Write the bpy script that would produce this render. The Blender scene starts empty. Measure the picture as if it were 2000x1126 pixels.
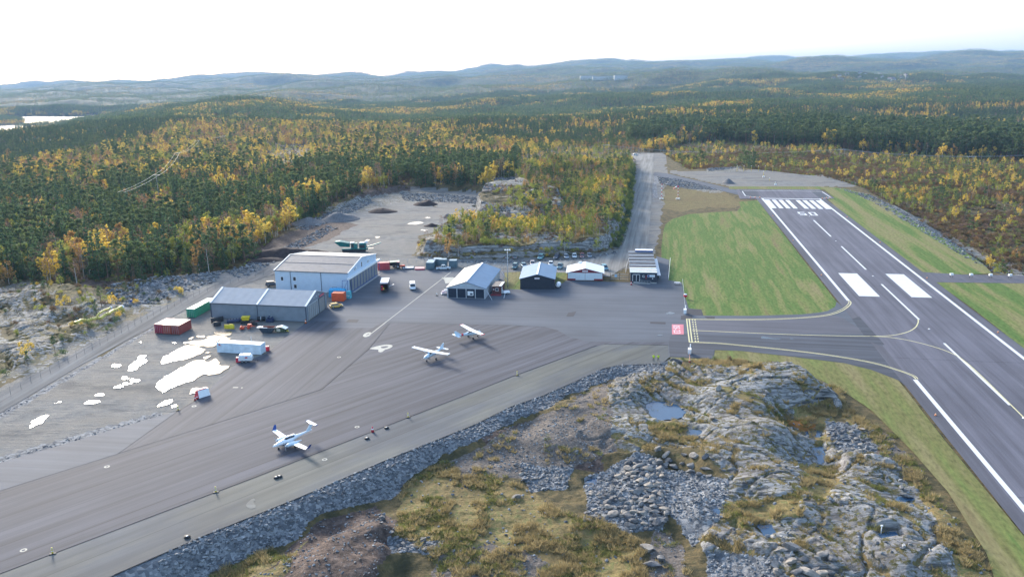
import bpy, bmesh, math, random
import numpy as np
from mathutils import Vector, Matrix
random.seed(7); RNG = np.random.default_rng(7)
sc = bpy.context.scene
C = sc.collection
HAZE_D = 6e-5
# ---------------------------------------------------------------- camera (metres; drone 68.7 m over the apron)
F, PITCH, ROLL, H = 1620.0, 0.25664, -0.010813, 68.71
FW = np.array([0, math.cos(PITCH), -math.sin(PITCH)]); _r0 = np.array([1., 0, 0]); _u0 = np.cross(_r0, FW)
RT = _r0*math.cos(ROLL) + _u0*math.sin(ROLL); UP = np.cross(RT, FW)
cd = bpy.data.cameras.new("camera"); cam = bpy.data.objects.new("camera", cd); C.objects.link(cam)
cd.sensor_width = 36; cd.lens = 36*F/2000; cd.clip_start = 1; cd.clip_end = 60000
cam.matrix_world = Matrix(((RT[0], UP[0], -FW[0], 0), (RT[1], UP[1], -FW[1], 0), (RT[2], UP[2], -FW[2], H), (0, 0, 0, 1)))
sc.camera = cam
# ---------------------------------------------------------------- light
SUN_EL, SUN_AZ = math.radians(19), math.radians(-30)     # azimuth from +Y towards +X
w = bpy.data.worlds.new("World"); sc.world = w; w.use_nodes = True
nt = w.node_tree; bg = nt.nodes["Background"]
sky = nt.nodes.new("ShaderNodeTexSky"); sky.sky_type = 'NISHITA'; sky.sun_disc = False
sky.sun_elevation = SUN_EL; sky.sun_rotation = SUN_AZ; sky.air_density = 1.0; sky.dust_density = 2.2; sky.ozone_density = 1.0
veil = nt.nodes.new("ShaderNodeVectorMath"); veil.operation = 'ADD'; veil.inputs[1].default_value = (.8, 1.3, 2.15)      # thin high cloud over the whole sky
nt.links.new(sky.outputs[0], veil.inputs[0]); nt.links.new(veil.outputs[0], bg.inputs[0]); bg.inputs[1].default_value = 0.13
sl = bpy.data.lights.new("sun", 'SUN'); sl.energy = 3.7; sl.angle = math.radians(13); sl.color = (1, .925, .82)
so = bpy.data.objects.new("sun", sl); C.objects.link(so)
sd = Vector((math.sin(SUN_AZ)*math.cos(SUN_EL), math.cos(SUN_AZ)*math.cos(SUN_EL), math.sin(SUN_EL)))
so.rotation_euler = sd.to_track_quat('Z', 'Y').to_euler(); so.location = (0, 0, 200)
sc.view_settings.view_transform = 'Standard'; sc.view_settings.look = 'None'
sc.view_settings.exposure = 1.0; sc.view_settings.gamma = 1
# ---------------------------------------------------------------- survey: photo measurement -> ground point
def G(x, y, z=0.0):
    d = F*FW + (x-1000)*RT - (y-563)*UP
    t = (z-H)/d[2]
    return Vector((t*d[0], t*d[1], z))
def PX(X, Y, Z):
    dx, dy, dz = X, Y, Z-H
    w_ = dx*FW[0] + dy*FW[1] + dz*FW[2]
    return (1000 + F*(dx*RT[0]+dy*RT[1]+dz*RT[2])/w_, 563 - F*(dx*UP[0]+dy*UP[1]+dz*UP[2])/w_)
def inpoly(px, py, poly):
    px = np.asarray(px, float); py = np.asarray(py, float)
    r = np.zeros(px.shape, bool); n = len(poly)
    for i in range(n):
        x1, y1 = poly[i][:2]; x2, y2 = poly[(i+1) % n][:2]
        if y1 == y2: continue
        c = ((y1 > py) != (y2 > py)) & (px < (x2-x1)*(py-y1)/(y2-y1)+x1)
        r ^= c
    return r
def dpoly(x, y, poly):                                   # distance to a polygon outline
    d = np.full(np.shape(x), 1e9); n = len(poly)
    for i in range(n):
        ax, ay = poly[i][:2]; bx, by = poly[(i+1) % n][:2]
        vx, vy = bx-ax, by-ay; L2 = vx*vx+vy*vy+1e-9
        t = np.clip(((x-ax)*vx+(y-ay)*vy)/L2, 0, 1)
        d = np.minimum(d, np.hypot(x-ax-t*vx, y-ay-t*vy))
    return d
def ss(a, b, x):
    t = np.clip((x-a)/(b-a), 0, 1); return t*t*(3-2*t)
_T = RNG.random((256, 256))
def vn(x, y):
    xi = np.floor(x).astype(int); yi = np.floor(y).astype(int); fx = x-xi; fy = y-yi
    fx = fx*fx*(3-2*fx); fy = fy*fy*(3-2*fy)
    a = _T[xi & 255, yi & 255]; b = _T[(xi+1) & 255, yi & 255]; c = _T[xi & 255, (yi+1) & 255]; d = _T[(xi+1) & 255, (yi+1) & 255]
    return (a*(1-fx)+b*fx)*(1-fy) + (c*(1-fx)+d*fx)*fy
def fbm(x, y, s, o=4, g=.5):
    v = 0; a = 1; t = 0; x = np.asarray(x, float)/s+17.3; y = np.asarray(y, float)/s+5.1
    for i in range(o):
        v = v + a*(vn(x, y)-.5); t += a; a *= g; x = x*2.03+11.7; y = y*2.03+3.9
    return 2*v/t
# ---------------------------------------------------------------- materials
MT = {}
def mat(name, col, rough=.7, metal=0., vary=.12, scale=1.5, bump=0., spec=.4, col2=None, translucent=0., stretch=None):
    if name in MT: return MT[name]
    m = bpy.data.materials.new(name); m.use_nodes = True; t = m.node_tree; N = t.nodes; Lk = t.links
    p = N["Principled BSDF"]; p.inputs["Roughness"].default_value = rough; p.inputs["Metallic"].default_value = metal
    p.inputs["Specular IOR Level"].default_value = spec
    tc = N.new("ShaderNodeTexCoord"); no = N.new("ShaderNodeTexNoise"); no.inputs["Scale"].default_value = scale; no.inputs["Detail"].default_value = 6
    src = tc.outputs["Object"]
    if stretch:
        mp = N.new("ShaderNodeMapping"); mp.inputs["Scale"].default_value = stretch; Lk.new(src, mp.inputs[0]); src = mp.outputs[0]
    Lk.new(src, no.inputs["Vector"])
    mx = N.new("ShaderNodeMix"); mx.data_type = 'RGBA'
    c = np.array(col); c2 = np.array(col2) if col2 else c*(1-vary); c1 = c if col2 else c*(1+vary)
    mx.inputs[6].default_value = (*np.clip(c1, 0, 1), 1); mx.inputs[7].default_value = (*c2, 1)
    rp = N.new("ShaderNodeMapRange"); rp.inputs[1].default_value = .35; rp.inputs[2].default_value = .65
    Lk.new(no.outputs[0], rp.inputs[0]); Lk.new(rp.outputs[0], mx.inputs[0]); Lk.new(mx.outputs[2], p.inputs["Base Color"])
    if bump:
        b = N.new("ShaderNodeBump"); b.inputs["Strength"].default_value = bump; b.inputs["Distance"].default_value = .1
        Lk.new(no.outputs[0], b.inputs["Height"]); Lk.new(b.outputs[0], p.inputs["Normal"])
    if translucent:
        tr = N.new("ShaderNodeBsdfTranslucent"); ms = N.new("ShaderNodeMixShader"); ms.inputs[0].default_value = translucent
        Lk.new(mx.outputs[2], tr.inputs[0]); Lk.new(p.outputs[0], ms.inputs[1]); Lk.new(tr.outputs[0], ms.inputs[2])
        Lk.new(ms.outputs[0], N["Material Output"].inputs[0])
    MT[name] = m; return m
def ribbed(name, col, rough=.5, metal=0., period=.3, axis=0, depth=.35, vary=.08):
    if name in MT: return MT[name]
    m = mat(name, col, rough, metal, vary, .6); t = m.node_tree; N = t.nodes; Lk = t.links; p = N["Principled BSDF"]
    tc = N.new("ShaderNodeTexCoord"); wv = N.new("ShaderNodeTexWave"); wv.bands_direction = 'XYZ'[axis]
    wv.inputs["Scale"].default_value = 1/period/ (20/math.pi/2)*1.0; wv.wave_profile = 'SIN'
    Lk.new(tc.outputs["Object"], wv.inputs["Vector"])
    b = N.new("ShaderNodeBump"); b.inputs["Strength"].default_value = depth; b.inputs["Distance"].default_value = .08
    Lk.new(wv.outputs[1], b.inputs["Height"]); Lk.new(b.outputs[0], p.inputs["Normal"]); return m
# ---------------------------------------------------------------- mesh builder
class MB:
    def __init__(s): s.v = []; s.f = []; s.m = []; s.s = []; s.T = None
    def add(s, vs, fs, mi=0, sm=False):
        o = len(s.v)
        for p in vs:
            p = Vector(p)
            if s.T is not None: p = s.T @ p
            s.v.append(tuple(p))
        for f in fs: s.f.append([i+o for i in f]); s.m.append(mi); s.s.append(sm)
        return s
    def box(s, a, b, mi=0, rz=0, top=None):
        x0, y0, z0 = a; x1, y1, z1 = b; cx, cy = (x0+x1)/2, (y0+y1)/2
        tp = top or (1, 1)
        P = [(x0, y0, z0), (x1, y0, z0), (x1, y1, z0), (x0, y1, z0)] + [(cx+(x-cx)*tp[0], cy+(y-cy)*tp[1], z1) for x, y in ((x0, y0), (x1, y0), (x1, y1), (x0, y1))]
        if rz:
            c, q = math.cos(rz), math.sin(rz); P = [(cx+(x-cx)*c-(y-cy)*q, cy+(x-cx)*q+(y-cy)*c, z) for x, y, z in P]
        return s.add(P, [(3, 2, 1, 0), (4, 5, 6, 7), (0, 1, 5, 4), (1, 2, 6, 5), (2, 3, 7, 6), (3, 0, 4, 7)], mi)
    def tube(s, a, b, r0, r1=None, n=8, mi=0, cap=True):
        a = Vector(a); b = Vector(b); r1 = r0 if r1 is None else r1; d = (b-a).normalized()
        u = d.cross(Vector((0, 0, 1)));  u = Vector((1, 0, 0)) if u.length < 1e-3 else u.normalized(); v = d.cross(u)
        P = []
        for p, r in ((a, r0), (b, r1)):
            for i in range(n): t = 2*math.pi*i/n; P.append(p + u*(r*math.cos(t)) + v*(r*math.sin(t)))
        fs = [(i, (i+1) % n, n+(i+1) % n, n+i) for i in range(n)]
        if cap: fs += [tuple(range(n-1, -1, -1)), tuple(range(n, 2*n))]
        return s.add(P, fs, mi, True)
    def loft(s, rings, mi=0, cap=True, sm=True):            # rings: lists of points, same length
        n = len(rings[0]); P = [p for r in rings for p in r]; fs = []
        for k in range(len(rings)-1):
            for i in range(n): fs.append((k*n+i, k*n+(i+1) % n, (k+1)*n+(i+1) % n, (k+1)*n+i))
        if cap: fs += [tuple(range(n-1, -1, -1)), tuple(range((len(rings)-1)*n, len(rings)*n))]
        return s.add(P, fs, mi, sm)
    def poly(s, pts, z0, z1, mi=0):                          # vertical prism over 2-D outline
        n = len(pts)
        a = sum(pts[i][0]*pts[(i+1) % n][1]-pts[(i+1) % n][0]*pts[i][1] for i in range(n))
        if a < 0: pts = pts[::-1]
        P = [(x, y, z0) for x, y in pts] + [(x, y, z1) for x, y in pts]
        return s.add(P, [tuple(range(n-1, -1, -1)), tuple(range(n, 2*n))] + [(i, (i+1) % n, n+(i+1) % n, n+i) for i in range(n)], mi)
    def build(s, name, mats, parent=None, kind=None):
        me = bpy.data.meshes.new(name); me.from_pydata(s.v, [], s.f); 
        if not isinstance(mats, (list, tuple)): mats = [mats]
        for m in mats: me.materials.append(m)
        me.polygons.foreach_set('material_index', s.m); me.polygons.foreach_set('use_smooth', s.s); me.update()
        o = bpy.data.objects.new(name, me); C.objects.link(o)
        if parent is not None: o.parent = parent
        if kind: o["kind"] = kind
        return o
def tag(o, label, cat, group=None, kind=None):
    o["label"] = label; o["category"] = cat
    if group: o["group"] = group
    if kind: o["kind"] = kind
    return o
def thing(name, label, cat, loc, rz=0, group=None):
    o = bpy.data.objects.new(name, None); C.objects.link(o); o.location = loc; o.rotation_euler = (0, 0, rz)
    o.empty_display_size = .3
    return tag(o, label, cat, group)
def kids(o): return [c for c in KID.get(o.name, [])]
KID = {}
def dup(root, loc, rz=0, label=None, group=None, scale=None, mats=None):
    def cp(o, par):
        c = o.copy(); C.objects.link(c)
        if par is not None: c.parent = par
        for ch in o.children: cp(ch, c)
        return c
    r = cp(root, None); r.location = loc; r.rotation_euler = (0, 0, rz)
    if scale: r.scale = (scale,)*3 if not isinstance(scale, tuple) else scale
    if label: r["label"] = label
    if group: r["group"] = group
    return r
def grid_mesh(name, V, quads, m, attr=None, smooth=True):
    me = bpy.data.meshes.new(name); nv = len(V); nf = len(quads)
    me.vertices.add(nv); me.vertices.foreach_set('co', np.asarray(V, np.float32).ravel())
    me.loops.add(nf*4); me.loops.foreach_set('vertex_index', np.asarray(quads, np.int32).ravel())
    me.polygons.add(nf); me.polygons.foreach_set('loop_start', np.arange(0, nf*4, 4, dtype=np.int32))
    me.polygons.foreach_set('use_smooth', np.full(nf, smooth)); me.update(calc_edges=True); me.validate()
    if attr is not None:
        for nm, a in attr.items():
            at = me.attributes.new(nm, 'FLOAT_COLOR', 'POINT'); at.data.foreach_set('color', np.asarray(a, np.float32).ravel())
    me.materials.append(m); o = bpy.data.objects.new(name, me); C.objects.link(o); o["kind"] = "structure"; return o
# ================================================================ TERRAIN
ZC = [-300, 0, 250, 500, 750, 1000, 1250, 1500, 1750, 2000, 2300]
ZD = [100, 300, 450, 600, 800, 1050, 1400, 1900, 2500, 3300, 4500, 6500, 9000, 13000]
ZT = np.array([
 [-2, -2, -6, -12, -16, -20, -19, -60, -85, -80, -72, -72, -72, -95],
 [-2, -2, -6, -12, -16, -20, -19, -60, -85, -74, -72, -72, -72, -95],
 [-1, -1, -4, -8, -13, -16, -17, -29, -50, -62, -65, -58, -42, -52],
 [0, 0, -2, -6, -14, -22, -20, -14, -26, -38, -40, -25, 10, 0],
 [1, 1, 3, 1, -8, -16, -22, -28, -37, -35, -20, -15, -3, -28],
 [2, 2, 4, 0, -9, -14, -17, -20, -18, -18, -4, 18, 62, 85],
 [0, 0, 1, -1, -8, -13, -15, -18, -15, -6, 10, 28, 95, 145],
 [-3, -3, -3, -1, -3, -6, -9, -9, -4, 4, 12, 45, 125, 185],
 [-4, -4, -4, -1, -4, -6, -10, -5, 3, 14, 25, 60, 138, 200],
 [-5, -5, -4, -2, -5, -10, -13, -7, 3, 12, 23, 70, 168, 210],
 [-5, -5, -4, -2, -5, -10, -13, -7, 3, 12, 23, 70, 168, 210]], float)
_cu = np.array([(c-1000)/F for c in ZC]); _ld = np.log(ZD)
def natural(x, y):
    D = np.maximum(np.hypot(x, y), 90); u = np.clip(x/np.maximum(y, 60), _cu[0], _cu[-1]-1e-6); l = np.clip(np.log(D), _ld[0], _ld[-1]-1e-6)
    i = np.clip(np.searchsorted(_cu, u, side='right')-1, 0, len(_cu)-2); j = np.clip(np.searchsorted(_ld, l, side='right')-1, 0, len(_ld)-2)
    a = (u-_cu[i])/(_cu[i+1]-_cu[i]); b = (l-_ld[j])/(_ld[j+1]-_ld[j]); a = a*a*(3-2*a); b = b*b*(3-2*b)
    z = (ZT[i, j]*(1-a)+ZT[i+1, j]*a)*(1-b) + (ZT[i, j+1]*(1-a)+ZT[i+1, j+1]*a)*b
    z = z + fbm(x, y, 45, 4)*np.clip(D/350, .8, 4) + fbm(x+900, y, 330, 4)*np.clip((D-500)/60, 0, 30) + fbm(x, y-500, 1500, 4)*np.clip((D-2200)/60, 0, 80) + fbm(x-700, y+300, 620, 3)*np.clip((D-1700)/50, 0, 70)
    return z
PLAT = [(-260, 930), (0, 738), (150, 660), (300, 588), (400, 540), (500, 512), (520, 480), (575, 445), (650, 415), (720, 388), (800, 368), (900, 372), (960, 385), (960, 408), (925, 425), (930, 447), (840, 460), (812, 480), (816, 503),
        (880, 509), (1000, 507), (1100, 501), (1180, 497), (1208, 487), (1228, 440), (1238, 360), (1243, 300), (1292, 298), (1340, 331), (1440, 326), (1600, 345), (1680, 365), (1760, 410), (1860, 480), (1930, 530), (2100, 545), (2500, 800), (2500, 1500),
        (2100, 1400), (1960, 1190), (1925, 1080), (1850, 960), (1780, 880), (1700, 800), (1640, 760), (1560, 722), (1450, 700), (1310, 700), (1190, 714), (1119, 744), (1000, 790), (750, 897), (575, 972), (400, 1042), (223, 1118), (-100, 1250), (-500, 1400), (-700, 1200)]
PLATW = [G(*p).xy for p in PLAT]
KNOLL = [(818, 498), (880, 506), (1000, 504), (1100, 498), (1176, 493), (1200, 484), (1222, 440), (1234, 360), (1238, 325), (1060, 330), (1000, 355), (1035, 400), (1000, 428), (940, 440), (850, 462)]
KNOLLW = [G(*p).xy for p in KNOLL]
FORE = [(1310, 703), (1293, 709), (1206, 713), (1178, 719), (1119, 746), (1059, 772), (1000, 791.5), (925, 828.5), (750, 898.5), (575, 973.5), (400, 1043.5), (223, 1120), (30, 1200), (400, 1500), (2100, 1500), (1962, 1190), (1927, 1080), (1852, 960), (1782, 880), (1702, 800), (1642, 760), (1562, 724), (1450, 703)]
FOREW = [G(*p).xy for p in FORE]
QFACE = [(925, 412), (935, 436), (975, 441), (1010, 453), (1060, 442), (1110, 425), (1090, 385), (1010, 368), (945, 386)]
QFACEW = [G(*p).xy for p in QFACE]; QR = (-100, 108, 292, 455)
_d = G(1650, 1000)-G(1500, 930); FOL = math.atan2(_d.y, _d.x)
def rock_relief(x, y):
    ca, sa = math.cos(FOL), math.sin(FOL); wob = fbm(x, y, 22, 2)*7; u = x*ca+y*sa; v = -x*sa+y*ca+wob
    whale = fbm(u*.5, v, 11, 2)*1.5+fbm(x+90, y, 18, 2)*.8                       # smooth whalebacks
    lay = fbm(u*.13, v, 3.2, 3, .5)
    tt = v*.33+lay*1.6; q = tt-np.floor(tt); terr = np.where(q < .86, q/.86, (1-q)/.14)   # bedding steps, steep on one side
    patch = ss(-.35, .35, fbm(x-40, y, 15, 2))
    fine = fbm(u*.10, v, .75, 3, .6)*.20
    cr = np.abs(fbm(u*.9+300, v*.35, 7, 2)); crack = ss(.035, 0, cr)*.45+ss(.03, 0, np.abs(fbm(u*.3, v+70, 6, 2)))*.4
    brk = (1-np.abs(fbm(x+13, y-9, 1.9, 3, .6))*2.2)*.34*ss(.0, .3, fbm(x-200, y+50, 10, 3))       # fractured ground between the slabs
    return whale+terr*.6*patch+lay*.5+fine-crack*1.25+brk
LOUT = [(-220, 560), (0, 548), (60, 543), (180, 555), (250, 548), (330, 536), (440, 527), (400, 556), (345, 586), (300, 606), (200, 650), (100, 697), (0, 742), (-120, 800), (-260, 860)]
LOUTW = [G(*p).xy for p in LOUT]
def ground(x, y, with_left=True, sink=False):
    x = np.asarray(x, float); y = np.asarray(y, float)
    ins = inpoly(x, y, PLATW); d = dpoly(x, y, PLATW); d = np.where(ins, 0, d)
    wd = np.where((y > 300) & (x < 60), 3.6, 9)+4*fbm(x, y, 30, 2)
    k = ss(0, 1, d/np.maximum(wd, 1.6))
    z = -0.12*(1-k) + natural(x, y)*k
    ki = inpoly(x, y, KNOLLW); kd = dpoly(x, y, KNOLLW)+1.2*fbm(x, y, 6, 3)
    kh = (5.6+4.2*fbm(x, y, 24, 4)-1.5*ss(25, 110, kd)) * ss(0.2, 3.2, kd) - 4*ss(330, 420, y)*ss(8, 30, kd)
    z = np.where(ki, np.maximum(z, kh), z)
    qi = inpoly(x, y, QFACEW); qd = dpoly(x, y, QFACEW)+1.6*fbm(x+5, y, 5, 3)
    z = np.where(qi, np.maximum(z, (7.5+2.2*fbm(x, y, 12, 3))*ss(0, 2.6, qd)), z)
    if sink: pr = (x > QR[0]+10) & (x < QR[1]-10) & (y > QR[2]+10) & (y < QR[3]-12); z = np.where(pr, z-2.5, z)
    fi = inpoly(x, y, FOREW); z = np.where(fi, -7.0, z)
    li = (x < -60) & (y < 330)
    if li.any() and with_left:
        idx = np.where(li)[0] if x.ndim else None
        if idx is not None:
            xl, yl = x[idx], y[idx]; a = inpoly(xl, yl, LOUTW); dl = dpoly(xl, yl, LOUTW); rl = np.where(a, left_relief(xl, yl)*ss(0, 6, dl), 0)
            z = z.copy(); z[idx] = np.where(a, z[idx]*(1-ss(0, 6, dl))+rl, z[idx])
            if sink: z[idx] = np.where(a & (dl > 6), z[idx]-2.5, z[idx])
    return z
def left_relief(x, y): return rock_relief(x+31, y-77)*1.25+.3-1.2*ss(0, 40, -x-140)
# zone polygons traced from the photo (rock, grass, gravel, bare soil); they classify world points through their survey position
ZR = [[(0, 560), (60, 545), (180, 575), (260, 560), (330, 540), (420, 532), (390, 560), (300, 585), (240, 600), (260, 625), (200, 660), (100, 710), (0, 745), (-60, 700), (-60, 560)],
      [(1130, 455), (1190, 456), (1200, 472), (1150, 474)], [(825, 462), (900, 450), (930, 448), (930, 458), (840, 474)],
      [(920, 395), (960, 378), (1040, 395), (1045, 415), (1010, 440), (925, 440)], [(630, 410), (700, 385), (800, 372), (900, 380), (900, 392), (780, 395), (660, 425)], [(1620, 365), (1760, 405), (1930, 500), (2010, 520), (2010, 545), (1900, 520), (1760, 430), (1640, 372)],
      [(1270, 340), (1310, 345), (1420, 372), (1400, 378), (1330, 366), (1280, 355)], [(960, 350), (1030, 345), (1020, 362), (960, 362)], [(1380, 322), (1440, 318), (1450, 335), (1380, 337)]]
ZG = [[(-150, 880), (0, 808), (300, 638), (360, 605), (420, 590), (560, 562), (740, 515), (1000, 520), (985, 560), (600, 645), (350, 812), (0, 912), (-150, 960)], [(480, 520), (640, 430), (720, 380), (800, 366), (960, 380), (930, 430), (820, 460), (812, 500), (900, 508), (1100, 500), (1205, 488), (1230, 420), (1245, 298), (1300, 298), (1300, 350), (1290, 460), (1270, 520), (600, 560), (300, 620), (0, 830), (-50, 780), (400, 540)],
      [(1230, 300), (1250, 298), (1252, 318), (1235, 320)], [(1295, 335), (1560, 330), (1690, 362), (1600, 366), (1430, 366)]]
ZS = [[(480, 500), (560, 455), (640, 430), (700, 440), (640, 470), (560, 500)], [(560, 440), (640, 415), (720, 370), (790, 360), (800, 372), (700, 400), (640, 425)], [(940, 362), (1010, 360), (1010, 370), (940, 374)], [(150, 540), (230, 555), (210, 585), (160, 575)]]
ZY = [[(1288, 372), (1330, 368), (1420, 374), (1452, 392), (1440, 408), (1380, 403), (1340, 412), (1296, 408)]]
BSTONE = [[(-150, 950), (0, 891), (150, 848), (310, 803), (325, 812), (151, 864), (0, 908), (-150, 965)], [(-100, 860), (0, 806), (300, 638), (300, 643), (0, 818), (-100, 872)], [(1276, 340), (1285, 345), (1284, 420), (1275, 500), (1268, 500), (1272, 420)]]
def zone_attr(x, y, z, w=5.0):
    px, py = PX(x, y, z)
    D = np.hypot(x, y); k = F/np.maximum(D, 50)
    px = px + fbm(x, y, 9, 4)*w*k*.5; py = py + fbm(x+300, y, 9, 4)*w*k*.16
    out = np.zeros((len(x), 4)); 
    for q, Z in enumerate((ZR, ZY, ZG, ZS)):
        for P_ in Z: out[:, q] = np.maximum(out[:, q], inpoly(px, py, P_)*(.5 if q == 1 else 1))
    ki = inpoly(x, y, KNOLLW); kd = dpoly(x, y, KNOLLW)
    out[:, 0] = np.where(ki & (kd < 5+3*fbm(x, y, 8, 2)) & (y < 345), 1, out[:, 0]); 
    return out
def ground_material():
    m = bpy.data.materials.new("ground"); m.use_nodes = True; t = m.node_tree; N = t.nodes; L = t.links; p = N["Principled BSDF"]
    p.inputs["Roughness"].default_value = .9; p.inputs["Specular IOR Level"].default_value = .2
    geo = N.new("ShaderNodeNewGeometry"); at = N.new("ShaderNodeAttribute"); at.attribute_name = 'zone'
    sep = N.new("ShaderNodeSeparateColor"); L.new(at.outputs["Color"], sep.inputs[0])
    def noise(scale, det=6, rough=.55, vec=None, stretch=None, rot=0):
        n = N.new("ShaderNodeTexNoise"); n.inputs["Scale"].default_value = scale; n.inputs["Detail"].default_value = det; n.inputs["Roughness"].default_value = rough
        src = vec or geo.outputs["Position"]
        if stretch:
            mp = N.new("ShaderNodeMapping"); mp.inputs["Rotation"].default_value = (0, 0, rot); mp.inputs["Scale"].default_value = stretch; L.new(src, mp.inputs[0]); src = mp.outputs[0]
        L.new(src, n.inputs["Vector"]); return n.outputs[0]
    def mr(s, a, b, c=0, d=1):
        r = N.new("ShaderNodeMapRange"); L.new(s, r.inputs[0])
        for i, v in enumerate((a, b, c, d)): r.inputs[i+1].default_value = v
        return r.outputs[0]
    def ramp(s, cols):
        r = N.new("ShaderNodeValToRGB"); e = r.color_ramp.elements
        while len(e) < len(cols): e.new(.5)
        for k, (q, c) in enumerate(cols): e[k].position = q; e[k].color = (*c, 1)
        L.new(s, r.inputs[0]); return r.outputs[0]
    def mix(f, a, b):
        x = N.new("ShaderNodeMix"); x.data_type = 'RGBA'
        if isinstance(f, float): x.inputs[0].default_value = f
        else: L.new(f, x.inputs[0])
        for i, v in ((6, a), (7, b)):
            if isinstance(v, tuple): x.inputs[i].default_value = (*v, 1)
            else: L.new(v, x.inputs[i])
        return x.outputs[2]
    def math_(op, a, b):
        x = N.new("ShaderNodeMath"); x.operation = op
        for i, v in enumerate((a, b)):
            if isinstance(v, (int, float)): x.inputs[i].default_value = v
            else: L.new(v, x.inputs[i])
        return x.outputs[0]
    nf = noise(2.2, 8, .7); nm = noise(.35, 6, .6); nb = noise(.07, 4)
    # heath / forest floor
    heath = ramp(nm, [(.3, (.035, .035, .018)), (.45, (.085, .07, .03)), (.55, (.16, .115, .05)), (.7, (.10, .095, .035))])
    heath = mix(mr(nf, .35, .65, 0, .5), heath, (.05, .045, .025))
    # glaciated gneiss with foliation streaks and lichen
    st = noise(1.05, 9, .72, stretch=(.12, 1.0, 1.3), rot=-FOL)
    rock = ramp(st, [(.36, (.03, .03, .028)), (.43, (.098, .10, .10)), (.48, (.20, .20, .197)), (.56, (.33, .327, .318)), (.67, (.44, .43, .415)), (.8, (.235, .21, .185))])
    rock = mix(mr(nf, .5, .75, 0, .35), rock, (.10, .10, .095))
    rock = mix(mr(nb, .45, .6, 0, .4), rock, (.20, .165, .14))
    nrm = N.new("ShaderNodeSeparateXYZ"); L.new(geo.outputs["Normal"], nrm.inputs[0])
    moss = math_('MULTIPLY', mr(noise(.9, 7, .7), .50, .57), mr(nrm.outputs[2], .7, .92))
    rock = mix(moss, rock, ramp(nf, [(.35, (.04, .05, .018)), (.55, (.12, .10, .035)), (.7, (.17, .13, .05))]))
    # autumn grass
    grass = ramp(noise(.8, 8, .7), [(.3, (.06, .062, .022)), (.42, (.16, .13, .045)), (.5, (.27, .20, .085)), (.58, (.14, .15, .045)), (.72, (.33, .265, .135))])
    grass = mix(mr(nb, .4, .62, 0, .6), grass, (.17, .115, .05))
    # crushed grey stone
    vo = N.new("ShaderNodeTexVoronoi"); vo.inputs["Scale"].default_value = 1.5; L.new(geo.outputs["Position"], vo.inputs["Vector"])
    sp = N.new("ShaderNodeSeparateColor"); L.new(vo.outputs["Color"], sp.inputs[0])
    grav = ramp(sp.outputs[0], [(.0, (.09, .098, .11)), (.5, (.17, .178, .19)), (1, (.30, .305, .31))])
    gfine = ramp(noise(.25, 8, .7), [(.3, (.095, .10, .105)), (.45, (.16, .163, .163)), (.55, (.19, .187, .178)), (.7, (.25, .238, .215))])
    yard = mix(mr(noise(.05, 6, .65, stretch=(.5, 1, 1)), .42, .56, .0, .75), gfine, (.195, .18, .158)); yard = mix(mr(noise(.13, 7, .7, stretch=(.35, 1, 1), rot=.4), .53, .62, 0, .7), yard, (.085, .088, .09))
    soil = ramp(noise(.9, 8, .7), [(.3, (.035, .025, .021)), (.48, (.085, .06, .05)), (.58, (.14, .10, .082)), (.72, (.20, .165, .14))])
    def edge(ch):
        a = math_('ADD', ch, math_('MULTIPLY', math_('SUBTRACT', nf, .5), .9)); return mr(a, .42, .58)
    c = mix(edge(sep.outputs[2]), heath, yard)
    c = mix(edge(sep.outputs[1]), c, grass)
    c = mix(edge(at.outputs["Alpha"]), c, soil)
    c = mix(edge(sep.outputs[0]), c, rock)
    at2 = N.new("ShaderNodeAttribute"); at2.attribute_name = 'zone2'; s2 = N.new("ShaderNodeSeparateColor"); L.new(at2.outputs["Color"], s2.inputs[0])
    c = mix(edge(s2.outputs[0]), c, grav)                                                # loose blast stone
    c = mix(edge(s2.outputs[1]), c, ramp(nf, [(.3, (.06, .05, .044)), (.5, (.135, .115, .10)), (.7, (.24, .21, .185))]))   # stony soil
    c = mix(edge(s2.outputs[2]), c, (.30, .13, .035))                                     # iron-stained mud
    fc = ramp(noise(.02, 8, .75), [(.40, (.022, .034, .020)), (.50, (.035, .048, .024)), (.58, (.075, .065, .025)), (.66, (.20, .13, .035))])
    c = mix(at2.outputs["Alpha"], c, fc)                                                  # closed forest seen from afar
    L.new(c, p.inputs["Base Color"])
    b = N.new("ShaderNodeBump"); b.inputs["Strength"].default_value = .9; b.inputs["Distance"].default_value = .5
    hh = math_('ADD', math_('MULTIPLY', st, .8), math_('MULTIPLY', nf, .5)); L.new(hh, b.inputs["Height"]); L.new(b.outputs[0], p.inputs["Normal"])
    return m
GM = ground_material()
def quads(nr, nc):
    i = np.arange(nr-1)[:, None]*nc + np.arange(nc-1)[None, :]
    return np.stack([i, i+1, i+nc+1, i+nc], -1).reshape(-1, 4)
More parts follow.
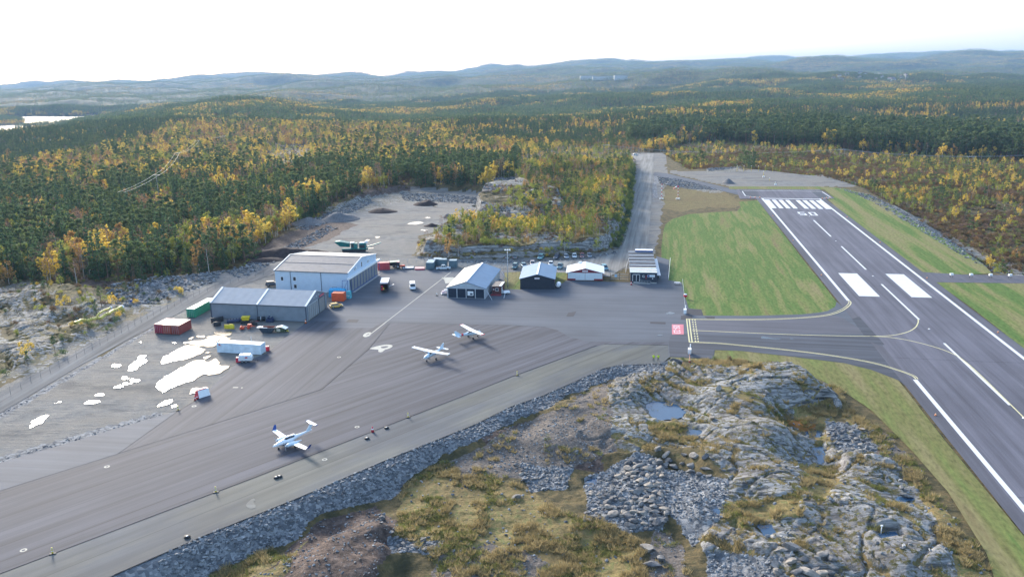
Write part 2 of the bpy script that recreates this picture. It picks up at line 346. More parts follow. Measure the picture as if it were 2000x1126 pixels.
def big_terrain():
    nr, nc = 560, 520
    ys = np.concatenate([[40, 60], np.geomspace(75, 15000, nr-2)]); u = np.linspace(-1, 1, nc); u = u*(1+.25*u*u)/1.25
    X = (u[None, :]*(ys[:, None]*.82+45)); Y = np.repeat(ys[:, None], nc, 1)
    x, y = X.ravel(), Y.ravel(); z = ground(x, y, True, True)
    global ZLIM; ZLIM = (float(z.min()), float(z.max()))
    a = zone_attr(x, y, z, 5.0); a2 = np.zeros((len(x), 4)); px, py = PX(x, y, z)
    kd_ = dpoly(x, y, KNOLLW); a2[:, 1] = np.where(inpoly(x, y, KNOLLW) & (kd_ < 5) & (y < 345), .52, 0)
    for Z in BSTONE: a2[:, 0] = np.maximum(a2[:, 0], inpoly(px, py, Z))
    a2[:, 3] = ss(700, 1500, np.hypot(x, y))
    grid_mesh("terrain", np.stack([x, y, z], 1), quads(nr, nc), GM, {'zone': a, 'zone2': a2})
big_terrain()
# ---------------------------------------------------------------- foreground outcrop
FC = [(1180, 740, -1.5), (1100, 775, -1.8), (1000, 830, -2.3), (850, 905, -3), (765, 990, -3.4), (640, 1040, -3.3), (560, 1070, -3.5), (430, 1126, -3.6), (300, 1200, -3.8), (670, 1045, -.2), (620, 1105, -.5), (735, 1025, -.4), (700, 1100, -.4), (745, 1060, -.8), (600, 1060, -2.6), (540, 1126, -2.2), (770, 1075, -3.2), (780, 1130, -3.4), (765, 1020, -2.8), (620, 1150, -.8), (500, 1180, -1.5),
      (900, 850, -1.5), (1000, 790, -.6), (960, 840, -.8), (1050, 905, -2.4), (1000, 900, -2.2), (1090, 850, -.2), (1120, 790, .2), (1160, 940, -3.2), (1060, 960, -2.8), (900, 950, -2.7), (1000, 1050, -3), (850, 1010, -2.9), (1150, 1100, -3), (1000, 1200, -3.2),
      (1260, 960, -1.2), (1210, 1000, -1.8), (1320, 930, -1.6), (1310, 1060, -2.6), (1330, 725, 1.2), (1400, 735, 1.4), (1500, 722, 3.2), (1560, 738, 3.0), (1605, 765, 1.8), (1610, 800, -.8), (1560, 820, -1.2), (1470, 780, 2.3), (1420, 765, 2.3),
      (1300, 800, -.55), (1275, 790, -.4), (1335, 842, -.55), (1220, 765, 1), (1240, 840, .4), (1400, 830, .7), (1500, 835, 1.6), (1585, 845, -1.9), (1600, 880, -1.9), (1610, 915, -1.9), (1400, 890, 1.2), (1500, 920, 1.5), (1550, 980, .9),
      (1680, 900, .5), (1750, 1000, 1.1), (1700, 1060, 1), (1500, 1050, .6), (1850, 1080, .2), (1400, 1000, 0.2), (1640, 840, -.7), (1700, 830, -.15), (1850, 960, -.15), (1780, 890, -.15), (1600, 1150, 0), (1900, 1126, -.1), (1630, 770, -.1), (1400, 1100, -1.8),
      (1300, 1150, -2.6), (1700, 1200, 0), (1930, 1110, -.1), (1350, 710, -.1), (1450, 708, .3), (1770, 965, -.6), (1470, 1020, .1), (1480, 995, -.1)]
FCW = np.array([list(G(a, b, c)) for a, b, c in FC])
FZ_ROCK = [[(1195, 735), (1310, 712), (1345, 722), (1420, 718), (1520, 715), (1600, 735), (1645, 770), (1640, 800), (1600, 815), (1620, 850), (1660, 880), (1790, 905), (1800, 960), (1870, 1010), (1925, 1126), (1940, 1250), (1600, 1250), (1500, 1126), (1370, 1080), (1385, 980), (1420, 930), (1370, 870), (1200, 880), (1100, 885), (1100, 860), (1190, 800)]]
FZ_GRASS = [[(1640, 790), (1700, 830), (1780, 900), (1850, 990), (1930, 1110), (1960, 1200), (1880, 1126), (1800, 960), (1720, 880), (1660, 850)], [(1340, 700), (1540, 705), (1640, 760), (1650, 800), (1600, 730), (1520, 712), (1360, 720)], [(1270, 830), (1330, 820), (1360, 860), (1290, 865)], [(1590, 900), (1640, 940), (1600, 990), (1560, 950)],
            [(780, 960), (860, 900), (960, 930), (1040, 960), (1110, 1010), (1170, 1010), (1250, 1060), (1260, 1140), (900, 1140), (860, 1100), (770, 1040)], [(500, 1126), (620, 1050), (560, 1100), (520, 1200)], [(400, 1126), (520, 1075), (560, 1085), (460, 1150)], [(1545, 800), (1620, 780), (1640, 830), (1580, 850), (1560, 830)], [(1420, 985), (1560, 960), (1570, 1010), (1440, 1020)]]
FZ_STONE = [[(100, 1140), (700, 915), (1000, 765), (1190, 690), (1300, 690), (1320, 705), (1300, 735), (1200, 738), (1090, 782), (960, 843), (860, 892), (800, 938), (760, 975), (640, 1000), (560, 1060), (420, 1110), (350, 1200)],
            [(1140, 940), (1250, 880), (1300, 900), (1300, 1030), (1230, 1040), (1150, 1000)], [(1300, 920), (1420, 930), (1420, 1000), (1350, 1070), (1300, 1000)], [(1610, 820), (1700, 830), (1710, 880), (1640, 890)], [(1380, 1080), (1520, 1090), (1560, 1200), (1380, 1200)], [(1010, 905), (1120, 910), (1100, 960), (1030, 960)], [(760, 1050), (860, 1055), (860, 1080), (760, 1080)]]
FZ_DIRT = [[(560, 1065), (640, 1015), (730, 990), (770, 1020), (760, 1080), (700, 1180), (450, 1180)], [(940, 850), (1100, 800), (1190, 840), (1180, 920), (960, 920)]]
FZ_STONY = [[(1190, 745), (1090, 795), (960, 855), (880, 905), (900, 940), (1100, 925), (1200, 880), (1190, 800)], [(1290, 1020), (1340, 1080), (1340, 1200), (1260, 1200), (1270, 1060)], [(1640, 820), (1740, 850), (1810, 960), (1740, 900), (1660, 860)], [(860, 1080), (960, 1060), (1080, 1100), (1100, 1160), (840, 1160)]]
FZ_RUST = [[(1535, 822), (1590, 822), (1600, 842), (1560, 843)]]
WATERS = [[(1258, 790), (1275, 782), (1300, 784), (1325, 790), (1340, 805), (1330, 818), (1300, 822), (1275, 818), (1262, 802)], [(1318, 850), (1330, 840), (1362, 836), (1376, 842), (1360, 855), (1335, 858)], [(1536, 835), (1560, 842), (1608, 838), (1606, 852), (1590, 860), (1560, 852)],
          [(1580, 872), (1605, 868), (1615, 880), (1612, 905), (1598, 908), (1590, 890)], [(1138, 938), (1168, 930), (1166, 946), (1142, 952)], [(1710, 1038), (1750, 1036), (1762, 1048), (1720, 1052)], [(1742, 968), (1790, 970), (1780, 982), (1748, 978)], [(1472, 1025), (1500, 1018), (1520, 1040), (1490, 1050)], [(1385, 990), (1420, 992), (1410, 1005), (1390, 1004)]]
WZ = [-.8, -.8, -2.1, -2.1, -3.3, .35, -.75, -.1, -.1]
def fore_height(x, y, detail=True):
    w_ = np.zeros(x.shape); s_ = np.zeros(x.shape)
    for cx, cy, cz in FCW:
        d2 = (x-cx)**2+(y-cy)**2+1.5; q = 1/d2**1.7; w_ += q; s_ += q*cz
    z = s_/w_
    d = dpoly(x, y, FOREW); ins = inpoly(x, y, FOREW)
    k = ss(0, 7, d)
    z = z*k-.12*(1-k)
    return z, ins, d
def foreground():
    st = .3; xs = np.arange(-84, 84, st); ys = np.arange(78, 194, st)
    X, Y = np.meshgrid(xs, ys); x, y = X.ravel(), Y.ravel()
    z, ins, d = fore_height(x, y)
    px, py = PX(x, y, z); n1 = fbm(x, y, 3.5, 4)*14; n2 = fbm(x+50, y-80, 3.5, 4)*8; px = px+n1; py = py+n2
    M = lambda Z: np.max([inpoly(px, py, q) for q in Z], 0).astype(float)
    rk, gr, stn, dr, sy, ru = [M(Z) for Z in (FZ_ROCK, FZ_GRASS, FZ_STONE, FZ_DIRT, FZ_STONY, FZ_RUST)]
    rockw = rk*(1-stn)*(1-gr)
    # smooth weights
    R2 = rockw.reshape(X.shape)
    for _ in range(3): R2 = (R2+np.roll(R2, 1, 0)+np.roll(R2, -1, 0)+np.roll(R2, 1, 1)+np.roll(R2, -1, 1))/5
    rw = R2.ravel()
    ca, sa = math.cos(FOL), math.sin(FOL); u = x*ca+y*sa; v = -x*sa+y*ca       # foliation direction
    wob = fbm(x, y, 16, 3)*5
    rough = rock_relief(x, y)
    B_ = rough.reshape(X.shape).copy()
    for _ in range(14): B_ = (B_+np.roll(B_, 2, 0)+np.roll(B_, -2, 0)+np.roll(B_, 2, 1)+np.roll(B_, -2, 1))/5
    hollow = (rough-B_.ravel()) < -.09-.30*fbm(x+7, y, 8, 3)
    edge = ss(0, 4, d)
    z = z + edge*(rw*rough + (1-rw)*(fbm(x, y, 5, 4)*.5+fbm(x, y, .9, 2)*.12))
    # steps of the dark bank and mound
    for (wz, W_) in zip(WZ, WATERS):
        Pw = [G(a, b, wz).xy for a, b in W_]; wi = inpoly(x, y, Pw); wd = dpoly(x, y, Pw)
        z = np.where(wi, np.minimum(z, wz-.25*ss(0, .8, wd)+.03), z); z = np.where(~wi & (wd < 2.5), np.minimum(z, wz+.08+wd*.9+np.maximum(z-wz, 0)*ss(0, 2.5, wd)), z)
        z = np.where(~wi & (wd < 2.5), np.maximum(z, wz+.06+.1*wd), z)
    z = np.where((px > 1620) & (~(rw > .3)), np.minimum(z, .25), z)
    bottom = ss(99, 92, y)
    gr2 = np.maximum(gr, (hollow & (rw > .3))*.60)
    a = np.stack([np.where(hollow & (rw > .3), .38, rw > .5), gr2, 0*gr, dr*(1-gr)], 1).astype(float); a2 = np.stack([stn, sy*(1-stn), ru, 0*ru], 1)
    q = quads(*X.shape)
    keep = (ins | (d < .9))[q].all(1) & (np.abs(PX(x, y, z)[0]-1000)[q] < 1180).any(1)
    q = q[keep]; used = np.unique(q); remap = -np.ones(len(x), int); remap[used] = np.arange(len(used))
    o = grid_mesh("rock_outcrop", np.stack([x, y, z], 1)[used], remap[q], GM, {'zone': a[used], 'zone2': a2[used]})
    return dict(x=x, y=y, z=z, rw=rw, ho=(hollow & (rw > .3)).astype(float), gr=gr, stn=stn, dr=dr, sy=sy, shape=X.shape, xs=xs, ys=ys, ins=ins)
FGD = foreground()
def left_outcrop():
    st = .6; xs = np.arange(-262, -78, st); ys = np.arange(150, 306, st); X, Y = np.meshgrid(xs, ys); x, y = X.ravel(), Y.ravel(); z = ground(x, y); ins = inpoly(x, y, LOUTW); d = dpoly(x, y, LOUTW)
    rel = left_relief(x, y).reshape(X.shape); B_ = rel.copy()
    for _ in range(10): B_ = (B_+np.roll(B_, 2, 0)+np.roll(B_, -2, 0)+np.roll(B_, 2, 1)+np.roll(B_, -2, 1))/5
    ho = ((rel-B_).ravel() < -.08-.35*fbm(x+7, y, 14, 3)) | (fbm(x, y, 22, 3) > .26); edge_g = d < 2.5
    px, py = PX(x, y, z); track = inpoly(px, py, [(-60, 618), (60, 606), (120, 598), (220, 593), (310, 599), (330, 610), (220, 607), (120, 612), (60, 620), (-60, 636)])
    rub = inpoly(px, py, [(235, 570), (330, 538), (440, 528), (400, 560), (330, 580), (260, 600)]) & (fbm(x, y, 8, 3) > -.2)
    a = np.stack([(~ho & ~edge_g & ~rub)*1., (fbm(x+60, y, 9, 3) > .2)*.5, (edge_g | track)*1., 0*x], 1); a2 = np.stack([rub*1., (ho & (fbm(x, y, 11, 2) > .3))*.5, 0*x, (ho & (fbm(x, y, 5, 2) > -.1))*.45], 1)
    q = quads(*X.shape); keep = (ins & (d > -1))[q].any(1); q = q[keep]; used = np.unique(q); remap = -np.ones(len(x), int); remap[used] = np.arange(len(used))
    global LHO; LHO = (xs, ys, ho.reshape(X.shape))
    grid_mesh("rock_outcrop", np.stack([x, y, z+.02], 1)[used], remap[q], GM, {'zone': a[used], 'zone2': a2[used]})
left_outcrop()
def quarry_bank():
    st = .7; xs = np.arange(QR[0], QR[1], st); ys = np.arange(QR[2], QR[3], st); X, Y = np.meshgrid(xs, ys); x, y = X.ravel(), Y.ravel(); z = ground(x, y)
    gy, gx = np.gradient(z.reshape(X.shape), st); sl = np.hypot(gx, gy).ravel(); hi = z > .6; face = (sl > .55) & hi
    z = z+np.where(hi, fbm(x, y, 2.4, 3)*.5+np.where(sl > .4, fbm(x, y, 1.3, 2)*.5, 0), 0)
    a = zone_attr(x, y, z, 5.0); ki = inpoly(x, y, KNOLLW); qi = inpoly(x, y, QFACEW)
    a[:, 0] = np.where(ki | qi, 0, a[:, 0]); a[:, 0] = np.where(face, .62, a[:, 0]); a[:, 0] = np.where((ki | qi) & (fbm(x+20, y, 9, 3) > .16) & hi & ~face, 1, a[:, 0]); a[:, 2] = np.where(hi, 0, a[:, 2]); a[:, 3] = np.where(face, .44, np.where(ki, 0, a[:, 3]))
    a[:, 1] = np.where(ki & ~face & (fbm(x, y+40, 14, 3) > .05), .6, a[:, 1])
    foot = (~hi) & ((dpoly(x, y, QFACEW) < 5) | (dpoly(x, y, KNOLLW) < 1.5)) & (y > 315)
    a2 = np.stack([foot*.55, face*.0, 0*x, 0*x], 1)
    grid_mesh("quarry_bank", np.stack([x, y, z+.025], 1), quads(*X.shape), GM, {'zone': a, 'zone2': a2})
quarry_bank()
def fz(x, y):                                          # height of the outcrop mesh
    i = np.clip(((np.asarray(y)-FGD['ys'][0])/.3).astype(int), 0, FGD['shape'][0]-1); j = np.clip(((np.asarray(x)-FGD['xs'][0])/.3).astype(int), 0, FGD['shape'][1]-1)
    return FGD['z'].reshape(FGD['shape'])[i, j]
def fmask(k, x, y):
    i = np.clip(((np.asarray(y)-FGD['ys'][0])/.3).astype(int), 0, FGD['shape'][0]-1); j = np.clip(((np.asarray(x)-FGD['xs'][0])/.3).astype(int), 0, FGD['shape'][1]-1)
    return FGD[k].reshape(FGD['shape'])[i, j]
# ================================================================ PAVEMENTS AND PAINT
def smooth_poly(pts, it=0):
    for _ in range(it):
        q = []
        n = len(pts)
        for i in range(n):
            a, b = Vector(pts[i]), Vector(pts[(i+1) % n]); q += [a*.75+b*.25, a*.25+b*.75]
        pts = q
    return pts
def sheet(name, pix, z, m, kind='structure', it=0, world=False):
    P = [Vector(p[:2]) for p in pix] if world else [G(*p).xy for p in pix]
    P = smooth_poly(P, it)
    bm = bmesh.new(); vs = [bm.verts.new((p[0], p[1], 0)) for p in P]; f = bm.faces.new(vs)
    if f.normal.z < 0: f.normal_flip()
    bmesh.ops.triangulate(bm, faces=bm.faces[:], ngon_method='EAR_CLIP')
    me = bpy.data.meshes.new(name); bm.normal_update(); bm.to_mesh(me); bm.free(); me.materials.append(m)
    o = bpy.data.objects.new(name, me); C.objects.link(o); o.location.z = z
    if kind: o["kind"] = kind
    return o
def cat_rom(P, n=8):
    P = [Vector(p) for p in P]; out = []
    for i in range(len(P)-1):
        p0 = P[max(i-1, 0)]; p1 = P[i]; p2 = P[i+1]; p3 = P[min(i+2, len(P)-1)]
        for k in range(n):
            t = k/n; out.append(.5*((2*p1)+(p2-p0)*t+(2*p0-5*p1+4*p2-p3)*t*t+(-p0+3*p1-3*p2+p3)*t**3))
    out.append(P[-1]); return out
def ribbon_mb(mb, pts, wd, z, mi=0):
    L_ = []; R_ = []
    for i, p in enumerate(pts):
        a = pts[max(i-1, 0)]; b = pts[min(i+1, len(pts)-1)]; d = (Vector(b[:2])-Vector(a[:2])).normalized(); n = Vector((-d.y, d.x))*wd/2
        L_.append((p[0]+n.x, p[1]+n.y, z)); R_.append((p[0]-n.x, p[1]-n.y, z))
    for i in range(len(pts)-1): mb.add([R_[i], R_[i+1], L_[i+1], L_[i]], [(0, 1, 2, 3)], mi)
def ribbon(name, pix, wd, z, m, curve=True, world=False, kind='structure'):
    P = [Vector(p[:2]) for p in pix] if world else [G(*p).xy for p in pix]
    if curve: P = cat_rom(P)
    mb = MB(); ribbon_mb(mb, P, wd, z); return mb.build(name, m, kind=kind)
def asphalt(name, base, ang=0, lane=4.2, streak=.25, wet=.62, blotch=(.6, 1.0), seam=.6, tint2=None):
    m = bpy.data.materials.new(name); m.use_nodes = True; t = m.node_tree; N = t.nodes; L = t.links; p = N["Principled BSDF"]
    p.inputs["Roughness"].default_value = max(.8, wet); p.inputs["Specular IOR Level"].default_value = .22
    tc = N.new("ShaderNodeTexCoord"); mp = N.new("ShaderNodeMapping"); mp.inputs["Rotation"].default_value = (0, 0, -ang); L.new(tc.outputs["Object"], mp.inputs[0])
    def noise(s, stretch, det=5):
        q = N.new("ShaderNodeMapping"); q.inputs["Scale"].default_value = stretch; L.new(mp.outputs[0], q.inputs[0])
        n = N.new("ShaderNodeTexNoise"); n.inputs["Scale"].default_value = s; n.inputs["Detail"].default_value = det; n.inputs["Roughness"].default_value = .6; L.new(q.outputs[0], n.inputs["Vector"]); return n.outputs[0]
    def mr(s, a, b, c, d):
        r = N.new("ShaderNodeMapRange"); L.new(s, r.inputs[0])
        for i, v in enumerate((a, b, c, d)): r.inputs[i+1].default_value = v
        return r.outputs[0]
    def mul(a, b):
        x = N.new("ShaderNodeMath"); x.operation = 'MULTIPLY'; L.new(a, x.inputs[0])
        if isinstance(b, float): x.inputs[1].default_value = b
        else: L.new(b, x.inputs[1])
        return x.outputs[0]
    a = mr(noise(.6, (.035, 1, 1)), .35, .65, 1-streak, 1+streak*.6)
    b = mr(noise(.03, (1, 1.4, 1), 6), .38, .62, blotch[0]*.5+.5, blotch[1]*.5+.5)
    c = mr(noise(7, (1, 1, 1), 2), .3, .7, .9, 1.1)
    f = mul(mul(a, b), c)
    sx = N.new("ShaderNodeSeparateXYZ"); L.new(mp.outputs[0], sx.inputs[0])
    md = N.new("ShaderNodeMath"); md.operation = 'PINGPONG'; md.inputs[1].default_value = lane/2
    ad = N.new("ShaderNodeMath"); ad.operation = 'ADD'; L.new(sx.outputs[1], ad.inputs[0]); L.new(mr(noise(.05, (.5, 1, 1), 3), 0, 1, -.25, .25), ad.inputs[1]); L.new(ad.outputs[0], md.inputs[0])
    line = mr(md.outputs[0], .03, .16, seam, 1.0); f = mul(f, line)
    cr = N.new("ShaderNodeMix"); cr.data_type = 'RGBA'; cr.inputs[6].default_value = (*base, 1); cr.inputs[7].default_value = (*(tint2 or [v*.93 for v in base]), 1); L.new(mr(noise(.12, (.3, 1, 1)), .4, .6, 0, 1), cr.inputs[0])
    vm = N.new("ShaderNodeVectorMath"); vm.operation = 'SCALE'; L.new(cr.outputs[2], vm.inputs[0]); L.new(f, vm.inputs['Scale']); L.new(vm.outputs[0], p.inputs["Base Color"])
    bp = N.new("ShaderNodeBump"); bp.inputs["Strength"].default_value = .25; bp.inputs["Distance"].default_value = .02; L.new(noise(9, (1, 1, 1), 2), bp.inputs["Height"]); L.new(bp.outputs[0], p.inputs["Normal"])
    return m
def ang_of(a, b):
    d = G(*b)-G(*a); return math.atan2(d.y, d.x)
M_APRON = asphalt("asphalt apron", (.100, .114, .140), ang_of((960, 620), (1300, 628)), 5.5, .16, seam=.9)
M_SHOULDER = asphalt("asphalt shoulder", (.086, .098, .113), ang_of((0, 1120), (925, 765)), 30, .22, blotch=(.55, 1.1), tint2=(.125, .13, .118))
M_LANE = asphalt("asphalt lanes", (.079, .084, .106), ang_of((0, 1120), (925, 765)), 4.6, .34, seam=.66)
M_LANE2 = asphalt("asphalt yard lanes", (.082, .087, .108), ang_of((230, 886), (640, 610)), 4.6, .32, seam=.66)
M_TAXI = asphalt("asphalt taxiway", (.076, .084, .104), ang_of((1345, 665), (1680, 680)), 3.6, .3, seam=.8)
M_TAXIL = asphalt("asphalt taxiway light", (.115, .116, .138), ang_of((1345, 635), (1680, 650)), 4, .2, seam=.92)
rd = G(1786, 740)-G(1488.3, 387); RW_ANG = math.atan2(rd.y, rd.x)
M_RUN = asphalt("asphalt runway", (.125, .124, .152), RW_ANG, 5.2, .26, seam=.86, blotch=(.78, 1.08))
M_RUNS = asphalt("asphalt runway shoulder", (.108, .108, .130), RW_ANG, 9, .2, seam=.95)
M_PATCH = asphalt("asphalt patch", (.06, .06, .07), 0, 40, .1, seam=1.)
M_SEAM = mat("bitumen joint", (.022, .022, .026), .95, spec=.03)
M_WHITE = mat("white paint", (.64, .65, .65), .55, vary=.05, scale=.8)
M_WORN = mat("worn pale paint", (.36, .36, .32), .7, vary=.1, scale=1.2)
M_YELL = mat("yellow paint", (.60, .55, .30), .6, vary=.08)
def turf(name, cols, ang, st=.12):
    m = bpy.data.materials.new(name); m.use_nodes = True; t = m.node_tree; N = t.nodes; L = t.links; p = N["Principled BSDF"]
    p.inputs["Roughness"].default_value = .95; p.inputs["Specular IOR Level"].default_value = .1
    tc = N.new("ShaderNodeTexCoord"); mp = N.new("ShaderNodeMapping"); mp.inputs["Rotation"].default_value = (0, 0, -ang); L.new(tc.outputs["Object"], mp.inputs[0])
    def noise(s, stretch, det=6):
        q = N.new("ShaderNodeMapping"); q.inputs["Scale"].default_value = stretch; L.new(mp.outputs[0], q.inputs[0])
        n = N.new("ShaderNodeTexNoise"); n.inputs["Scale"].default_value = s; n.inputs["Detail"].default_value = det; n.inputs["Roughness"].default_value = .62; L.new(q.outputs[0], n.inputs["Vector"]); return n.outputs[0]
    def ramp(s, c):
        r = N.new("ShaderNodeValToRGB"); e = r.color_ramp.elements
        while len(e) < len(c): e.new(.5)
        for k, (q, v) in enumerate(c): e[k].position = q; e[k].color = (*v, 1)
        L.new(s, r.inputs[0]); return r.outputs[0]
    a = ramp(noise(.16, (st, 1, 1)), cols); b = ramp(noise(1.3, (.4, 1, 1), 8), [(.3, (.62, .62, .62)), (.5, (1, 1, 1)), (.7, (1.25, 1.25, 1.2))])
    x = N.new("ShaderNodeMix"); x.data_type = 'RGBA'; x.blend_type = 'MULTIPLY'; x.inputs[0].default_value = 1; L.new(a, x.inputs[6]); L.new(b, x.inputs[7])
    L.new(x.outputs[2], p.inputs["Base Color"]); bp = N.new("ShaderNodeBump"); bp.inputs["Strength"].default_value = .6; bp.inputs["Distance"].default_value = .1
    L.new(noise(3, (1, 1, 1), 6), bp.inputs["Height"]); L.new(bp.outputs[0], p.inputs["Normal"]); return m
g1, g2, g3, g4 = (.082, .145, .036), (.150, .178, .056), (.205, .185, .085), (.175, .14, .07)
M_LAWN = turf("mown turf", [(.32, g4), (.42, g2), (.52, g1), (.58, g2), (.68, g3)], RW_ANG, .1)
M_LAWNR = turf("verge turf", [(.3, g2), (.42, g3), (.5, g2), (.58, g1), (.7, g2)], RW_ANG, .06)
M_LAWND = turf("dry verge turf", [(.3, g4), (.4, g3), (.5, (.15, .15, .055)), (.6, g2), (.66, g1), (.74, g3)], RW_ANG, .12)
# grass
LAWN_A = [(1296, 450), (1300, 438), (1312, 428), (1345, 418), (1400, 414), (1440, 412), (1447, 404), (1443, 394), (1480, 391), (1579, 520), (1600, 545), (1634, 589), (1631, 599), (1616, 607), (1600, 610.3), (1566, 614), (1470, 617), (1373.5, 617), (1370, 604), (1345, 602), (1335, 570), (1331, 551), (1305.7, 547), (1307, 507), (1292, 503), (1292, 480)]
sheet("lawn", LAWN_A, -.01, M_LAWN)
sheet("lawn", [(1605, 366), (1650, 368), (1692, 379), (1740, 404), (1800, 440), (1880, 488), (1925, 520), (1938, 534), (1880, 535.5), (1800, 532), (1720, 470), (1650, 420), (1616, 388), (1630, 386)], -.01, M_LAWNR)
sheet("lawn", [(1424, 364), (1600, 364), (1640, 366), (1605, 370), (1424, 369)], -.03, M_LAWND)
sheet("lawn", [(1827, 551), (2000, 553), (2300, 557), (2700, 700), (2700, 1200), (2200, 840), (2000, 681), (1900, 602)], -.01, M_LAWNR)
sheet("lawn", [(1307, 697), (1394, 701), (1396, 683), (1450, 685), (1552, 696.5), (1650, 708.7), (1702, 721.7), (1755, 742), (1846, 860), (2000, 1046), (2200, 1290), (2300, 1600), (2050, 1500), (1990, 1300), (1962, 1190), (1927, 1080), (1852, 960), (1782, 880), (1702, 800), (1642, 760), (1562, 724), (1450, 702), (1320, 705)], -.01, M_LAWND)
sheet("lawn", [(980, 566), (985, 532), (1016, 530), (1016, 566)], -.015, M_LAWND)
sheet("lawn", [(1080, 566), (1085, 532), (1110, 532), (1108, 549), (1099, 553)], -.015, M_LAWND)
# roads of crushed stone
M_ROAD = asphalt("crushed stone road", (.255, .25, .235), ang_of((1225, 480), (1268, 305)), 3.1, .3, .95, seam=.86)
M_ROADL = asphalt("crushed stone track", (.155, .16, .165), ang_of((0, 790), (300, 612)), 3.6, .35, .95, seam=.84)
sheet("gravel_road", [(1252, 318), (1262, 299), (1277, 299), (1276, 340), (1272, 400), (1267, 460), (1262, 495), (1222, 520), (1190, 540), (1000, 524), (870, 522), (870, 512), (1000, 513), (1130, 507), (1190, 498), (1214, 484), (1224, 460), (1236, 400), (1244, 350)], -.03, M_ROAD)
sheet("gravel_road", [(1232, 304), (1262, 300), (1260, 312), (1238, 316)], -.04, M_ROAD)
sheet("gravel_road", [(1278, 336), (1300, 338), (1360, 352), (1440, 371), (1452, 378), (1440, 380), (1380, 365), (1300, 347), (1277, 342)], -.035, M_APRON)
sheet("gravel_road", [(-200, 880), (0, 766), (150, 686), (290, 610), (380, 571), (440, 548), (520, 520), (560, 510), (552, 530), (470, 556), (400, 585), (300, 636), (150, 716), (0, 806), (-200, 930)], -.04, M_ROADL)
# asphalt
sheet("apron", [(348, 802), (393, 776), (425, 745), (463, 710), (519, 691), (556, 660), (592, 634), (603, 628), (640, 600), (683, 573), (700, 562), (736, 536), (745, 527), (870, 527), (905, 529), (985, 530), (985, 564), (1016, 565), (1099, 553), (1106, 547.5), (1192, 550), (1228, 551), (1280, 552), (1282, 500), (1292, 503), (1306.5, 507), (1305.5, 547), (1331.5, 551), (1335, 570), (1345, 602), (1370, 604), (1373.5, 616), (1470, 616.5), (1566, 613.5),
        (1600, 610), (1616, 607), (1631, 599), (1634, 589), (1700, 640), (1790, 770), (1755, 742), (1702, 721.7), (1650, 708.7), (1552, 696.5), (1450, 685), (1396, 683), (1394, 700.5), (1307.5, 697), (1293, 709.7), (1206, 713.7), (1178, 719.6), (1119, 747), (1059, 773), (1000, 793), (925, 830), (750, 900), (575, 975), (400, 1045), (223, 1122), (0, 1214), (-300, 1330), (-300, 1000), (0, 903), (151, 859), (265, 825)], .02, M_APRON)
sheet("taxiway_shoulder", [(1180, 672), (1305, 674), (1307, 697), (1293, 709.2), (1206, 713.2), (1178, 719), (1119, 746.4), (1059, 772.4), (1000, 792.4), (925, 829.4), (750, 899.4), (575, 974.4), (400, 1044.4), (223, 1121), (0, 1212), (-300, 1325), (-300, 1240), (0, 1121), (500, 932), (925, 766), (1000, 736), (1150, 681)], .026, M_SHOULDER)
sheet("taxiway", [(1065, 638), (1090, 645), (1110, 657), (1150, 667), (1305, 668), (1305, 673.4), (1180, 671.4), (1150, 679.6), (1000, 734.6), (925, 764.6), (500, 930.6), (0, 1119.4), (-300, 1235), (-300, 1060), (0, 958), (230, 886), (480, 808), (629, 760), (720, 682), (762, 631), (1000, 635)], .034, M_LANE)
sheet("taxiway", [(230, 885.6), (348, 802.4), (393, 776.4), (427, 745), (464, 711), (519, 691.5), (557, 660), (593, 634.4), (618, 627), (664, 627), (648, 640), (728, 640), (748, 629), (761, 631.2), (719, 682), (628.5, 759.6), (479.6, 807.6)], .036, M_LANE2)
sheet("taxiway", [(1345, 622), (1470, 620), (1566, 617), (1620, 612), (1648, 622), (1660, 630), (1698, 652), (1345, 649)], .030, M_TAXIL)
sheet("taxiway", [(1310, 655), (1345, 651), (1690, 656), (1724, 672), (1790, 770), (1755, 741.5), (1702, 721), (1650, 708), (1552, 696), (1450, 684.5), (1396, 682.5), (1394, 700), (1308, 696.5), (1306, 668)], .034, M_TAXI)
for i, P_ in enumerate(([(1330, 616), (1352, 616), (1352, 624), (1330, 624)], [(1375, 618), (1396, 618), (1396, 623), (1383, 623)], [(1341, 603), (1370, 604), (1373, 616), (1343, 615)], [(1345, 686), (1394, 686), (1392, 699), (1348, 699)], [(1308, 680), (1342, 682), (1342, 697), (1309, 696)], [(681, 623), (702, 624), (697, 630), (676, 629)], [(1110, 610), (1126, 608), (1120, 618), (1106, 618)], [(1270, 628), (1300, 629), (1300, 633), (1270, 632)])):
    sheet("asphalt_patch", P_, .042, M_PATCH if i not in (3, 4) else M_TAXI)
for P_ in ([(1180, 671.8), (1305, 673.6)], [(-100, 1158), (0, 1120), (500, 931), (925, 765), (1000, 735.3), (1150, 680.3), (1165, 674.5)]):
    ribbon("asphalt_joint", P_, .16, .05, M_SEAM, False)
for P_ in ([(0, 958), (230, 886), (348, 802), (393, 776)], [(748, 629), (1000, 635), (1064, 638.4)], [(232, 885), (480, 808), (629, 760), (720, 682), (762, 631)], [(1293, 709.5), (1206, 713.5), (1178, 719.4), (1119, 746.8), (1059, 772.8), (1000, 792.8), (925, 829.8), (750, 899.8), (575, 974.8), (400, 1044.8), (223, 1121.6)]):
    ribbon("asphalt_joint", P_, .1, .046, M_SEAM, False)
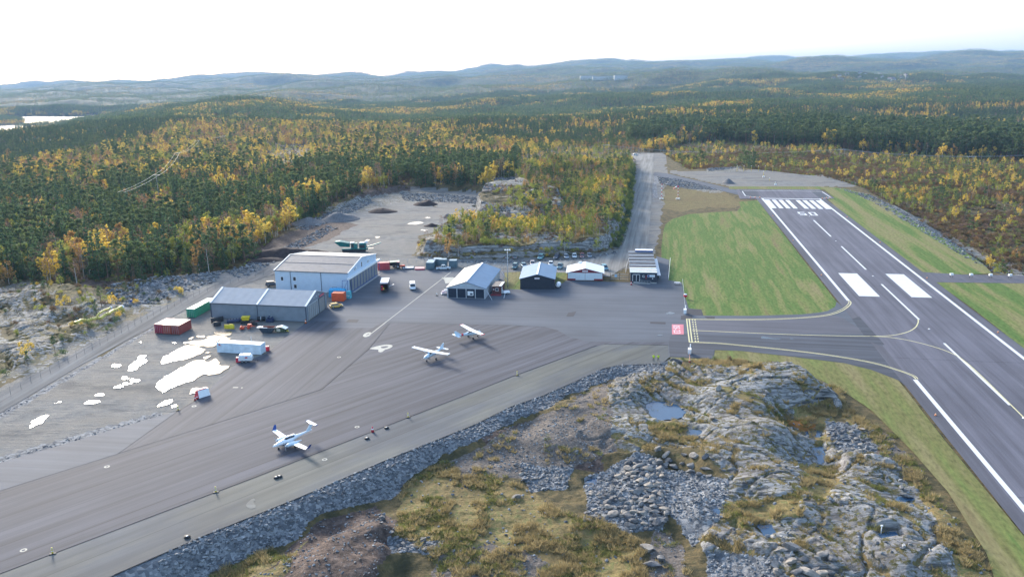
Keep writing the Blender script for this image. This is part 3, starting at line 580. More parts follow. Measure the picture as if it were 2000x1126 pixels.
# runway in its own frame: origin at the far left corner of the threshold line, +u towards the camera, +v across to the right
R0 = G(1488.3, 387.0); RU = Vector((math.cos(RW_ANG), math.sin(RW_ANG), 0)); RV = Vector((-RU.y, RU.x, 0))
def RWY(u, v): return (R0+RU*u+RV*v).xy
def quad_u(mb, u0, u1, v0, v1, z):
    a, b, c, d = RWY(u0, v0), RWY(u1, v0), RWY(u1, v1), RWY(u0, v1); mb.add([(a.x, a.y, z), (b.x, b.y, z), (c.x, c.y, z), (d.x, d.y, z)], [(0, 1, 2, 3)])
mb = MB(); quad_u(mb, -.5, 700, -3.2, 33.2, .038); mb.build("runway_shoulder", M_RUNS, kind='structure')
mb = MB(); quad_u(mb, -.3, 700, -.9, 30.9, .044); mb.build("runway", M_RUN, kind='structure')
sheet("runway_turn_pad", [(1438, 369.5), (1600, 370), (1612, 375), (1630, 387), (1612, 389.2), (1481, 388.2), (1445, 388)], .03, M_RUN)
sheet("runway_turn_pad", [(1444, 371), (1476, 372), (1486, 386), (1456, 383.5), (1450, 378)], .036, M_TAXI)
sheet("runway_turn_pad", [(1583, 373), (1605, 373), (1626, 386), (1602, 387)], .036, M_TAXI)
sheet("asphalt_patch", [(1664, 623), (1678, 617.8), (1728, 673), (1719, 674.5), (1696, 666)], .048, M_TAXI)
sheet("taxiway", [(1800, 531), (1880, 536), (1960, 537), (2100, 540), (2100, 554), (2000, 553), (1827, 551)], .03, M_RUNS)
mb = MB()
quad_u(mb, 0, 1.6, -.45, 30.45, .056)
for k in range(4):
    for v0 in (1.0 if k == 0 else .9+3.45*k, ):
        wv = 2.1
        quad_u(mb, 5.5, 34, v0 if k else -.45+.9, v0+wv, .056); quad_u(mb, 5.5, 34, 30-v0-wv, (30-v0) if k else 29.55, .056)
for v in (-.45, 29.55): quad_u(mb, 1.6 if v < 0 else 1.6, 200, v, v+.9, .056)
mb.build("runway_marking", M_WHITE, kind='structure')
mb = MB()
Lc = lambda px, py: ((G(px, py)-R0).dot(RU), (G(px, py)-R0).dot(RV))
uE = Lc(1659, 587)[0]; uE2 = Lc(1786, 741)[0]
mb = MB(); quad_u(mb, uE2, 700, -.45, .5, .056); quad_u(mb, 200, 700, 29.55, 30.45, .056); mb.build("runway_marking", M_WHITE, kind='structure')
me_ = bpy.data.objects["runway_marking"].data
# shorten the left edge line where the taxiway joins
for v in me_.vertices:
    q = Vector(v.co)-R0; 
    if abs(q.dot(RU)-200) < 1 and q.dot(RV) < 2: v.co = Vector(v.co)+RU*(uE-200)
for (a, b) in (((1588, 430), (1624, 462)), ((1643, 481), (1693, 526.5)), ((1722, 555), (1797, 624)), ((1845, 670), (1975, 791))):
    mb = MB(); u0, v0 = Lc(*a); u1, v1 = Lc(*b); quad_u(mb, u0, u1, 14.7, 15.3, .056); mb.build("runway_marking", M_WHITE, kind='structure')
for a, b in (((1637.1, 533.2), (1673.2, 533.6)), ((1729.1, 534.8), (1765.4, 536))):
    mb = MB(); u0, v0 = Lc(*a); u1, v1 = Lc(*b); quad_u(mb, u0, u0+30.3, v0, v1, .056); mb.build("runway_marking", M_WHITE, kind='structure')
for u in (34.6, 78, 131, 190, 262, 331): ribbon("asphalt_joint", [RWY(u, -.8), RWY(u+.3, 15), RWY(u-.2, 30.8)], .09, .05, M_SEAM, False, True)
# designator 05 laid out for pilots arriving over the far threshold
def seg_digit(mb, segs, u0, v0, hu, wv, s=.9):              # u grows away from threshold = up of the digit ... drawn rotated for us
    for a in segs:
        if a == 'top': quad_u(mb, u0+hu-s*1.6, u0+hu, v0, v0+wv, .056)
        if a == 'mid': quad_u(mb, u0+hu/2-s*.8, u0+hu/2+s*.8, v0, v0+wv, .056)
        if a == 'bot': quad_u(mb, u0, u0+s*1.6, v0, v0+wv, .056)
        if a == 'lu': quad_u(mb, u0+hu/2, u0+hu, v0+wv-s, v0+wv, .0564)
        if a == 'll': quad_u(mb, u0, u0+hu/2, v0+wv-s, v0+wv, .0564)
        if a == 'ru': quad_u(mb, u0+hu/2, u0+hu, v0, v0+s, .0564)
        if a == 'rl': quad_u(mb, u0, u0+hu/2, v0, v0+s, .0564)
mb = MB(); u0 = Lc(1565, 416)[0]; u0 = Lc(1557, 415)[0]-1.5
seg_digit(mb, ('top', 'mid', 'bot', 'lu', 'rl'), u0, 11.2, 9.5, 3.4)
seg_digit(mb, ('top', 'bot', 'lu', 'll', 'ru', 'rl'), u0, 16.2, 9.5, 3.4)
mb.build("runway_marking", M_WHITE, kind='structure')
# yellow taxi lines
for P_, wd in (([(1341, 623.6), (1420, 624.5), (1500, 624), (1566, 621), (1612, 616.5), (1640, 609), (1655, 600), (1662, 592), (1659, 587)], .3), ([(1341, 622.4), (1420, 623.2), (1500, 622.6), (1566, 619.8), (1610, 615), (1636, 607.5), (1651, 599), (1658, 591), (1656, 587)], .2),
               ([(1347, 668.3), (1400, 670.5), (1450, 675), (1540, 684), (1620, 694), (1700, 708), (1750, 722), (1780, 733), (1789, 740)], .3), ([(1347, 667.3), (1400, 669.3), (1450, 673.7), (1540, 682.8), (1620, 692.8), (1702, 706.8), (1752, 721), (1784, 732.5), (1793, 740)], .2),
               ([(1352, 645), (1420, 648), (1540, 653), (1640, 655.7), (1700, 656.4), (1740, 655), (1770, 649), (1787, 640), (1793, 630), (1793, 623)], .3), ([(1700, 656.4), (1740, 659), (1790, 668), (1850, 686), (1890, 710), (1975, 791), (2010, 826)], .3), ([(1344, 625), (1348, 668)], .0)):
    if wd: ribbon("taxiway_marking", P_, wd, .0575, M_YELL)
mb = MB()
A, B = G(1341, 622.5), G(1346.5, 668.3); d = (B-A).normalized(); n = Vector((-d.y, d.x, 0)); Ln = (B-A).length
for off in (0, .7):
    ribbon_mb(mb, [A+n*off, B+n*off], .32, .0578)
for off in (1.6, 2.3):
    k = 0.2
    while k < Ln-1: ribbon_mb(mb, [A+n*off+d*k, A+n*off+d*(k+1.1)], .32, .0578); k += 2.15
mb.build("holding_position_marking", M_YELL, kind='structure')
mb = MB(); mb2 = MB()
ribbon("taxiway_marking", [(881, 531), (820, 578), (777, 611), (724, 652)], .3, .0575, M_WORN, False)
def ellipse(px, py, rx, ry, n=20): return [(px+rx*math.cos(2*math.pi*k/n), py+ry*math.sin(2*math.pi*k/n)) for k in range(n)]
sheet("taxiway_marking", [(708, 656), (712, 651), (719, 648.5), (725, 649), (725, 653), (720, 657), (712, 658.5)], .0575, M_WORN, it=1)
sheet("taxiway_marking", [(715, 653.5), (721, 651.3), (721, 652.6), (716, 654.5)], .062, M_LANE)
WORN = M_WORN
sheet("taxiway_marking", [(720, 681), (732, 677), (745, 674), (757, 672.5), (766, 673.5), (767, 677), (760, 680.5), (751, 683), (746, 688), (738, 687), (740, 682.5), (730, 682)], .0575, WORN, it=1)
sheet("taxiway_marking", [(742, 678), (752, 675.6), (760, 676), (756, 678.5), (747, 680.5)], .062, M_LANE, it=1)
sheet("taxiway_marking", [(862, 541.5), (885, 541.5), (888, 543), (881, 553), (870, 553.5), (868, 547)], .0575, WORN)
sheet("taxiway_marking", [(480, 984), (494, 972), (500, 976), (494, 980), (502, 990), (490, 994), (482, 990)], .06, asphalt("pale spill", (.17, .175, .165), 0, 40, .2, seam=1.), it=1)
for (x, y) in ((46, 1074), (209, 911), (379, 793), (662, 697.5), (697.5, 833.5), (634, 897)):
    mb = MB(); c0 = G(x, y); r = .5
    P_ = [(c0.x+r*math.cos(k*math.pi/8), c0.y+r*math.sin(k*math.pi/8)) for k in range(16)]; Q_ = [(c0.x+r*.5*math.cos(k*math.pi/8), c0.y+r*.5*math.sin(k*math.pi/8)) for k in range(16)]
    mb.add([(a, b, .058) for a, b in P_]+[(a, b, .058) for a, b in Q_], [(i, (i+1) % 16, 16+(i+1) % 16, 16+i) for i in range(16)]); mb.build("taxiway_marking", M_WORN, kind='structure')
for v_, w_ in (([(455, 756.5), (465, 756.5)], .5), ([(471, 757), (474, 757)], .5)): ribbon("taxiway_marking", v_, w_, .058, M_WORN, False)
M_RED = mat("faded red paint", (.55, .16, .19), .6, vary=.12, scale=1)
sheet("instruction_marking", [(1312.2, 633.4), (1335, 633.4), (1335.6, 653), (1312.5, 653)], .0575, M_RED)
mb = MB(); quad_pts = [(1443, 375), (1608, 376.5)]
for P_ in ([(1449.5, 373.3), (1456, 382.6)], [(1449.5, 373.3), (1530, 372.3), (1606, 374.7)], [(1606, 374.7), (1623, 386)], [(1623, 386), (1600, 388.3)], [(1456, 382.6), (1488, 386.5)]): ribbon("runway_marking", P_, .5, .058, M_WHITE, False)
# text helper (built-in font, real flat lettering)
def text_mesh(name, s, size, m, parent=None, loc=(0, 0, 0), rot=(0, 0, 0), ext=.004, kind=None, sx=1.):
    cu = bpy.data.curves.new(name, 'FONT'); cu.body = s; cu.size = size; cu.extrude = ext; cu.align_x = 'CENTER'; cu.align_y = 'CENTER'; cu.resolution_u = 2
    o = bpy.data.objects.new(name, cu); C.objects.link(o); bpy.context.view_layer.update()
    me = bpy.data.meshes.new_from_object(o.evaluated_get(bpy.context.evaluated_depsgraph_get())); bpy.data.objects.remove(o); bpy.data.curves.remove(cu)
    me.materials.clear(); me.materials.append(m); q = bpy.data.objects.new(name, me); C.objects.link(q); q.location = loc; q.rotation_euler = rot; q.scale = (sx, 1, 1)
    if parent is not None: q.parent = parent
    if kind: q["kind"] = kind
    return q
pc = (G(1312.2, 633.4)+G(1335.6, 653))/2
text_mesh("instruction_marking", "05-23", 2.6, M_WHITE, None, (pc.x-.35, pc.y, .064), (0, 0, math.radians(-99)), .001, 'structure', sx=1.25)
# ---------------------------------------------------------------- standing water
M_WATER = bpy.data.materials.new("standing water"); M_WATER.use_nodes = True
_p = M_WATER.node_tree.nodes["Principled BSDF"]; _p.inputs["Base Color"].default_value = (.016, .022, .028, 1); _p.inputs["Roughness"].default_value = .13; _p.inputs["IOR"].default_value = 1.33; _p.inputs["Specular IOR Level"].default_value = .9
_n = M_WATER.node_tree.nodes.new("ShaderNodeTexNoise"); _n.inputs["Scale"].default_value = .8; _b = M_WATER.node_tree.nodes.new("ShaderNodeBump"); _b.inputs["Strength"].default_value = .05; _b.inputs["Distance"].default_value = .05
M_WATER.node_tree.links.new(_n.outputs[0], _b.inputs["Height"]); M_WATER.node_tree.links.new(_b.outputs[0], _p.inputs["Normal"])
M_WET = mat("wet gravel", (.135, .135, .128), .95, vary=.3, scale=.8, spec=.05)
def c3(L_): return [(200+x/4.33, 600+y/4.33) for x, y in L_]
PUD = [c3([(455, 665), (500, 600), (600, 560), (640, 520), (690, 500), (750, 460), (850, 440), (870, 460), (960, 430), (985, 450), (1000, 480), (1085, 485), (1070, 515), (1000, 555), (920, 570), (850, 560), (800, 595), (700, 640), (600, 670), (510, 710), (470, 690)]),
       c3([(500, 455), (540, 410), (600, 370), (680, 330), (740, 325), (850, 335), (870, 350), (850, 390), (780, 410), (700, 440), (600, 450), (520, 470)]),
       c3([(690, 300), (715, 285), (770, 285), (880, 270), (890, 240), (980, 235), (1080, 255), (1075, 270), (970, 285), (965, 330), (860, 325), (800, 315)]), c3([(940, 215), (1000, 208), (1090, 215), (1085, 235), (1030, 245), (980, 232)]),
       c3([(210, 525), (250, 480), (330, 410), (370, 405), (365, 425), (330, 440), (370, 470), (310, 500), (260, 535)]), c3([(845, 412), (925, 403), (915, 420), (860, 435)]), c3([(460, 845), (510, 800), (600, 775), (612, 790), (560, 815), (500, 835)]), c3([(715, 262), (750, 248), (772, 250), (740, 272)])]
PUD += [c3(ellipse(*e)) for e in ((110, 488, 30, 12), (187, 595, 35, 12), (265, 612, 36, 14), (195, 645, 35, 12), (130, 672, 38, 12), (840, 242, 35, 8), (795, 700, 36, 20), (600, 835, 25, 8), (310, 297, 14, 5), (610, 298, 22, 7), (890, 383, 22, 6))]
PUD += [[(x/2.644, 700+y/2.644) for x, y in L_] for L_ in ([(143, 345), (180, 310), (235, 296), (240, 305), (235, 320), (170, 350)], [(425, 236), (460, 215), (530, 215), (480, 230)], ellipse(513, 183, 16, 6), ellipse(300, 226, 14, 3))]
PUD += [[(500+x/2.5, 340+y/2.5) for x, y in L_] for L_ in ([(735, 240), (770, 234), (800, 232), (825, 238), (790, 246), (740, 247)], ellipse(840, 212, 17, 4), ellipse(590, 308, 13, 4), ellipse(545, 323, 11, 4), ellipse(825, 273, 20, 4), ellipse(875, 156, 13, 4), ellipse(1072, 155, 22, 5), ellipse(557, 360, 18, 3), ellipse(1105, 182, 12, 3))]
PUD_BLUE = [[(1240+x/5.63, 540+y/5.63) for x, y in L_] for L_ in ([(330, 398), (360, 388), (380, 386), (450, 401), (390, 411), (345, 406)], [(210, 645), (260, 637), (305, 645), (260, 654)])] + [[(1300+x/2.857, 560+y/2.857) for x, y in L_] for L_ in ([(525, 283), (560, 279), (650, 290), (600, 293), (530, 292)], [(688, 290), (700, 288), (714, 291), (700, 294)])]
def puddle_sheet(pix, z, label, grp):
    Pw = [G(*p).xy for p in pix]; Pw = smooth_poly(Pw, 1); out = []
    n = len(Pw)
    for i in range(n):                                   # ragged shoreline
        a, b = Pw[i], Pw[(i+1) % n]; k = max(1, int((b-a).length/.5))
        for j in range(k): q = a+(b-a)*(j/k); out.append((q.x+1.1*float(fbm(q.x, q.y, 2.6, 4, .65)), q.y+1.9*float(fbm(q.x+40, q.y, 2.6, 4, .65))))
    return sheet("puddle", out, z, M_WATER, world=True)
for i, P_ in enumerate(PUD): puddle_sheet(P_, .0, None, None) if i < 100 else 0
for P_ in PUD_BLUE: puddle_sheet(P_, .052, None, None)
M_POND = M_WATER.copy(); M_POND.name = "sky tinted pond water"; M_POND.node_tree.nodes["Principled BSDF"].inputs["Base Color"].default_value = (.03, .075, .14, 1)  # blue of the reflected sky painted into the base colour
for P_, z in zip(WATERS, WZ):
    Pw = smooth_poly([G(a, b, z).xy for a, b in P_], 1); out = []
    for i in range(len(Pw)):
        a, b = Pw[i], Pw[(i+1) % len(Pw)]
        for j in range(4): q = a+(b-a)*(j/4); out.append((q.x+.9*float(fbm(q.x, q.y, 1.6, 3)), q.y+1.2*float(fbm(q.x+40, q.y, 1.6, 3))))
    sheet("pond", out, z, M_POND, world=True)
mb = MB(); mb.add([(-6000, 1500, -75), (0, 1500, -75), (-600, 4500, -75), (-6000, 4500, -75)], [(0, 1, 2, 3)]); mb.build("lake", M_WATER, kind='structure')
# ================================================================ VEGETATION
def leafmat(name, c1, c2, tr=.35, rough=.75):
    m = bpy.data.materials.new(name); m.use_nodes = True; t = m.node_tree; N = t.nodes; L = t.links; p = N["Principled BSDF"]
    p.inputs["Roughness"].default_value = rough; p.inputs["Specular IOR Level"].default_value = .15
    oi = N.new("ShaderNodeObjectInfo"); geo = N.new("ShaderNodeNewGeometry")
    ad = N.new("ShaderNodeMath"); ad.operation = 'ADD'; L.new(oi.outputs["Random"], ad.inputs[0])
    s = N.new("ShaderNodeMath"); s.operation = 'MULTIPLY'; s.inputs[1].default_value = .35; L.new(geo.outputs["Random Per Island"], s.inputs[0]); L.new(s.outputs[0], ad.inputs[1])
    fr = N.new("ShaderNodeMath"); fr.operation = 'MULTIPLY'; fr.inputs[1].default_value = .74; L.new(ad.outputs[0], fr.inputs[0])
    mx = N.new("ShaderNodeMix"); mx.data_type = 'RGBA'; mx.inputs[6].default_value = (*c1, 1); mx.inputs[7].default_value = (*c2, 1); L.new(fr.outputs[0], mx.inputs[0])
    L.new(mx.outputs[2], p.inputs["Base Color"])
    trn = N.new("ShaderNodeBsdfTranslucent"); L.new(mx.outputs[2], trn.inputs[0]); ms = N.new("ShaderNodeMixShader"); ms.inputs[0].default_value = tr
    L.new(p.outputs[0], ms.inputs[1]); L.new(trn.outputs[0], ms.inputs[2]); L.new(ms.outputs[0], N["Material Output"].inputs[0]); return m
M_PINE = leafmat("pine needles", (.075, .125, .058), (.175, .215, .085), .45)
M_SPRUCE = leafmat("spruce needles", (.046, .098, .054), (.115, .165, .072), .4)
M_BY = leafmat("yellow birch leaves", (.72, .50, .09), (.52, .42, .10), .5)
M_BO = leafmat("orange autumn leaves", (.44, .26, .09), (.34, .215, .085), .45)
M_BL = leafmat("yellow green leaves", (.36, .36, .075), (.20, .25, .06), .45)
M_BB = leafmat("bare twigs", (.19, .13, .10), (.27, .175, .11), .3)
M_HE = leafmat("heath leaves", (.23, .125, .06), (.15, .13, .05), .3)
M_BARKP = mat("pine bark", (.16, .105, .075), .9, vary=.3, scale=3); M_BARKB = mat("birch bark", (.48, .46, .43), .8, vary=.3, scale=4)
def leaf_cloud(rng, centers, radii, n, size, flat=.6, droop=0.):
    """n leaf sprays (small bent triangles) spread through blobs"""
    k = rng.integers(0, len(centers), n); c = np.array(centers)[k]; r = np.array(radii)[k]
    d = rng.normal(size=(n, 3)); d /= np.linalg.norm(d, axis=1)[:, None]; q = rng.random(n)**.4
    p = c + d*r*q[:, None]
    a = rng.normal(size=(n, 3)); a[:, 2] *= flat; a /= np.linalg.norm(a, axis=1)[:, None]; b = rng.normal(size=(n, 3)); b -= a*np.sum(a*b, 1)[:, None]; b /= np.linalg.norm(b, axis=1)[:, None]
    s = size*(.6+.8*rng.random(n))[:, None]
    V = np.stack([p-a*s-b*s*.6, p+a*s-b*s*.5, p+a*s*.3+b*s], 1).reshape(-1, 3); V[2::3, 2] -= droop
    Fc = np.arange(n*3).reshape(-1, 3); return V, Fc
def raw_mesh(name, V, Fc, mats, mi=None):
    me = bpy.data.meshes.new(name); me.from_pydata(np.asarray(V).tolist(), [], [list(map(int, f)) for f in Fc])
    for m in mats: me.materials.append(m)
    if mi is not None: me.polygons.foreach_set('material_index', mi)
    me.update(); return me
def trunk_geo(rng, h, r, top, limbs=0, reach=1.5, z0=.4):
    mb = MB(); x, y = rng.normal()*.15, rng.normal()*.15
    pts = [(0, 0, -.4), (x*.5, y*.5, h*.4), (x, y, h*.75), (x*.8, y*.8, top)]; rr = [r*1.2, r*.8, r*.5, r*.15]
    for i in range(3): mb.tube(pts[i], pts[i+1], rr[i], rr[i+1], 6, cap=False)
    for _ in range(limbs):
        z = h*(z0+(.92-z0)*rng.random()); t = rng.random()*6.283; rc = reach*(.5+.5*rng.random())
        mb.tube((x*z/h, y*z/h, z), (math.cos(t)*rc, math.sin(t)*rc, z+rc*.45), r*.28, r*.08, 3, cap=False)
    return mb
def conifer(seed, h, kind, dense=1.0, leaf=None):
    rng = np.random.default_rng(seed); 
    if kind == 'spruce':
        cen, rad = [], []
        n = 16
        for i in range(n):
            t = i/(n-1); z = h*(.12+.86*t); R = (1-t)**.85*h*.20+.12
            for k in range(max(2, int(6*(1-t)+1))):
                a = rng.random()*6.283; cen.append((math.cos(a)*R*.62, math.sin(a)*R*.62, z-R*.25)); rad.append((R*.5+.1, R*.5+.1, .28+.1*(1-t)))
        V, Fc = leaf_cloud(rng, cen, rad, int(330*dense), leaf or h*.030, .35, .12)
        tb = trunk_geo(rng, h, h*.013, h*.97)
    else:
        cen, rad = [], []; base = .38+.2*rng.random()
        for i in range(14):
            t = rng.random(); z = h*(base+(.97-base)*t); R = h*.18*(1-abs(t-.35)*.9)*(.6+.5*rng.random()); a = rng.random()*6.283
            cen.append((math.cos(a)*R*.75, math.sin(a)*R*.75, z)); s = h*(.05+.035*rng.random())*(1.15-.45*t); rad.append((s*1.25, s*1.25, s*.75))
        cen.append((0, 0, h*.95)); rad.append((h*.04, h*.04, h*.05))
        V, Fc = leaf_cloud(rng, cen, rad, int(330*dense), leaf or h*.028, .4)
        tb = trunk_geo(rng, h, h*.013, h*.93, 7, h*.13, base*.7)
    return tb, V, Fc
def broad(seed, h, dense=1.0, bare=False, leaf=None):
    rng = np.random.default_rng(seed); cen, rad = [], []; w_ = h*(.21+.07*rng.random())
    for i in range(13):
        t = rng.random(); z = h*(.28+.66*t); R = w_*math.sin(math.pi*min(.95, .18+.72*t))**.7*(.5+.6*rng.random()); a = rng.random()*6.283
        s = h*(.08+.06*rng.random())*(1.2-.5*t); cen.append((math.cos(a)*R, math.sin(a)*R, z)); rad.append((s, s, s*1.25))
    cen.append((0, 0, h*.93)); rad.append((h*.04, h*.04, h*.08))
    V, Fc = leaf_cloud(rng, cen, rad, int((200 if bare else 330)*dense), leaf or (h*.020 if bare else h*.032), 1.6 if bare else .8)
    return trunk_geo(rng, h, h*.009, h*.9, 9 if bare else 6, h*.16, .25), V, Fc
def bush(seed, h, dense=1., wid=1.):
    rng = np.random.default_rng(seed); cen, rad = [], []
    for i in range(9):
        a = rng.random()*6.283; R = h*.5*rng.random()*wid; s = h*(.2+.2*rng.random()); cen.append((math.cos(a)*R, math.sin(a)*R, s*.8+h*.3*rng.random())); rad.append((s*wid, s*wid, s))
    return leaf_cloud(rng, cen, rad, int(240*dense), h*.055, .9)
def merged(name, tb, V, Fc, mt, ml):
    n0 = len(tb.v); Vv = np.vstack([np.array(tb.v), V]); fs = [list(f) for f in tb.f]+[[int(i)+n0 for i in f] for f in Fc]
    return raw_mesh(name, Vv, fs, [mt, ml], [0]*len(tb.f)+[1]*len(Fc))
KINDS = []       # (family, height, trunk mesh or None, crown mesh, merged mesh)
def reg(fam, h, tb, V, Fc, mt, ml, nm):
    if tb is None: cm = raw_mesh(nm, V, Fc, [ml]); KINDS.append((fam, h, None, cm, cm, nm)); return
    tm = bpy.data.meshes.new("trunk"); tm.from_pydata(tb.v, [], tb.f); tm.materials.append(mt)
    KINDS.append((fam, h, tm, raw_mesh("crown", V, Fc, [ml]), merged(nm, tb, V, Fc, mt, ml), nm))
for i in range(4): reg('pine', 12, *conifer(10+i, 12, 'pine'), M_BARKP, M_PINE, "pine_tree")
for i in range(3): reg('spruce', 12, *conifer(30+i, 12, 'spruce'), M_BARKP, M_SPRUCE, "spruce_tree")
for fam, ml, b_ in (('yellow', M_BY, 0), ('orange', M_BO, 0), ('lime', M_BL, 0), ('brown', M_BB, 1)):
    for i in range(2): reg(fam, 9, *broad(50+i+7*len(KINDS), 9, bare=bool(b_)), M_BARKB, ml, "birch_tree")
for fam, ml in (('bush_y', M_BY), ('bush_o', M_HE), ('bush_l', M_BL), ('bush_b', M_BB), ('bush_g', M_PINE)):
    for i in range(2): reg(fam, 2, None, *bush(90+len(KINDS), 2), None, ml, "shrub")
FAM = {}
for k, q in enumerate(KINDS): FAM.setdefault(q[0], []).append(k)
VZ = [  # name, polygon, families, probabilities, keep fraction, height factor
 ('open', [(520, 290), (600, 285), (620, 320), (560, 345), (510, 330)], ['bush_y', 'bush_o', 'yellow', 'lime'], [.3, .3, .2, .2], .45, .6),
 ('greenstrip', [(-200, 232), (120, 236), (330, 246), (300, 268), (190, 292), (100, 310), (0, 338), (-200, 345)], ['pine', 'spruce', 'yellow', 'orange'], [.6, .3, .05, .05], 1, .8),
 ('yellowbelt', [(-200, 345), (0, 338), (190, 292), (330, 246), (480, 236), (700, 240), (860, 262), (1010, 292), (1010, 315), (880, 320), (760, 332), (600, 330), (450, 352), (230, 368), (100, 372), (0, 378), (-200, 385)], ['yellow', 'orange', 'brown', 'lime', 'pine', 'yellow'], [.24, .16, .15, .14, .10, .21], 1, 1.0),
 ('belt', [(-200, 360), (0, 352), (230, 362), (450, 350), (600, 330), (760, 332), (1010, 300), (1010, 340), (800, 362), (720, 385), (570, 440), (510, 500), (480, 525), (300, 540), (0, 545), (-200, 570)], ['pine', 'spruce', 'lime', 'orange', 'brown', 'yellow'], [.44, .20, .09, .07, .14, .06], 1, 1.0),
 ('pinewall', [(1225, 262), (1440, 250), (1700, 262), (2000, 272), (2400, 285), (2400, 338), (2000, 317), (1750, 300), (1640, 293), (1500, 284), (1430, 280), (1330, 278), (1225, 284)], ['pine', 'spruce', 'brown', 'yellow'], [.62, .28, .07, .03], 1, 1.5),
 ('knoll', [(815, 500), (825, 440), (1000, 350), (1000, 320), (1100, 290), (1240, 296), (1242, 360), (1235, 440), (1210, 500)], ['yellow', 'lime', 'brown', 'orange', 'pine', 'bush_l', 'bush_o', 'bush_g'], [.17, .24, .10, .04, .08, .22, .06, .09], 1, .52),
 ('scrub', [(1285, 302), (1330, 284), (1440, 268), (1700, 300), (2000, 318), (2300, 330), (2500, 640), (2100, 580), (1900, 535), (1850, 490), (1740, 402), (1640, 362), (1440, 325), (1300, 335)], ['brown', 'orange', 'lime', 'yellow', 'pine', 'bush_o', 'bush_b', 'bush_l'], [.16, .05, .14, .07, .08, .28, .11, .11], .8, .55),
 ('plot', [(1000, 290), (1240, 275), (1300, 285), (1240, 298), (1000, 340)], ['yellow', 'lime', 'pine', 'orange', 'brown'], [.25, .15, .3, .12, .18], 1, .75),
]
DEF = (['pine', 'spruce', 'brown', 'yellow', 'orange', 'lime'], [.42, .25, .12, .07, .05, .09])
def jgrid(y0, y1, s, rng):
    out = []
    y = y0
    while y < y1:
        w_ = y*.70+40; n = int(2*w_/s); xs = np.linspace(-w_, w_, n)+rng.uniform(-.45, .45, n)*s; out.append(np.stack([xs, y+rng.uniform(-.45, .45, n)*s], 1)); y += s
    return np.vstack(out)
def classify(P, rng):
    x, y = P[:, 0], P[:, 1]; z = ground(x, y); px, py = PX(x, y, z)
    ok = (px > -160) & (px < 2160) & (z > -74) & (py < 640)
    wpx = px+fbm(x, y, 25, 3)*1.2*F*10/np.hypot(x, y)/8; wpy = py+fbm(x+70, y, 25, 3)*F*3/np.hypot(x, y)/3
    pl = inpoly(x, y, PLATW) & ~inpoly(x, y, KNOLLW); pd = dpoly(x, y, PLATW)
    lo = inpoly(x, y, LOUTW); ok &= ~pl & (pd > 1.5); ok &= ~inpoly(x, y, FOREW)
    kn = inpoly(x, y, KNOLLW); kd = dpoly(x, y, KNOLLW); ok &= ~(kn & (kd < 3.0)); ok &= ~(inpoly(x, y, QFACEW) & (dpoly(x, y, QFACEW) < 7)); ok &= ~(kn & (y < 345) & (fbm(x+20, y, 9, 3) > .16))
    for Z in ZR+ZG+ZS: ok &= ~inpoly(wpx, wpy, Z) | kn
    fam = np.full(len(x), -1); fam_names = list(FAM); hf = np.ones(len(x)); u = rng.random(len(x)); keep = np.ones(len(x), bool); done = np.zeros(len(x), bool)
    cl = fbm(x, y, 26, 3); cl2 = fbm(x+500, y, 70, 3)
    def assign(msk, fams, pr):
        pr = np.array(pr)/sum(pr); cum = np.cumsum(pr); uu = np.clip(u*.40+(cl*1.15+.5)*.60, 0, .9999)
        for i, f in enumerate(fams):
            lo = cum[i-1] if i else 0; s_ = msk & (uu >= lo) & (uu < cum[i]); fam[s_] = fam_names.index(f)
    for nm, Z, fams, pr, kf, h_ in VZ:
        s_ = inpoly(wpx, wpy, Z) & ~done & (y < 1500); done |= s_; 
        if nm in ('yellowbelt', 'belt', 'knoll', 'scrub', 'plot'):  # shuffle which species cluster together
            order = rng.permutation(len(fams)) if 0 else range(len(fams)); fams = [fams[i] for i in order]; pr = [pr[i] for i in order]
        assign(s_, fams, pr); hf[s_] = h_; keep &= ~s_ | (rng.random(len(x)) < kf)
        if nm == 'scrub': keep &= ~s_ | (cl2 > -.15) | (rng.random(len(x)) < .35)
    rest = ~done; D = np.hypot(x, y)
    assign(rest, *DEF)
    # autumn stands in the far forest
    st = rest & (fbm(x-300, y, 120, 3) > .22); uu = rng.random(len(x)); fam[st & (uu < .35)] = fam_names.index('yellow'); fam[st & (uu > .35) & (uu < .6)] = fam_names.index('orange')
    hf[rest] = np.where(D[rest] < 950, 1.1, .95)
    lb = lo & (px > -80); bf = np.array([fam_names.index(f) for f in ('bush_o', 'bush_g', 'bush_l', 'bush_y', 'lime', 'pine')])[np.clip((u*6).astype(int), 0, 5)]; fam = np.where(lb, bf, fam); hf = np.where(lb, .33, hf); ok = np.where(lb, (fbm(x, y, 22, 3) > .08) & (rng.random(len(x)) < .55) & (px < 340), ok); 
    return x, y, z, px, py, fam, fam_names, hf*(.55+.75*rng.random(len(x)))*(1+.25*cl), ok & keep & (fam >= 0)
RT_ = np.random.default_rng(5)
PK = jgrid(290, 600, 3.1, RT_); PK = PK[inpoly(PK[:, 0], PK[:, 1], KNOLLW)]
Pn = np.vstack([PK, jgrid(150, 700, 4.15, RT_), jgrid(700, 1500, 5.2, RT_)])
x, y, z, px, py, fam, fn, hs, ok = classify(Pn, RT_)
x, y, z, px, py, fam, hs = [a[ok] for a in (x, y, z, px, py, fam, hs)]
ki = np.array([FAM[fn[f]][RT_.integers(0, len(FAM[fn[f]]))] for f in fam]); isb = np.array([KINDS[k][2] is None for k in ki]); hs = np.where(isb, np.clip(hs*2.4, .8, 2.1), hs)
conf = np.array([KINDS[k][5] != 'birch_tree' and KINDS[k][5] != 'shrub' for k in ki])
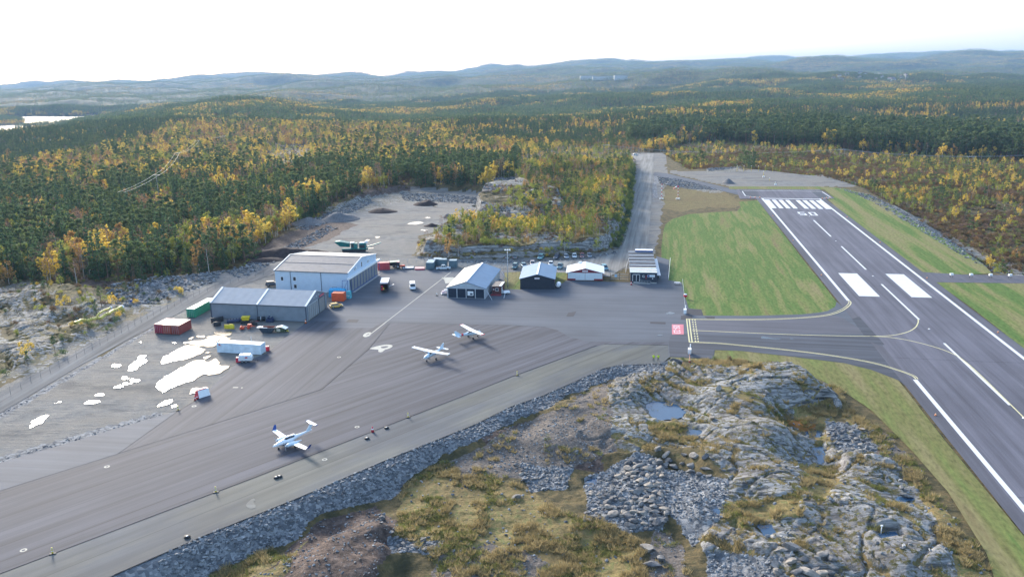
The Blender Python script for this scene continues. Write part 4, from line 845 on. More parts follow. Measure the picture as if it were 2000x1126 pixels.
# hand placed shrubs and small trees on the left outcrop and elsewhere
HAND = [(222, 604, 'yellow', .55), (118, 606, 'yellow', .5), (132, 603, 'yellow', .45), (78, 603, 'bush_l', 1.3), (60, 700, 'yellow', .45), (48, 706, 'yellow', .5), (55, 715, 'pine', .35), (108, 690, 'pine', .4), (122, 694, 'bush_g', 1.4), (172, 652, 'pine', .42), (182, 646, 'bush_g', 1.3), (200, 606, 'pine', .5),
        (190, 618, 'spruce', .4), (175, 602, 'lime', .5), (160, 604, 'lime', .45), (232, 622, 'bush_y', 1.3), (226, 630, 'bush_g', 1.3), (354, 574, 'bush_y', 1.5), (348, 572, 'bush_y', 1.2), (70, 580, 'pine', .35), (98, 584, 'pine', .3), (88, 586, 'bush_o', 1.2), (268, 594, 'bush_y', 1.0), (312, 574, 'bush_o', 1), (8, 730, 'bush_g', 1),
        (72, 550, 'bush_y', 1.1), (98, 548, 'yellow', .35), (134, 545, 'orange', .4), (120, 543, 'lime', .4), (10, 600, 'bush_g', .8), (214, 640, 'bush_g', 1), (150, 612, 'bush_o', 1.3), (105, 612, 'bush_o', 1.2), (140, 618, 'bush_b', 1.2), (240, 612, 'bush_l', 1.2), (206, 598, 'bush_b', 1.3), (1270, 640, 'bush_g', .0)]
hx = []
for a, b, f, s in HAND:
    if s <= 0: continue
    g = G(a, b); gz_ = float(ground(np.array([g.x]), np.array([g.y]))[0]); hx.append((g.x, g.y, gz_, a, b, f, s))
def wherein(px_, py_, X, Y):
    if inpoly(X, Y, KNOLLW): return ('on the rock knoll behind the parked cars', 'the knoll') if py_ > 420 else ('in the young wood left of the straight gravel road', 'the young wood')
    if px_ < 330 and py_ > 545: return ('on the grey rock left of the fenced track', 'the left outcrop')
    if px_ < 230: return ('at the far left of the dark forest', 'the far left forest')
    if px_ < 520: return ('in the forest edge behind the fenced track', 'the left forest edge')
    if px_ < 820: return ('in the forest above the quarry spoil heaps', 'the quarry forest')
    if px_ < 1245: return ('in the wood behind the quarry', 'the wood behind the quarry')
    if px_ < 1500: return ('near the far end of the gravel road', 'the far road end')
    if py_ < 300: return ('in the dark wood behind the power line', 'the power line wood')
    return ('in the scrub below the right runway verge', 'the runway scrub')
COLW = {'pine': 'green pine with a loose crown', 'spruce': 'dark green pointed spruce', 'yellow': 'bright yellow birch', 'orange': 'orange brown birch', 'lime': 'yellow green birch', 'brown': 'nearly bare brown birch', 'bush_y': 'yellow leaved bush', 'bush_o': 'low russet bush', 'bush_l': 'olive green bush', 'bush_b': 'bare brown bush', 'bush_g': 'dark green juniper bush'}
CATW = {'pine_tree': 'pine tree', 'spruce_tree': 'spruce tree', 'birch_tree': 'birch tree', 'shrub': 'shrub'}
def plant(k, X, Y, Z, s, rz, px_, py_):
    fam_, h, tm, cm, mm, nm = KINDS[k]; wh, gr = wherein(px_, py_, X, Y); lab = COLW[fam_]+' '+wh
    if tm is None:
        o = bpy.data.objects.new(nm, cm); C.objects.link(o)
    else:
        o = bpy.data.objects.new(nm, None); C.objects.link(o)
        for n_, me in (('trunk', tm), ('crown', cm)):
            c = bpy.data.objects.new(n_, me); C.objects.link(c); c.parent = o
    o.location = (X, Y, Z-.1); o.rotation_euler = (0, 0, rz); o.scale = (s*(.9+.2*((rz*7) % 1)),)*2+(s,)
    tag(o, lab, CATW[nm], COLW[fam_].split(' with')[0]+'s of '+gr)
app = np.array([KINDS[k][1] for k in ki])*hs*F/np.hypot(x, y); app = np.where((px < 0) | (px > 2000), 0, app)
single = np.zeros(len(x), bool)
for nm in ('pine_tree', 'spruce_tree', 'birch_tree', 'shrub'):
    s_ = np.array([KINDS[k][5] == nm for k in ki]); idx = np.where(s_)[0]; idx = idx[np.argsort(-app[idx])][:255]; single[idx] = True
for i in np.where(single)[0]: plant(ki[i], x[i], y[i], z[i], float(hs[i]), float(RT_.random()*6.28), px[i], py[i])
for n_, (X, Y, Z, a, b, f, s) in enumerate(hx): plant(FAM[f][n_ % len(FAM[f])], X, Y, Z, s, n_*1.7, a, b)
def scatter(name, pts, rz, scl, idx, meshes, label=None, cat=None, kind='stuff', tilt=None):
    me = bpy.data.meshes.new(name); me.vertices.add(len(pts)); me.vertices.foreach_set('co', np.asarray(pts, np.float32).ravel())
    R = np.zeros((len(pts), 3), np.float32); R[:, 2] = rz
    if tilt is not None: R[:, :2] = tilt
    a = me.attributes.new('rot', 'FLOAT_VECTOR', 'POINT'); a.data.foreach_set('vector', R.ravel())
    S = np.asarray(scl, np.float32); S = np.repeat(S[:, None], 3, 1) if S.ndim == 1 else S
    a = me.attributes.new('scl', 'FLOAT_VECTOR', 'POINT'); a.data.foreach_set('vector', S.ravel())
    a = me.attributes.new('idx', 'INT', 'POINT'); a.data.foreach_set('value', np.asarray(idx, np.int32))
    o = bpy.data.objects.new(name, me); C.objects.link(o)
    ng = bpy.data.node_groups.new(name, 'GeometryNodeTree'); ng.interface.new_socket('Geometry', in_out='INPUT', socket_type='NodeSocketGeometry'); ng.interface.new_socket('Geometry', in_out='OUTPUT', socket_type='NodeSocketGeometry')
    N = ng.nodes; L = ng.links; gi = N.new('NodeGroupInput'); go = N.new('NodeGroupOutput'); jn = N.new('GeometryNodeJoinGeometry')
    def attr(nm, ty):
        n = N.new('GeometryNodeInputNamedAttribute'); n.data_type = ty; n.inputs[0].default_value = nm; return n.outputs[0]
    ra, sa, ia = attr('rot', 'FLOAT_VECTOR'), attr('scl', 'FLOAT_VECTOR'), attr('idx', 'INT')
    for k, m_ in enumerate(meshes):
        po = bpy.data.objects.new(name+"_source", m_)
        ob = N.new('GeometryNodeObjectInfo'); ob.inputs[0].default_value = po; ob.inputs['As Instance'].default_value = True
        cmp_ = N.new('FunctionNodeCompare'); cmp_.data_type = 'INT'; cmp_.operation = 'EQUAL'; L.new(ia, cmp_.inputs[2]); cmp_.inputs[3].default_value = k
        ip = N.new('GeometryNodeInstanceOnPoints'); L.new(gi.outputs[0], ip.inputs['Points']); L.new(cmp_.outputs[0], ip.inputs['Selection']); L.new(ob.outputs['Geometry'], ip.inputs['Instance'])
        e2r = N.new('FunctionNodeEulerToRotation'); L.new(ra, e2r.inputs[0]); L.new(e2r.outputs[0], ip.inputs['Rotation']); L.new(sa, ip.inputs['Scale']); L.new(ip.outputs[0], jn.inputs[0])
    L.new(jn.outputs[0], go.inputs[0]); md = o.modifiers.new('scatter', 'NODES'); md.node_group = ng
    tag(o, label, cat, None, kind); return o
r_ = ~single
scatter("mixed_forest", np.stack([x, y, z-.1], 1)[r_], RT_.random(r_.sum())*6.28, hs[r_], ki[r_], [k[4] for k in KINDS], "mixed autumn forest of pines, spruces and yellow birches round the airfield", "forest")
# farther forest: clumps of trees
def clump(seed, n, R, fams, dense):
    rng = np.random.default_rng(seed); Vs, Fs, Ms, mats, off = [], [], [], [], 0
    for i in range(n):
        f = fams[rng.integers(0, len(fams))]; 
        if f in ('pine', 'spruce'): tb, V, Fc = conifer(seed*31+i, 12*rng.uniform(.8, 1.25), f, dense, leaf=12*.05)
        else: tb, V, Fc = broad(seed*31+i, 10*rng.uniform(.8, 1.15), dense, leaf=.5)
        ml = {'pine': M_PINE, 'spruce': M_SPRUCE, 'yellow': M_BY, 'orange': M_BO, 'lime': M_BL, 'brown': M_BB}[f]
        if ml not in mats: mats.append(ml)
        a = rng.random()*6.28; r = R*math.sqrt(rng.random()); V = V+np.array([math.cos(a)*r, math.sin(a)*r, 0]); Vs.append(V); Fs.append(Fc+off); off += len(V); Ms += [mats.index(ml)]*len(Fc)
    return raw_mesh("forest clump", np.vstack(Vs), np.vstack(Fs), mats, Ms)
C1 = [clump(200+i, 9, 8.5, ['pine', 'spruce', 'pine', 'spruce', 'pine', 'brown', 'lime'], .17) for i in range(5)] + [clump(220+i, 9, 8.5, ['yellow', 'orange', 'yellow', 'pine', 'lime', 'brown'], .17) for i in range(3)] 
Pm = jgrid(1470, 3600, 13.5, RT_); X, Y = Pm.T; Z = ground(X, Y); a_, b_ = PX(X, Y, Z); ok = (Z > -74) & (a_ > -100) & (a_ < 2100) & (fbm(X, Y, 90, 3) > -.52); X, Y, Z = X[ok], Y[ok], Z[ok]
aut = fbm(X-300, Y, 160, 3) > .12
scatter("far_forest", np.stack([X, Y, Z], 1), RT_.random(len(X))*6.28, .85+.3*RT_.random(len(X)), np.where(aut & (RT_.random(len(X)) < .8), RT_.integers(5, 8, len(X)), RT_.integers(0, 5, len(X))), C1, "dark green forest with yellow stands on the low hills beyond the airfield", "forest")
C2 = [clump(300+i, 34, 27, ['pine', 'spruce', 'pine', 'spruce', 'brown', 'lime'], .045) for i in range(4)] + [clump(320+i, 34, 27, ['yellow', 'orange', 'pine', 'brown'], .045) for i in range(2)]
Pf = jgrid(3580, 13500, 42, RT_); X, Y = Pf.T; Z = ground(X, Y); a_, b_ = PX(X, Y, Z); ok = (Z > -74) & (a_ > -60) & (a_ < 2060); X, Y, Z = X[ok], Y[ok], Z[ok]; aut = fbm(X-300, Y, 500, 3) > .22
scatter("hill_forest", np.stack([X, Y, Z], 1), RT_.random(len(X))*6.28, (1+.25*RT_.random(len(X))), np.where(aut & (RT_.random(len(X)) < .7), RT_.integers(4, 6, len(X)), RT_.integers(0, 4, len(X))), C2, "hazy blue forest covering the distant hills", "forest")
print("trees", len(x), "individual", int(single.sum()))
# ================================================================ BUILDINGS
R_ = math.radians
M_GREYW = ribbed("grey blue cladding", (.20, .235, .275), .55, 0, .45, 0, .3)
M_GREYR = ribbed("pale grey roof cloth", (.33, .355, .385), .75, 0, 2.4, 0, .12, .05)
M_WHW = ribbed("pale blue white cladding", (.52, .63, .74), .5, 0, .5, 0, .15, .04)
M_TILE = mat("grey brown corrugated roof", (.27, .26, .265), .6, vary=.12, scale=.5)
M_TILEL = mat("lit corrugated roof", (.30, .30, .295), .6, vary=.08, scale=.5)  # sunlit tone of the far roof slope put into the colour
M_TRIM = mat("white trim", (.80, .82, .83), .5, vary=.03); M_DTRIM = mat("dark blue grey trim", (.045, .065, .10), .5, vary=.1)
M_BLUE = mat("blue steel", (.015, .06, .26), .45, vary=.1); M_DOORP = ribbed("grey door panel", (.24, .25, .25), .5, 0, .6, 1, .3)
M_GLASS = mat("window glass", (.03, .04, .055), .12, vary=.1, spec=.7); M_BLACK = mat("black boards", (.018, .026, .042), .6, vary=.25, scale=2, stretch=(6, 1, .4))
M_NAVY = mat("dark navy door", (.010, .022, .045), .5, vary=.15); M_LGREY = mat("light grey steel", (.42, .46, .50), .45, vary=.06)
M_BROOF = mat("blue grey metal roof", (.11, .21, .33), .6, vary=.06, scale=.4); M_CREAM = mat("pale roof sheet", (.40, .39, .37), .5, vary=.06, scale=.4)  # the pale tone covers only the aero club hangar's left slope
M_REDW = mat("red boards", (.23, .03, .045), .6, vary=.15, scale=2); M_WHB = mat("white boards", (.66, .72, .76), .55, vary=.06, scale=2, stretch=(5, 1, .5))
M_ROOFW = mat("white roof sheet", (.74, .77, .79), .4, vary=.05, scale=.5); M_MEMB = mat("grey roof felt", (.11, .115, .125), .7, vary=.2, scale=.7)
M_SIGNRED = mat("red sign board", (.55, .03, .06), .4, vary=.03); M_BROWN = mat("dark brown red boards", (.10, .032, .032), .6, vary=.25, scale=2)
M_CONC = mat("concrete", (.34, .34, .33), .85, vary=.12, scale=1.5); M_DARK = mat("black rubber", (.02, .02, .022), .7, vary=.2)
def tick_lettering(par, words, x, y, z, h, m):              # illegible at this distance: small strokes grouped as words
    mb = MB(); w_ = h*.62; n = sum(words)+len(words)-1; x0 = x-n*w_/2; rr = random.Random(n)
    for k in words:
        for i in range(k):
            mb.box((x0, y, z-h/2), (x0+w_*.25, y+.01, z+h/2)); 
            if rr.random() < .8: mb.box((x0+w_*.25, y, z+h*.3), (x0+w_*.75, y+.01, z+h/2))
            if rr.random() < .6: mb.box((x0+w_*.25, y, z-h/2), (x0+w_*.75, y+.01, z-h*.3))
            x0 += w_
        x0 += w_
    return mb.build("lettering", m, par)
def frame(px_a, px_b):
    A, B = G(*px_a), G(*px_b); d = B-A; return A, math.atan2(d.y, d.x)
def prism_x(mb, prof, x0, x1, mi=0):                        # profile in (y,z) swept along x
    n = len(prof); mb.add([(x0, y, z) for y, z in prof]+[(x1, y, z) for y, z in prof], [tuple(range(n-1, -1, -1)), tuple(range(n, 2*n))]+[(i, (i+1) % n, n+(i+1) % n, n+i) for i in range(n)], mi)
def prism_y(mb, prof, y0, y1, mi=0):                        # profile in (x,z) swept along y
    n = len(prof); mb.add([(x, y0, z) for x, z in prof]+[(x, y1, z) for x, z in prof], [tuple(range(n)), tuple(range(2*n-1, n-1, -1))]+[(i, n+i, n+(i+1) % n, (i+1) % n) for i in range(n)], mi)
def slab(mb, a, b, c, d, t=.12, mi=0):                       # thick quad, points counter-clockwise from above
    a, b, c, d = map(Vector, (a, b, c, d)); n = (b-a).cross(d-a).normalized()*t
    mb.add([a, b, c, d, a+n, b+n, c+n, d+n], [(3, 2, 1, 0), (4, 5, 6, 7), (0, 1, 5, 4), (1, 2, 6, 5), (2, 3, 7, 6), (3, 0, 4, 7)], mi)
def window(parent, a, b, m_frame, m_pane=None, axis='y', out=-1):
    """frame with a recessed pane on a wall; a,b = opposite corners in the wall plane"""
    (x0, y0, z0), (x1, y1, z1) = a, b; m = MB(); t = .09; o = .06*out
    if axis == 'y':
        for p, q in (((x0, y0, z0), (x1, y0+o, z0+t)), ((x0, y0, z1-t), (x1, y0+o, z1)), ((x0, y0, z0+t), (x0+t, y0+o, z1-t)), ((x1-t, y0, z0+t), (x1, y0+o, z1-t))): m.box((p[0], min(p[1], q[1]), p[2]), (q[0], max(p[1], q[1]), q[2]))
        f = m.build("window", m_frame, parent); g = MB(); g.box((x0+t, min(y0, y0+o*.5), z0+t), (x1-t, max(y0, y0+o*.5), z1-t)); g.build("pane", m_pane or M_GLASS, f)
    else:
        for p, q in (((x0, y0, z0), (x0+o, y1, z0+t)), ((x0, y0, z1-t), (x0+o, y1, z1)), ((x0, y0, z0+t), (x0+o, y0+t, z1-t)), ((x0, y1-t, z0+t), (x0+o, y1, z1-t))): m.box((min(p[0], q[0]), p[1], p[2]), (max(p[0], q[0]), q[1], q[2]))
        f = m.build("window", m_frame, parent); g = MB(); g.box((min(x0, x0+o*.5), y0+t, z0+t), (max(x0, x0+o*.5), y1-t, z1-t)); g.build("pane", m_pane or M_GLASS, f)
# ---- long grey cloth-roofed hangar (gables left and right)
A, rz = frame((414, 620), (600, 628)); Lx, Dy, Ev, Rg = 29.4, 15.0, 4.55, 7.1
t = thing("storage_hangar", "long low grey hangar with a red sign over its right gable door", "hangar", A, rz)
m = MB(); prism_x(m, [(0, 0), (Dy, 0), (Dy, Ev), (Dy/2, Rg), (0, Ev)], 0, Lx); m.build("wall", M_GREYW, t)
m = MB()
slab(m, (-.15, -.25, Ev-.08), (Lx+.25, -.25, Ev-.08), (Lx+.25, Dy/2, Rg+.02), (-.15, Dy/2, Rg+.02)); slab(m, (-.15, Dy/2, Rg+.02), (Lx+.25, Dy/2, Rg+.02), (Lx+.25, Dy+.25, Ev-.08), (-.15, Dy+.25, Ev-.08)); rf = m.build("roof", M_GREYR, t)
for X in (-.2, 14.3, Lx-.3):
    for s in (0, 1):
        m = MB(); y0, y1, z0, z1 = (-.27, Dy/2, Ev+.05, Rg+.14) if s == 0 else (Dy/2, Dy+.27, Rg+.14, Ev+.05)
        slab(m, (X, y0, z0), (X+.55, y0, z0), (X+.55, y1, z1), (X, y1, z1), .1); m.build("roof_strip", M_TRIM if X != 0 else M_LGREY, rf)
m = MB(); m.box((-.1, -.16, Ev-.3), (Lx+.1, -.02, Ev-.14)); m.box((-.12, -.14, 0), (.12, -.01, Ev-.3)); m.box((Lx-.25, -.14, 0), (Lx+.02, -.01, Ev-.3)); m.box((14.4, -.1, 0), (14.52, -.01, Ev-.3)); m.build("gutter", M_DTRIM, t)
for y0, y1, nm in ((1.2, 8.0, "hangar_door"), (8.9, 13.2, "hangar_door")):
    m = MB(); m.box((Lx+.01, y0, .1), (Lx+.10, y1, 4.3)); dd = m.build(nm, M_DOORP, t)
    m = MB()
    for k in range(6 if y0 < 5 else 2): yy = y0+(y1-y0)*k/(5 if y0 < 5 else 1); m.box((Lx+.1, yy-.09, .1), (Lx+.16, yy+.09, 4.3))
    m.box((Lx+.1, y0, 4.3), (Lx+.2, y1, 4.5)); m.build("door_frame", M_LGREY if y0 < 5 else M_DTRIM, dd)
m = MB(); m.box((Lx+.17, 9.3, 4.75), (Lx+.24, 12.6, 5.25)); s_ = m.build("sign", M_SIGNRED, t)
m = MB(); m.box((Lx+.25, 9.55, 4.92), (Lx+.262, 12.3, 5.08)); m.build("lettering", mat("pink lettering", (.7, .3, .34), .5), s_)
for yy in (5.4, 7.2, 9.0): m = MB(); m.box((Lx+.01, yy, 5.35), (Lx+.08, yy+.55, 5.75)); m.build("vent", M_LGREY, t)
# ---- white hangar with folding blue framed doors
A = Vector((-77.3, 263.2, 0)); rz = R_(-11.3); Lx, Dy, Ef, Rg, Yr, Eb = 25.4, 25.3, 6.6, 9.1, 12.0, 7.3
t = thing("maintenance_hangar", "large pale white hangar with brown grey corrugated roof and blue framed folding doors", "hangar", A, rz)
m = MB(); prism_x(m, [(0, 0), (Dy, 0), (Dy, Eb), (Yr, Rg), (0, Ef)], 0, Lx); m.build("wall", M_WHW, t)
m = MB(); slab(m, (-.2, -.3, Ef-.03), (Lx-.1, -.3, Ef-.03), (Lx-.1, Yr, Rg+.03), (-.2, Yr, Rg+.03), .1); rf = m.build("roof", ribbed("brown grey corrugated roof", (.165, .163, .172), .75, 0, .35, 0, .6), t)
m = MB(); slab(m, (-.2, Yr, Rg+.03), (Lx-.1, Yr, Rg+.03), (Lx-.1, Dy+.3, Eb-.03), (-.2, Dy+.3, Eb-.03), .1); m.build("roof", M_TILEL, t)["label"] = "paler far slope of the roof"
m = MB(); zz = Ef+(Rg-Ef)*.52; m.box((-.2, Yr*.52-.15, zz+.08), (Lx-.1, Yr*.52+.15, zz+.2)); m.box((-.2, Yr-.12, Rg+.1), (Lx-.1, Yr+.12, Rg+.2)); zz2 = Rg+(Eb-Rg)*.5; m.box((-.2, Yr+6.5, zz2+.08), (Lx-.1, Yr+6.8, zz2+.2)); m.build("roof_strip", mat("dark roof seam", (.17, .17, .18), .6), rf)
m = MB()
for x0 in (-.28, Lx-.12):
    slab(m, (x0, -.35, Ef+.02), (x0+.3, -.35, Ef+.02), (x0+.3, Yr, Rg+.1), (x0, Yr, Rg+.1), .16); slab(m, (x0, Yr, Rg+.1), (x0+.3, Yr, Rg+.1), (x0+.3, Dy+.35, Eb+.02), (x0, Dy+.35, Eb+.02), .16)
m.build("gable_trim", M_TRIM, t)
m = MB(); m.box((-.1, -.42, Ef-.14), (Lx-.1, -.3, Ef-.0)); 
for x0 in (5.3, 15.9): m.box((x0, -.12, 0), (x0+.16, -.01, Ef-.14))
m.build("gutter", M_DTRIM, t)
for a, b in (((1.9, 0, 3.2), (2.9, 0, 4.6)), ((6.2, 0, 3.3), (7.3, 0, 4.7)), ((6.3, 0, .8), (7.4, 0, 2.2))): window(t, a, b, M_TRIM)
m = MB(); m.box((Lx+.35, .9, .1), (Lx+.45, 24.6, 4.6)); dd = m.build("folding_door", M_DOORP, t)
m = MB()
for k in range(10): yy = .9+23.7*k/9; m.box((Lx+.45, yy-.11, .1), (Lx+.53, yy+.11, 4.6))
m.box((Lx+.45, .9, 0), (Lx+.6, 24.6, .3)); m.build("door_frame", M_BLUE, dd)
m = MB(); m.box((Lx+.02, -1.4, 4.65), (Lx+.75, 27.5, 5.25)); m.build("door_rail", M_TRIM, t)
m = MB()
for y0, s in ((-1.6, -1), (27.4, 1)):
    P_ = [(Lx+.3, y0, 4.6), (Lx+.3, y0+s*.6, 0), (Lx-1.4, y0+s*.2, 4.5), (Lx-1.6, y0+s*.6, 0)]
    m.tube(P_[0], P_[1], .07, n=5); m.tube(P_[2], P_[3], .07, n=5); m.tube(P_[0], P_[2], .07, n=5); m.tube(P_[0], P_[3], .05, n=5)
m.build("rail_support", M_BLUE, t)
for yy, w_, h_ in ((5.2, .6, 1.0), (11.2, .9, 1.7), (17.0, .6, 1.0)): window(t, (Lx+.02, yy, 6.0), (Lx+.02, yy+w_, 6.0+h_), M_TRIM, axis='x', out=1)
for yy in (6.3, 18.0): m = MB(); m.tube((Lx+.02, yy, 6.9), (Lx+.35, yy, 6.9), .35, n=10); m.build("vent", M_TRIM, t)
m = MB(); m.box((Lx+.55, .9, .02), (Lx+1.5, 24.8, .10)); m.build("threshold_slab", M_CONC, t)
# ---- gable fronted hangars
def gable_hangar(name, label, A, rz, W, D, Ev, Rg, wallm, roofs, over=.35, trim=None):
    t = thing(name, label, "hangar", A, rz)
    m = MB(); prism_y(m, [(0, 0), (W, 0), (W, Ev), (W/2, Rg), (0, Ev)], 0, D); m.build("wall", wallm, t); out = []
    k = (Rg-Ev)/(W/2)
    m = MB(); slab(m, (-over, -over, Ev-k*over), (W/2, -over, Rg+.02), (W/2, D+over, Rg+.02), (-over, D+over, Ev-k*over), .12); out.append(m.build("roof", roofs[0], t))
    m = MB(); slab(m, (W/2, -over, Rg+.02), (W+over, -over, Ev-k*over), (W+over, D+over, Ev-k*over), (W/2, D+over, Rg+.02), .12); out.append(m.build("roof", roofs[1], t))
    if trim: m = MB(); m.box((W/2-.28, -over-.03, Rg+.08), (W/2+.28, D+over+.03, Rg+.2)); m.build("ridge_cap", trim, out[0])
    return t
A, _ = frame((874, 581), (948, 583))
t = gable_hangar("aero_club_hangar", "grey hangar with half pale half blue roof and four dark navy doors", A, R_(-9.5), 12.1, 26, 3.35, 5.3, M_LGREY, (M_CREAM, M_BROOF), .3, M_TRIM)
for k in range(4):
    x0 = .35+k*2.9; m = MB(); m.box((x0, -.08, .15), (x0+2.65, -.01, 3.05)); d_ = m.build("hangar_door", M_NAVY, t)
    if k == 2: m = MB(); m.box((x0+.35, -.12, .95), (x0+2.2, -.085, 2.35)); s_ = m.build("sign", M_TRIM, d_); m = MB(); m.box((x0+1.15, -.135, 1.15), (x0+1.95, -.121, 1.75)); m.build("logo", M_DTRIM, s_)
m = MB()
for k in range(5): m.box((-.02+k*2.95+.05, -.16, 0), (.22+k*2.95+.05, -.02, 3.1))
m.box((-.1, -.18, 3.1), (12.2, -.02, 3.38)); m.build("door_frame", M_LGREY, t)
tick_lettering(t, (5, 6), 6.0, -.03, 4.1, .5, mat("pale cyan lettering", (.50, .68, .72), .5))
m = MB(); m.box((12.12, 1, 3.1), (12.3, 25, 3.3)); m.tube((12.2, .3, 3.2), (14.6, -1.8, .2), .09, n=5); m.tube((12.2, 25.5, 3.3), (15.5, 22.5, .2), .09, n=5); m.build("rail_support", M_LGREY, t)
A, _ = frame((1016, 564), (1083, 564.5))
t = gable_hangar("private_hangar", "black boarded hangar with blue grey roof and a white ridge strip", A, R_(-5), 11.1, 17.0, 3.4, 4.9, M_BLACK, (M_BROOF, M_BROOF), .3, M_TRIM)
m = MB(); m.box((2.0, -.05, .1), (5.5, -.01, 3.0)); m.box((5.56, -.05, .1), (9.1, -.01, 3.0)); m.build("hangar_door", M_BLACK, t)
m = MB(); m.box((4.7, -.09, 3.35), (6.3, -.02, 3.85)); s_ = m.build("sign", M_TRIM, t); tick_lettering(s_, (7,), 5.5, -.105, 3.6, .22, M_SIGNRED)
A, _ = frame((1108, 547), (1178, 548))
t = gable_hangar("small_hangar", "low red hangar with white roof and wide white front doors", A+Vector((.0, .2, 0)), R_(-5.9), 12.0, 9.5, 2.65, 4.15, M_REDW, (M_ROOFW, M_ROOFW), .4)
m = MB()
for a, b in ((.2, 5.96), (6.04, 11.8)): m.box((a, -.12, .1), (b, -.01, 2.6))
d_ = m.build("hangar_door", M_WHB, t); m = MB(); m.box((.15, -.17, .05), (2.8, -.125, .6)); m.box((9.0, -.17, .05), (11.85, -.125, .6)); m.build("kick_board", M_REDW, d_)
m = MB(); m.box((5.05, -.06, 2.95), (6.9, -.01, 3.5)); s_ = m.build("sign", M_TRIM, t); tick_lettering(s_, (8,), 5.97, -.075, 3.22, .24, M_SIGNRED)
m = MB(); m.box((3.6, 8.6, 3.5), (4.7, 9.4, 4.4)); m.build("chimney", M_ROOFW, t)
# ---- terminal cabin block
A, _ = frame((1231, 551.5), (1282, 552)); rz = R_(-7.0); W, D, Hh = 8.7, 34.5, 3.35
t = thing("terminal_building", "long dark flat-roofed terminal with grey felt roof strips beside the lawn", "building", A, rz)
m = MB(); m.box((0, 0, .35), (W, D, Hh)); m.box((.2, .2, 0), (W-.2, D-.2, .35)); m.build("wall", mat("dark slate cladding", (.028, .04, .065), .5, vary=.2, scale=2, stretch=(5, 1, .5)), t)
m = MB(); m.box((-.25, -.35, Hh), (W+.1, D+.3, Hh+.16)); rf = m.build("roof", M_MEMB, t)
for k in range(13):
    y0 = -.3+k*2.65; m = MB(); m.box((-.2, y0+.1, Hh+.165), (W+.05, y0+.65 if k > 2 else y0+1.5, Hh+.34)); m.build("roof_strip", M_ROOFW if k < 3 else M_MEMB if k % 2 else M_LGREY, rf)
m = MB(); m.box((2.3, D-3.0, Hh+.35), (W, D-.2, Hh+.85)); m.build("roof_tank", M_BLUE, rf); m = MB(); m.box((2.3, D-3.0, Hh+.855), (W, D-.6, Hh+.95)); m.build("tank_cover", M_TRIM, rf)
m = MB(); m.box((W+.12, 1.0, 2.3), (W+1.3, D-8, 2.42)); m.box((W+1.15, 6.5, .2), (W+1.3, D-8.5, 2.29)); 
m.build("canopy", mat("pale canopy sheet", (.42, .50, .58), .4), t)
m = MB(); 
for x0 in (.75, 1.95, 3.05): m.box((x0-.06, -.09, .5), (x0+.06, -.01, 2.85))
m.box((.69, -.09, 2.73), (3.11, -.01, 2.9)); dd = m.build("entrance_door", M_TRIM, t); m = MB(); m.box((.81, -.05, .5), (1.89, -.011, 2.72)); m.box((2.01, -.05, .5), (2.99, -.011, 2.72)); m.build("pane", M_GLASS, dd)
m = MB(); m.box((5.6, -.08, 2.0), (8.0, -.01, 2.8)); s_ = m.build("sign", M_TRIM, t); m = MB(); m.box((5.68, -.1, 2.08), (6.3, -.081, 2.72)); m.build("logo", M_BLUE, s_); tick_lettering(s_, (6,), 7.15, -.095, 2.4, .34, mat("blue lettering", (.08, .35, .6), .5))
text_mesh("lettering", "G", 1.15, M_TRIM, t, (4.25, -.05, 2.2), (R_(90), 0, 0), .02); m = MB(); m.box((5.0, -.05, 1.3), (5.3, -.01, 2.5)); m.build("poster", M_REDW, t)
m = MB(); m.tube((7.3, -.12, 1.5), (7.3, -.01, 1.5), .19, n=12); m.build("lamp", M_TRIM, t)
for k in range(8): window(t, (W+.02, 3+k*3.6, 1.2), (W+.02, 4.4+k*3.6, 2.2), M_TRIM, axis='x', out=1)
m = MB()
m.box((1.0, -1.7, 0), (2.8, -.15, .42)); m.add([(2.8, -1.7, 0), (6.6, -1.7, 0), (6.6, -.5, 0), (2.8, -.5, 0), (2.8, -1.7, .42), (2.8, -.5, .42)], [(0, 1, 4), (2, 3, 5), (4, 1, 2, 5), (0, 3, 2, 1), (0, 4, 5, 3)]); m.box((6.7, -.9, 0), (8.6, -.5, .35)); rp = m.build("ramp", M_CONC, t)
m = MB()
for z in (.75, 1.25): m.tube((2.8, -1.7, z+.1), (6.6, -1.7, z-.3), .035, n=5)
for k in range(5): x0 = 2.8+k*.95; m.tube((x0, -1.7, .4-.1*k), (x0, -1.7, 1.35-.1*k), .03, n=5)
m.build("handrail", M_LGREY, rp)
# ---- brown cabin by the aero club hangar
A, _ = frame((963, 580), (976, 581)); rz = R_(-10)
t = thing("site_cabin", "small brown red cabin with pale roof strip right of the aero club hangar", "cabin", G(961.5, 575), rz)
m = MB(); m.box((0, 0, .25), (2.9, 6.0, 2.75)); m.build("wall", M_BROWN, t); m = MB(); slab(m, (-.2, -.3, 2.7), (3.1, -.3, 2.8), (3.1, 6.3, 2.8), (-.2, 6.3, 2.7), .12); rf = m.build("roof", mat("brown roof felt", (.20, .17, .15), .8), t)
m = MB(); m.box((2.3, -.3, 2.93), (3.1, 5.0, 3.0)); m.build("roof_strip", M_TRIM, rf); window(t, (1.1, -.01, 1.2), (2.0, -.01, 2.2), M_TRIM)
m = MB(); m.tube((.5, -.02, 1.7), (.5, -.1, 1.7), .22, n=12); m.build("lamp", M_TRIM, t); m = MB(); m.box((2.93, .6, .3), (3.0, 1.5, 2.3)); m.build("door", M_TRIM, t)
m = MB(); m.box((-.3, -1.3, .02), (3.0, -.1, .3)); m.build("step", M_REDW, t)
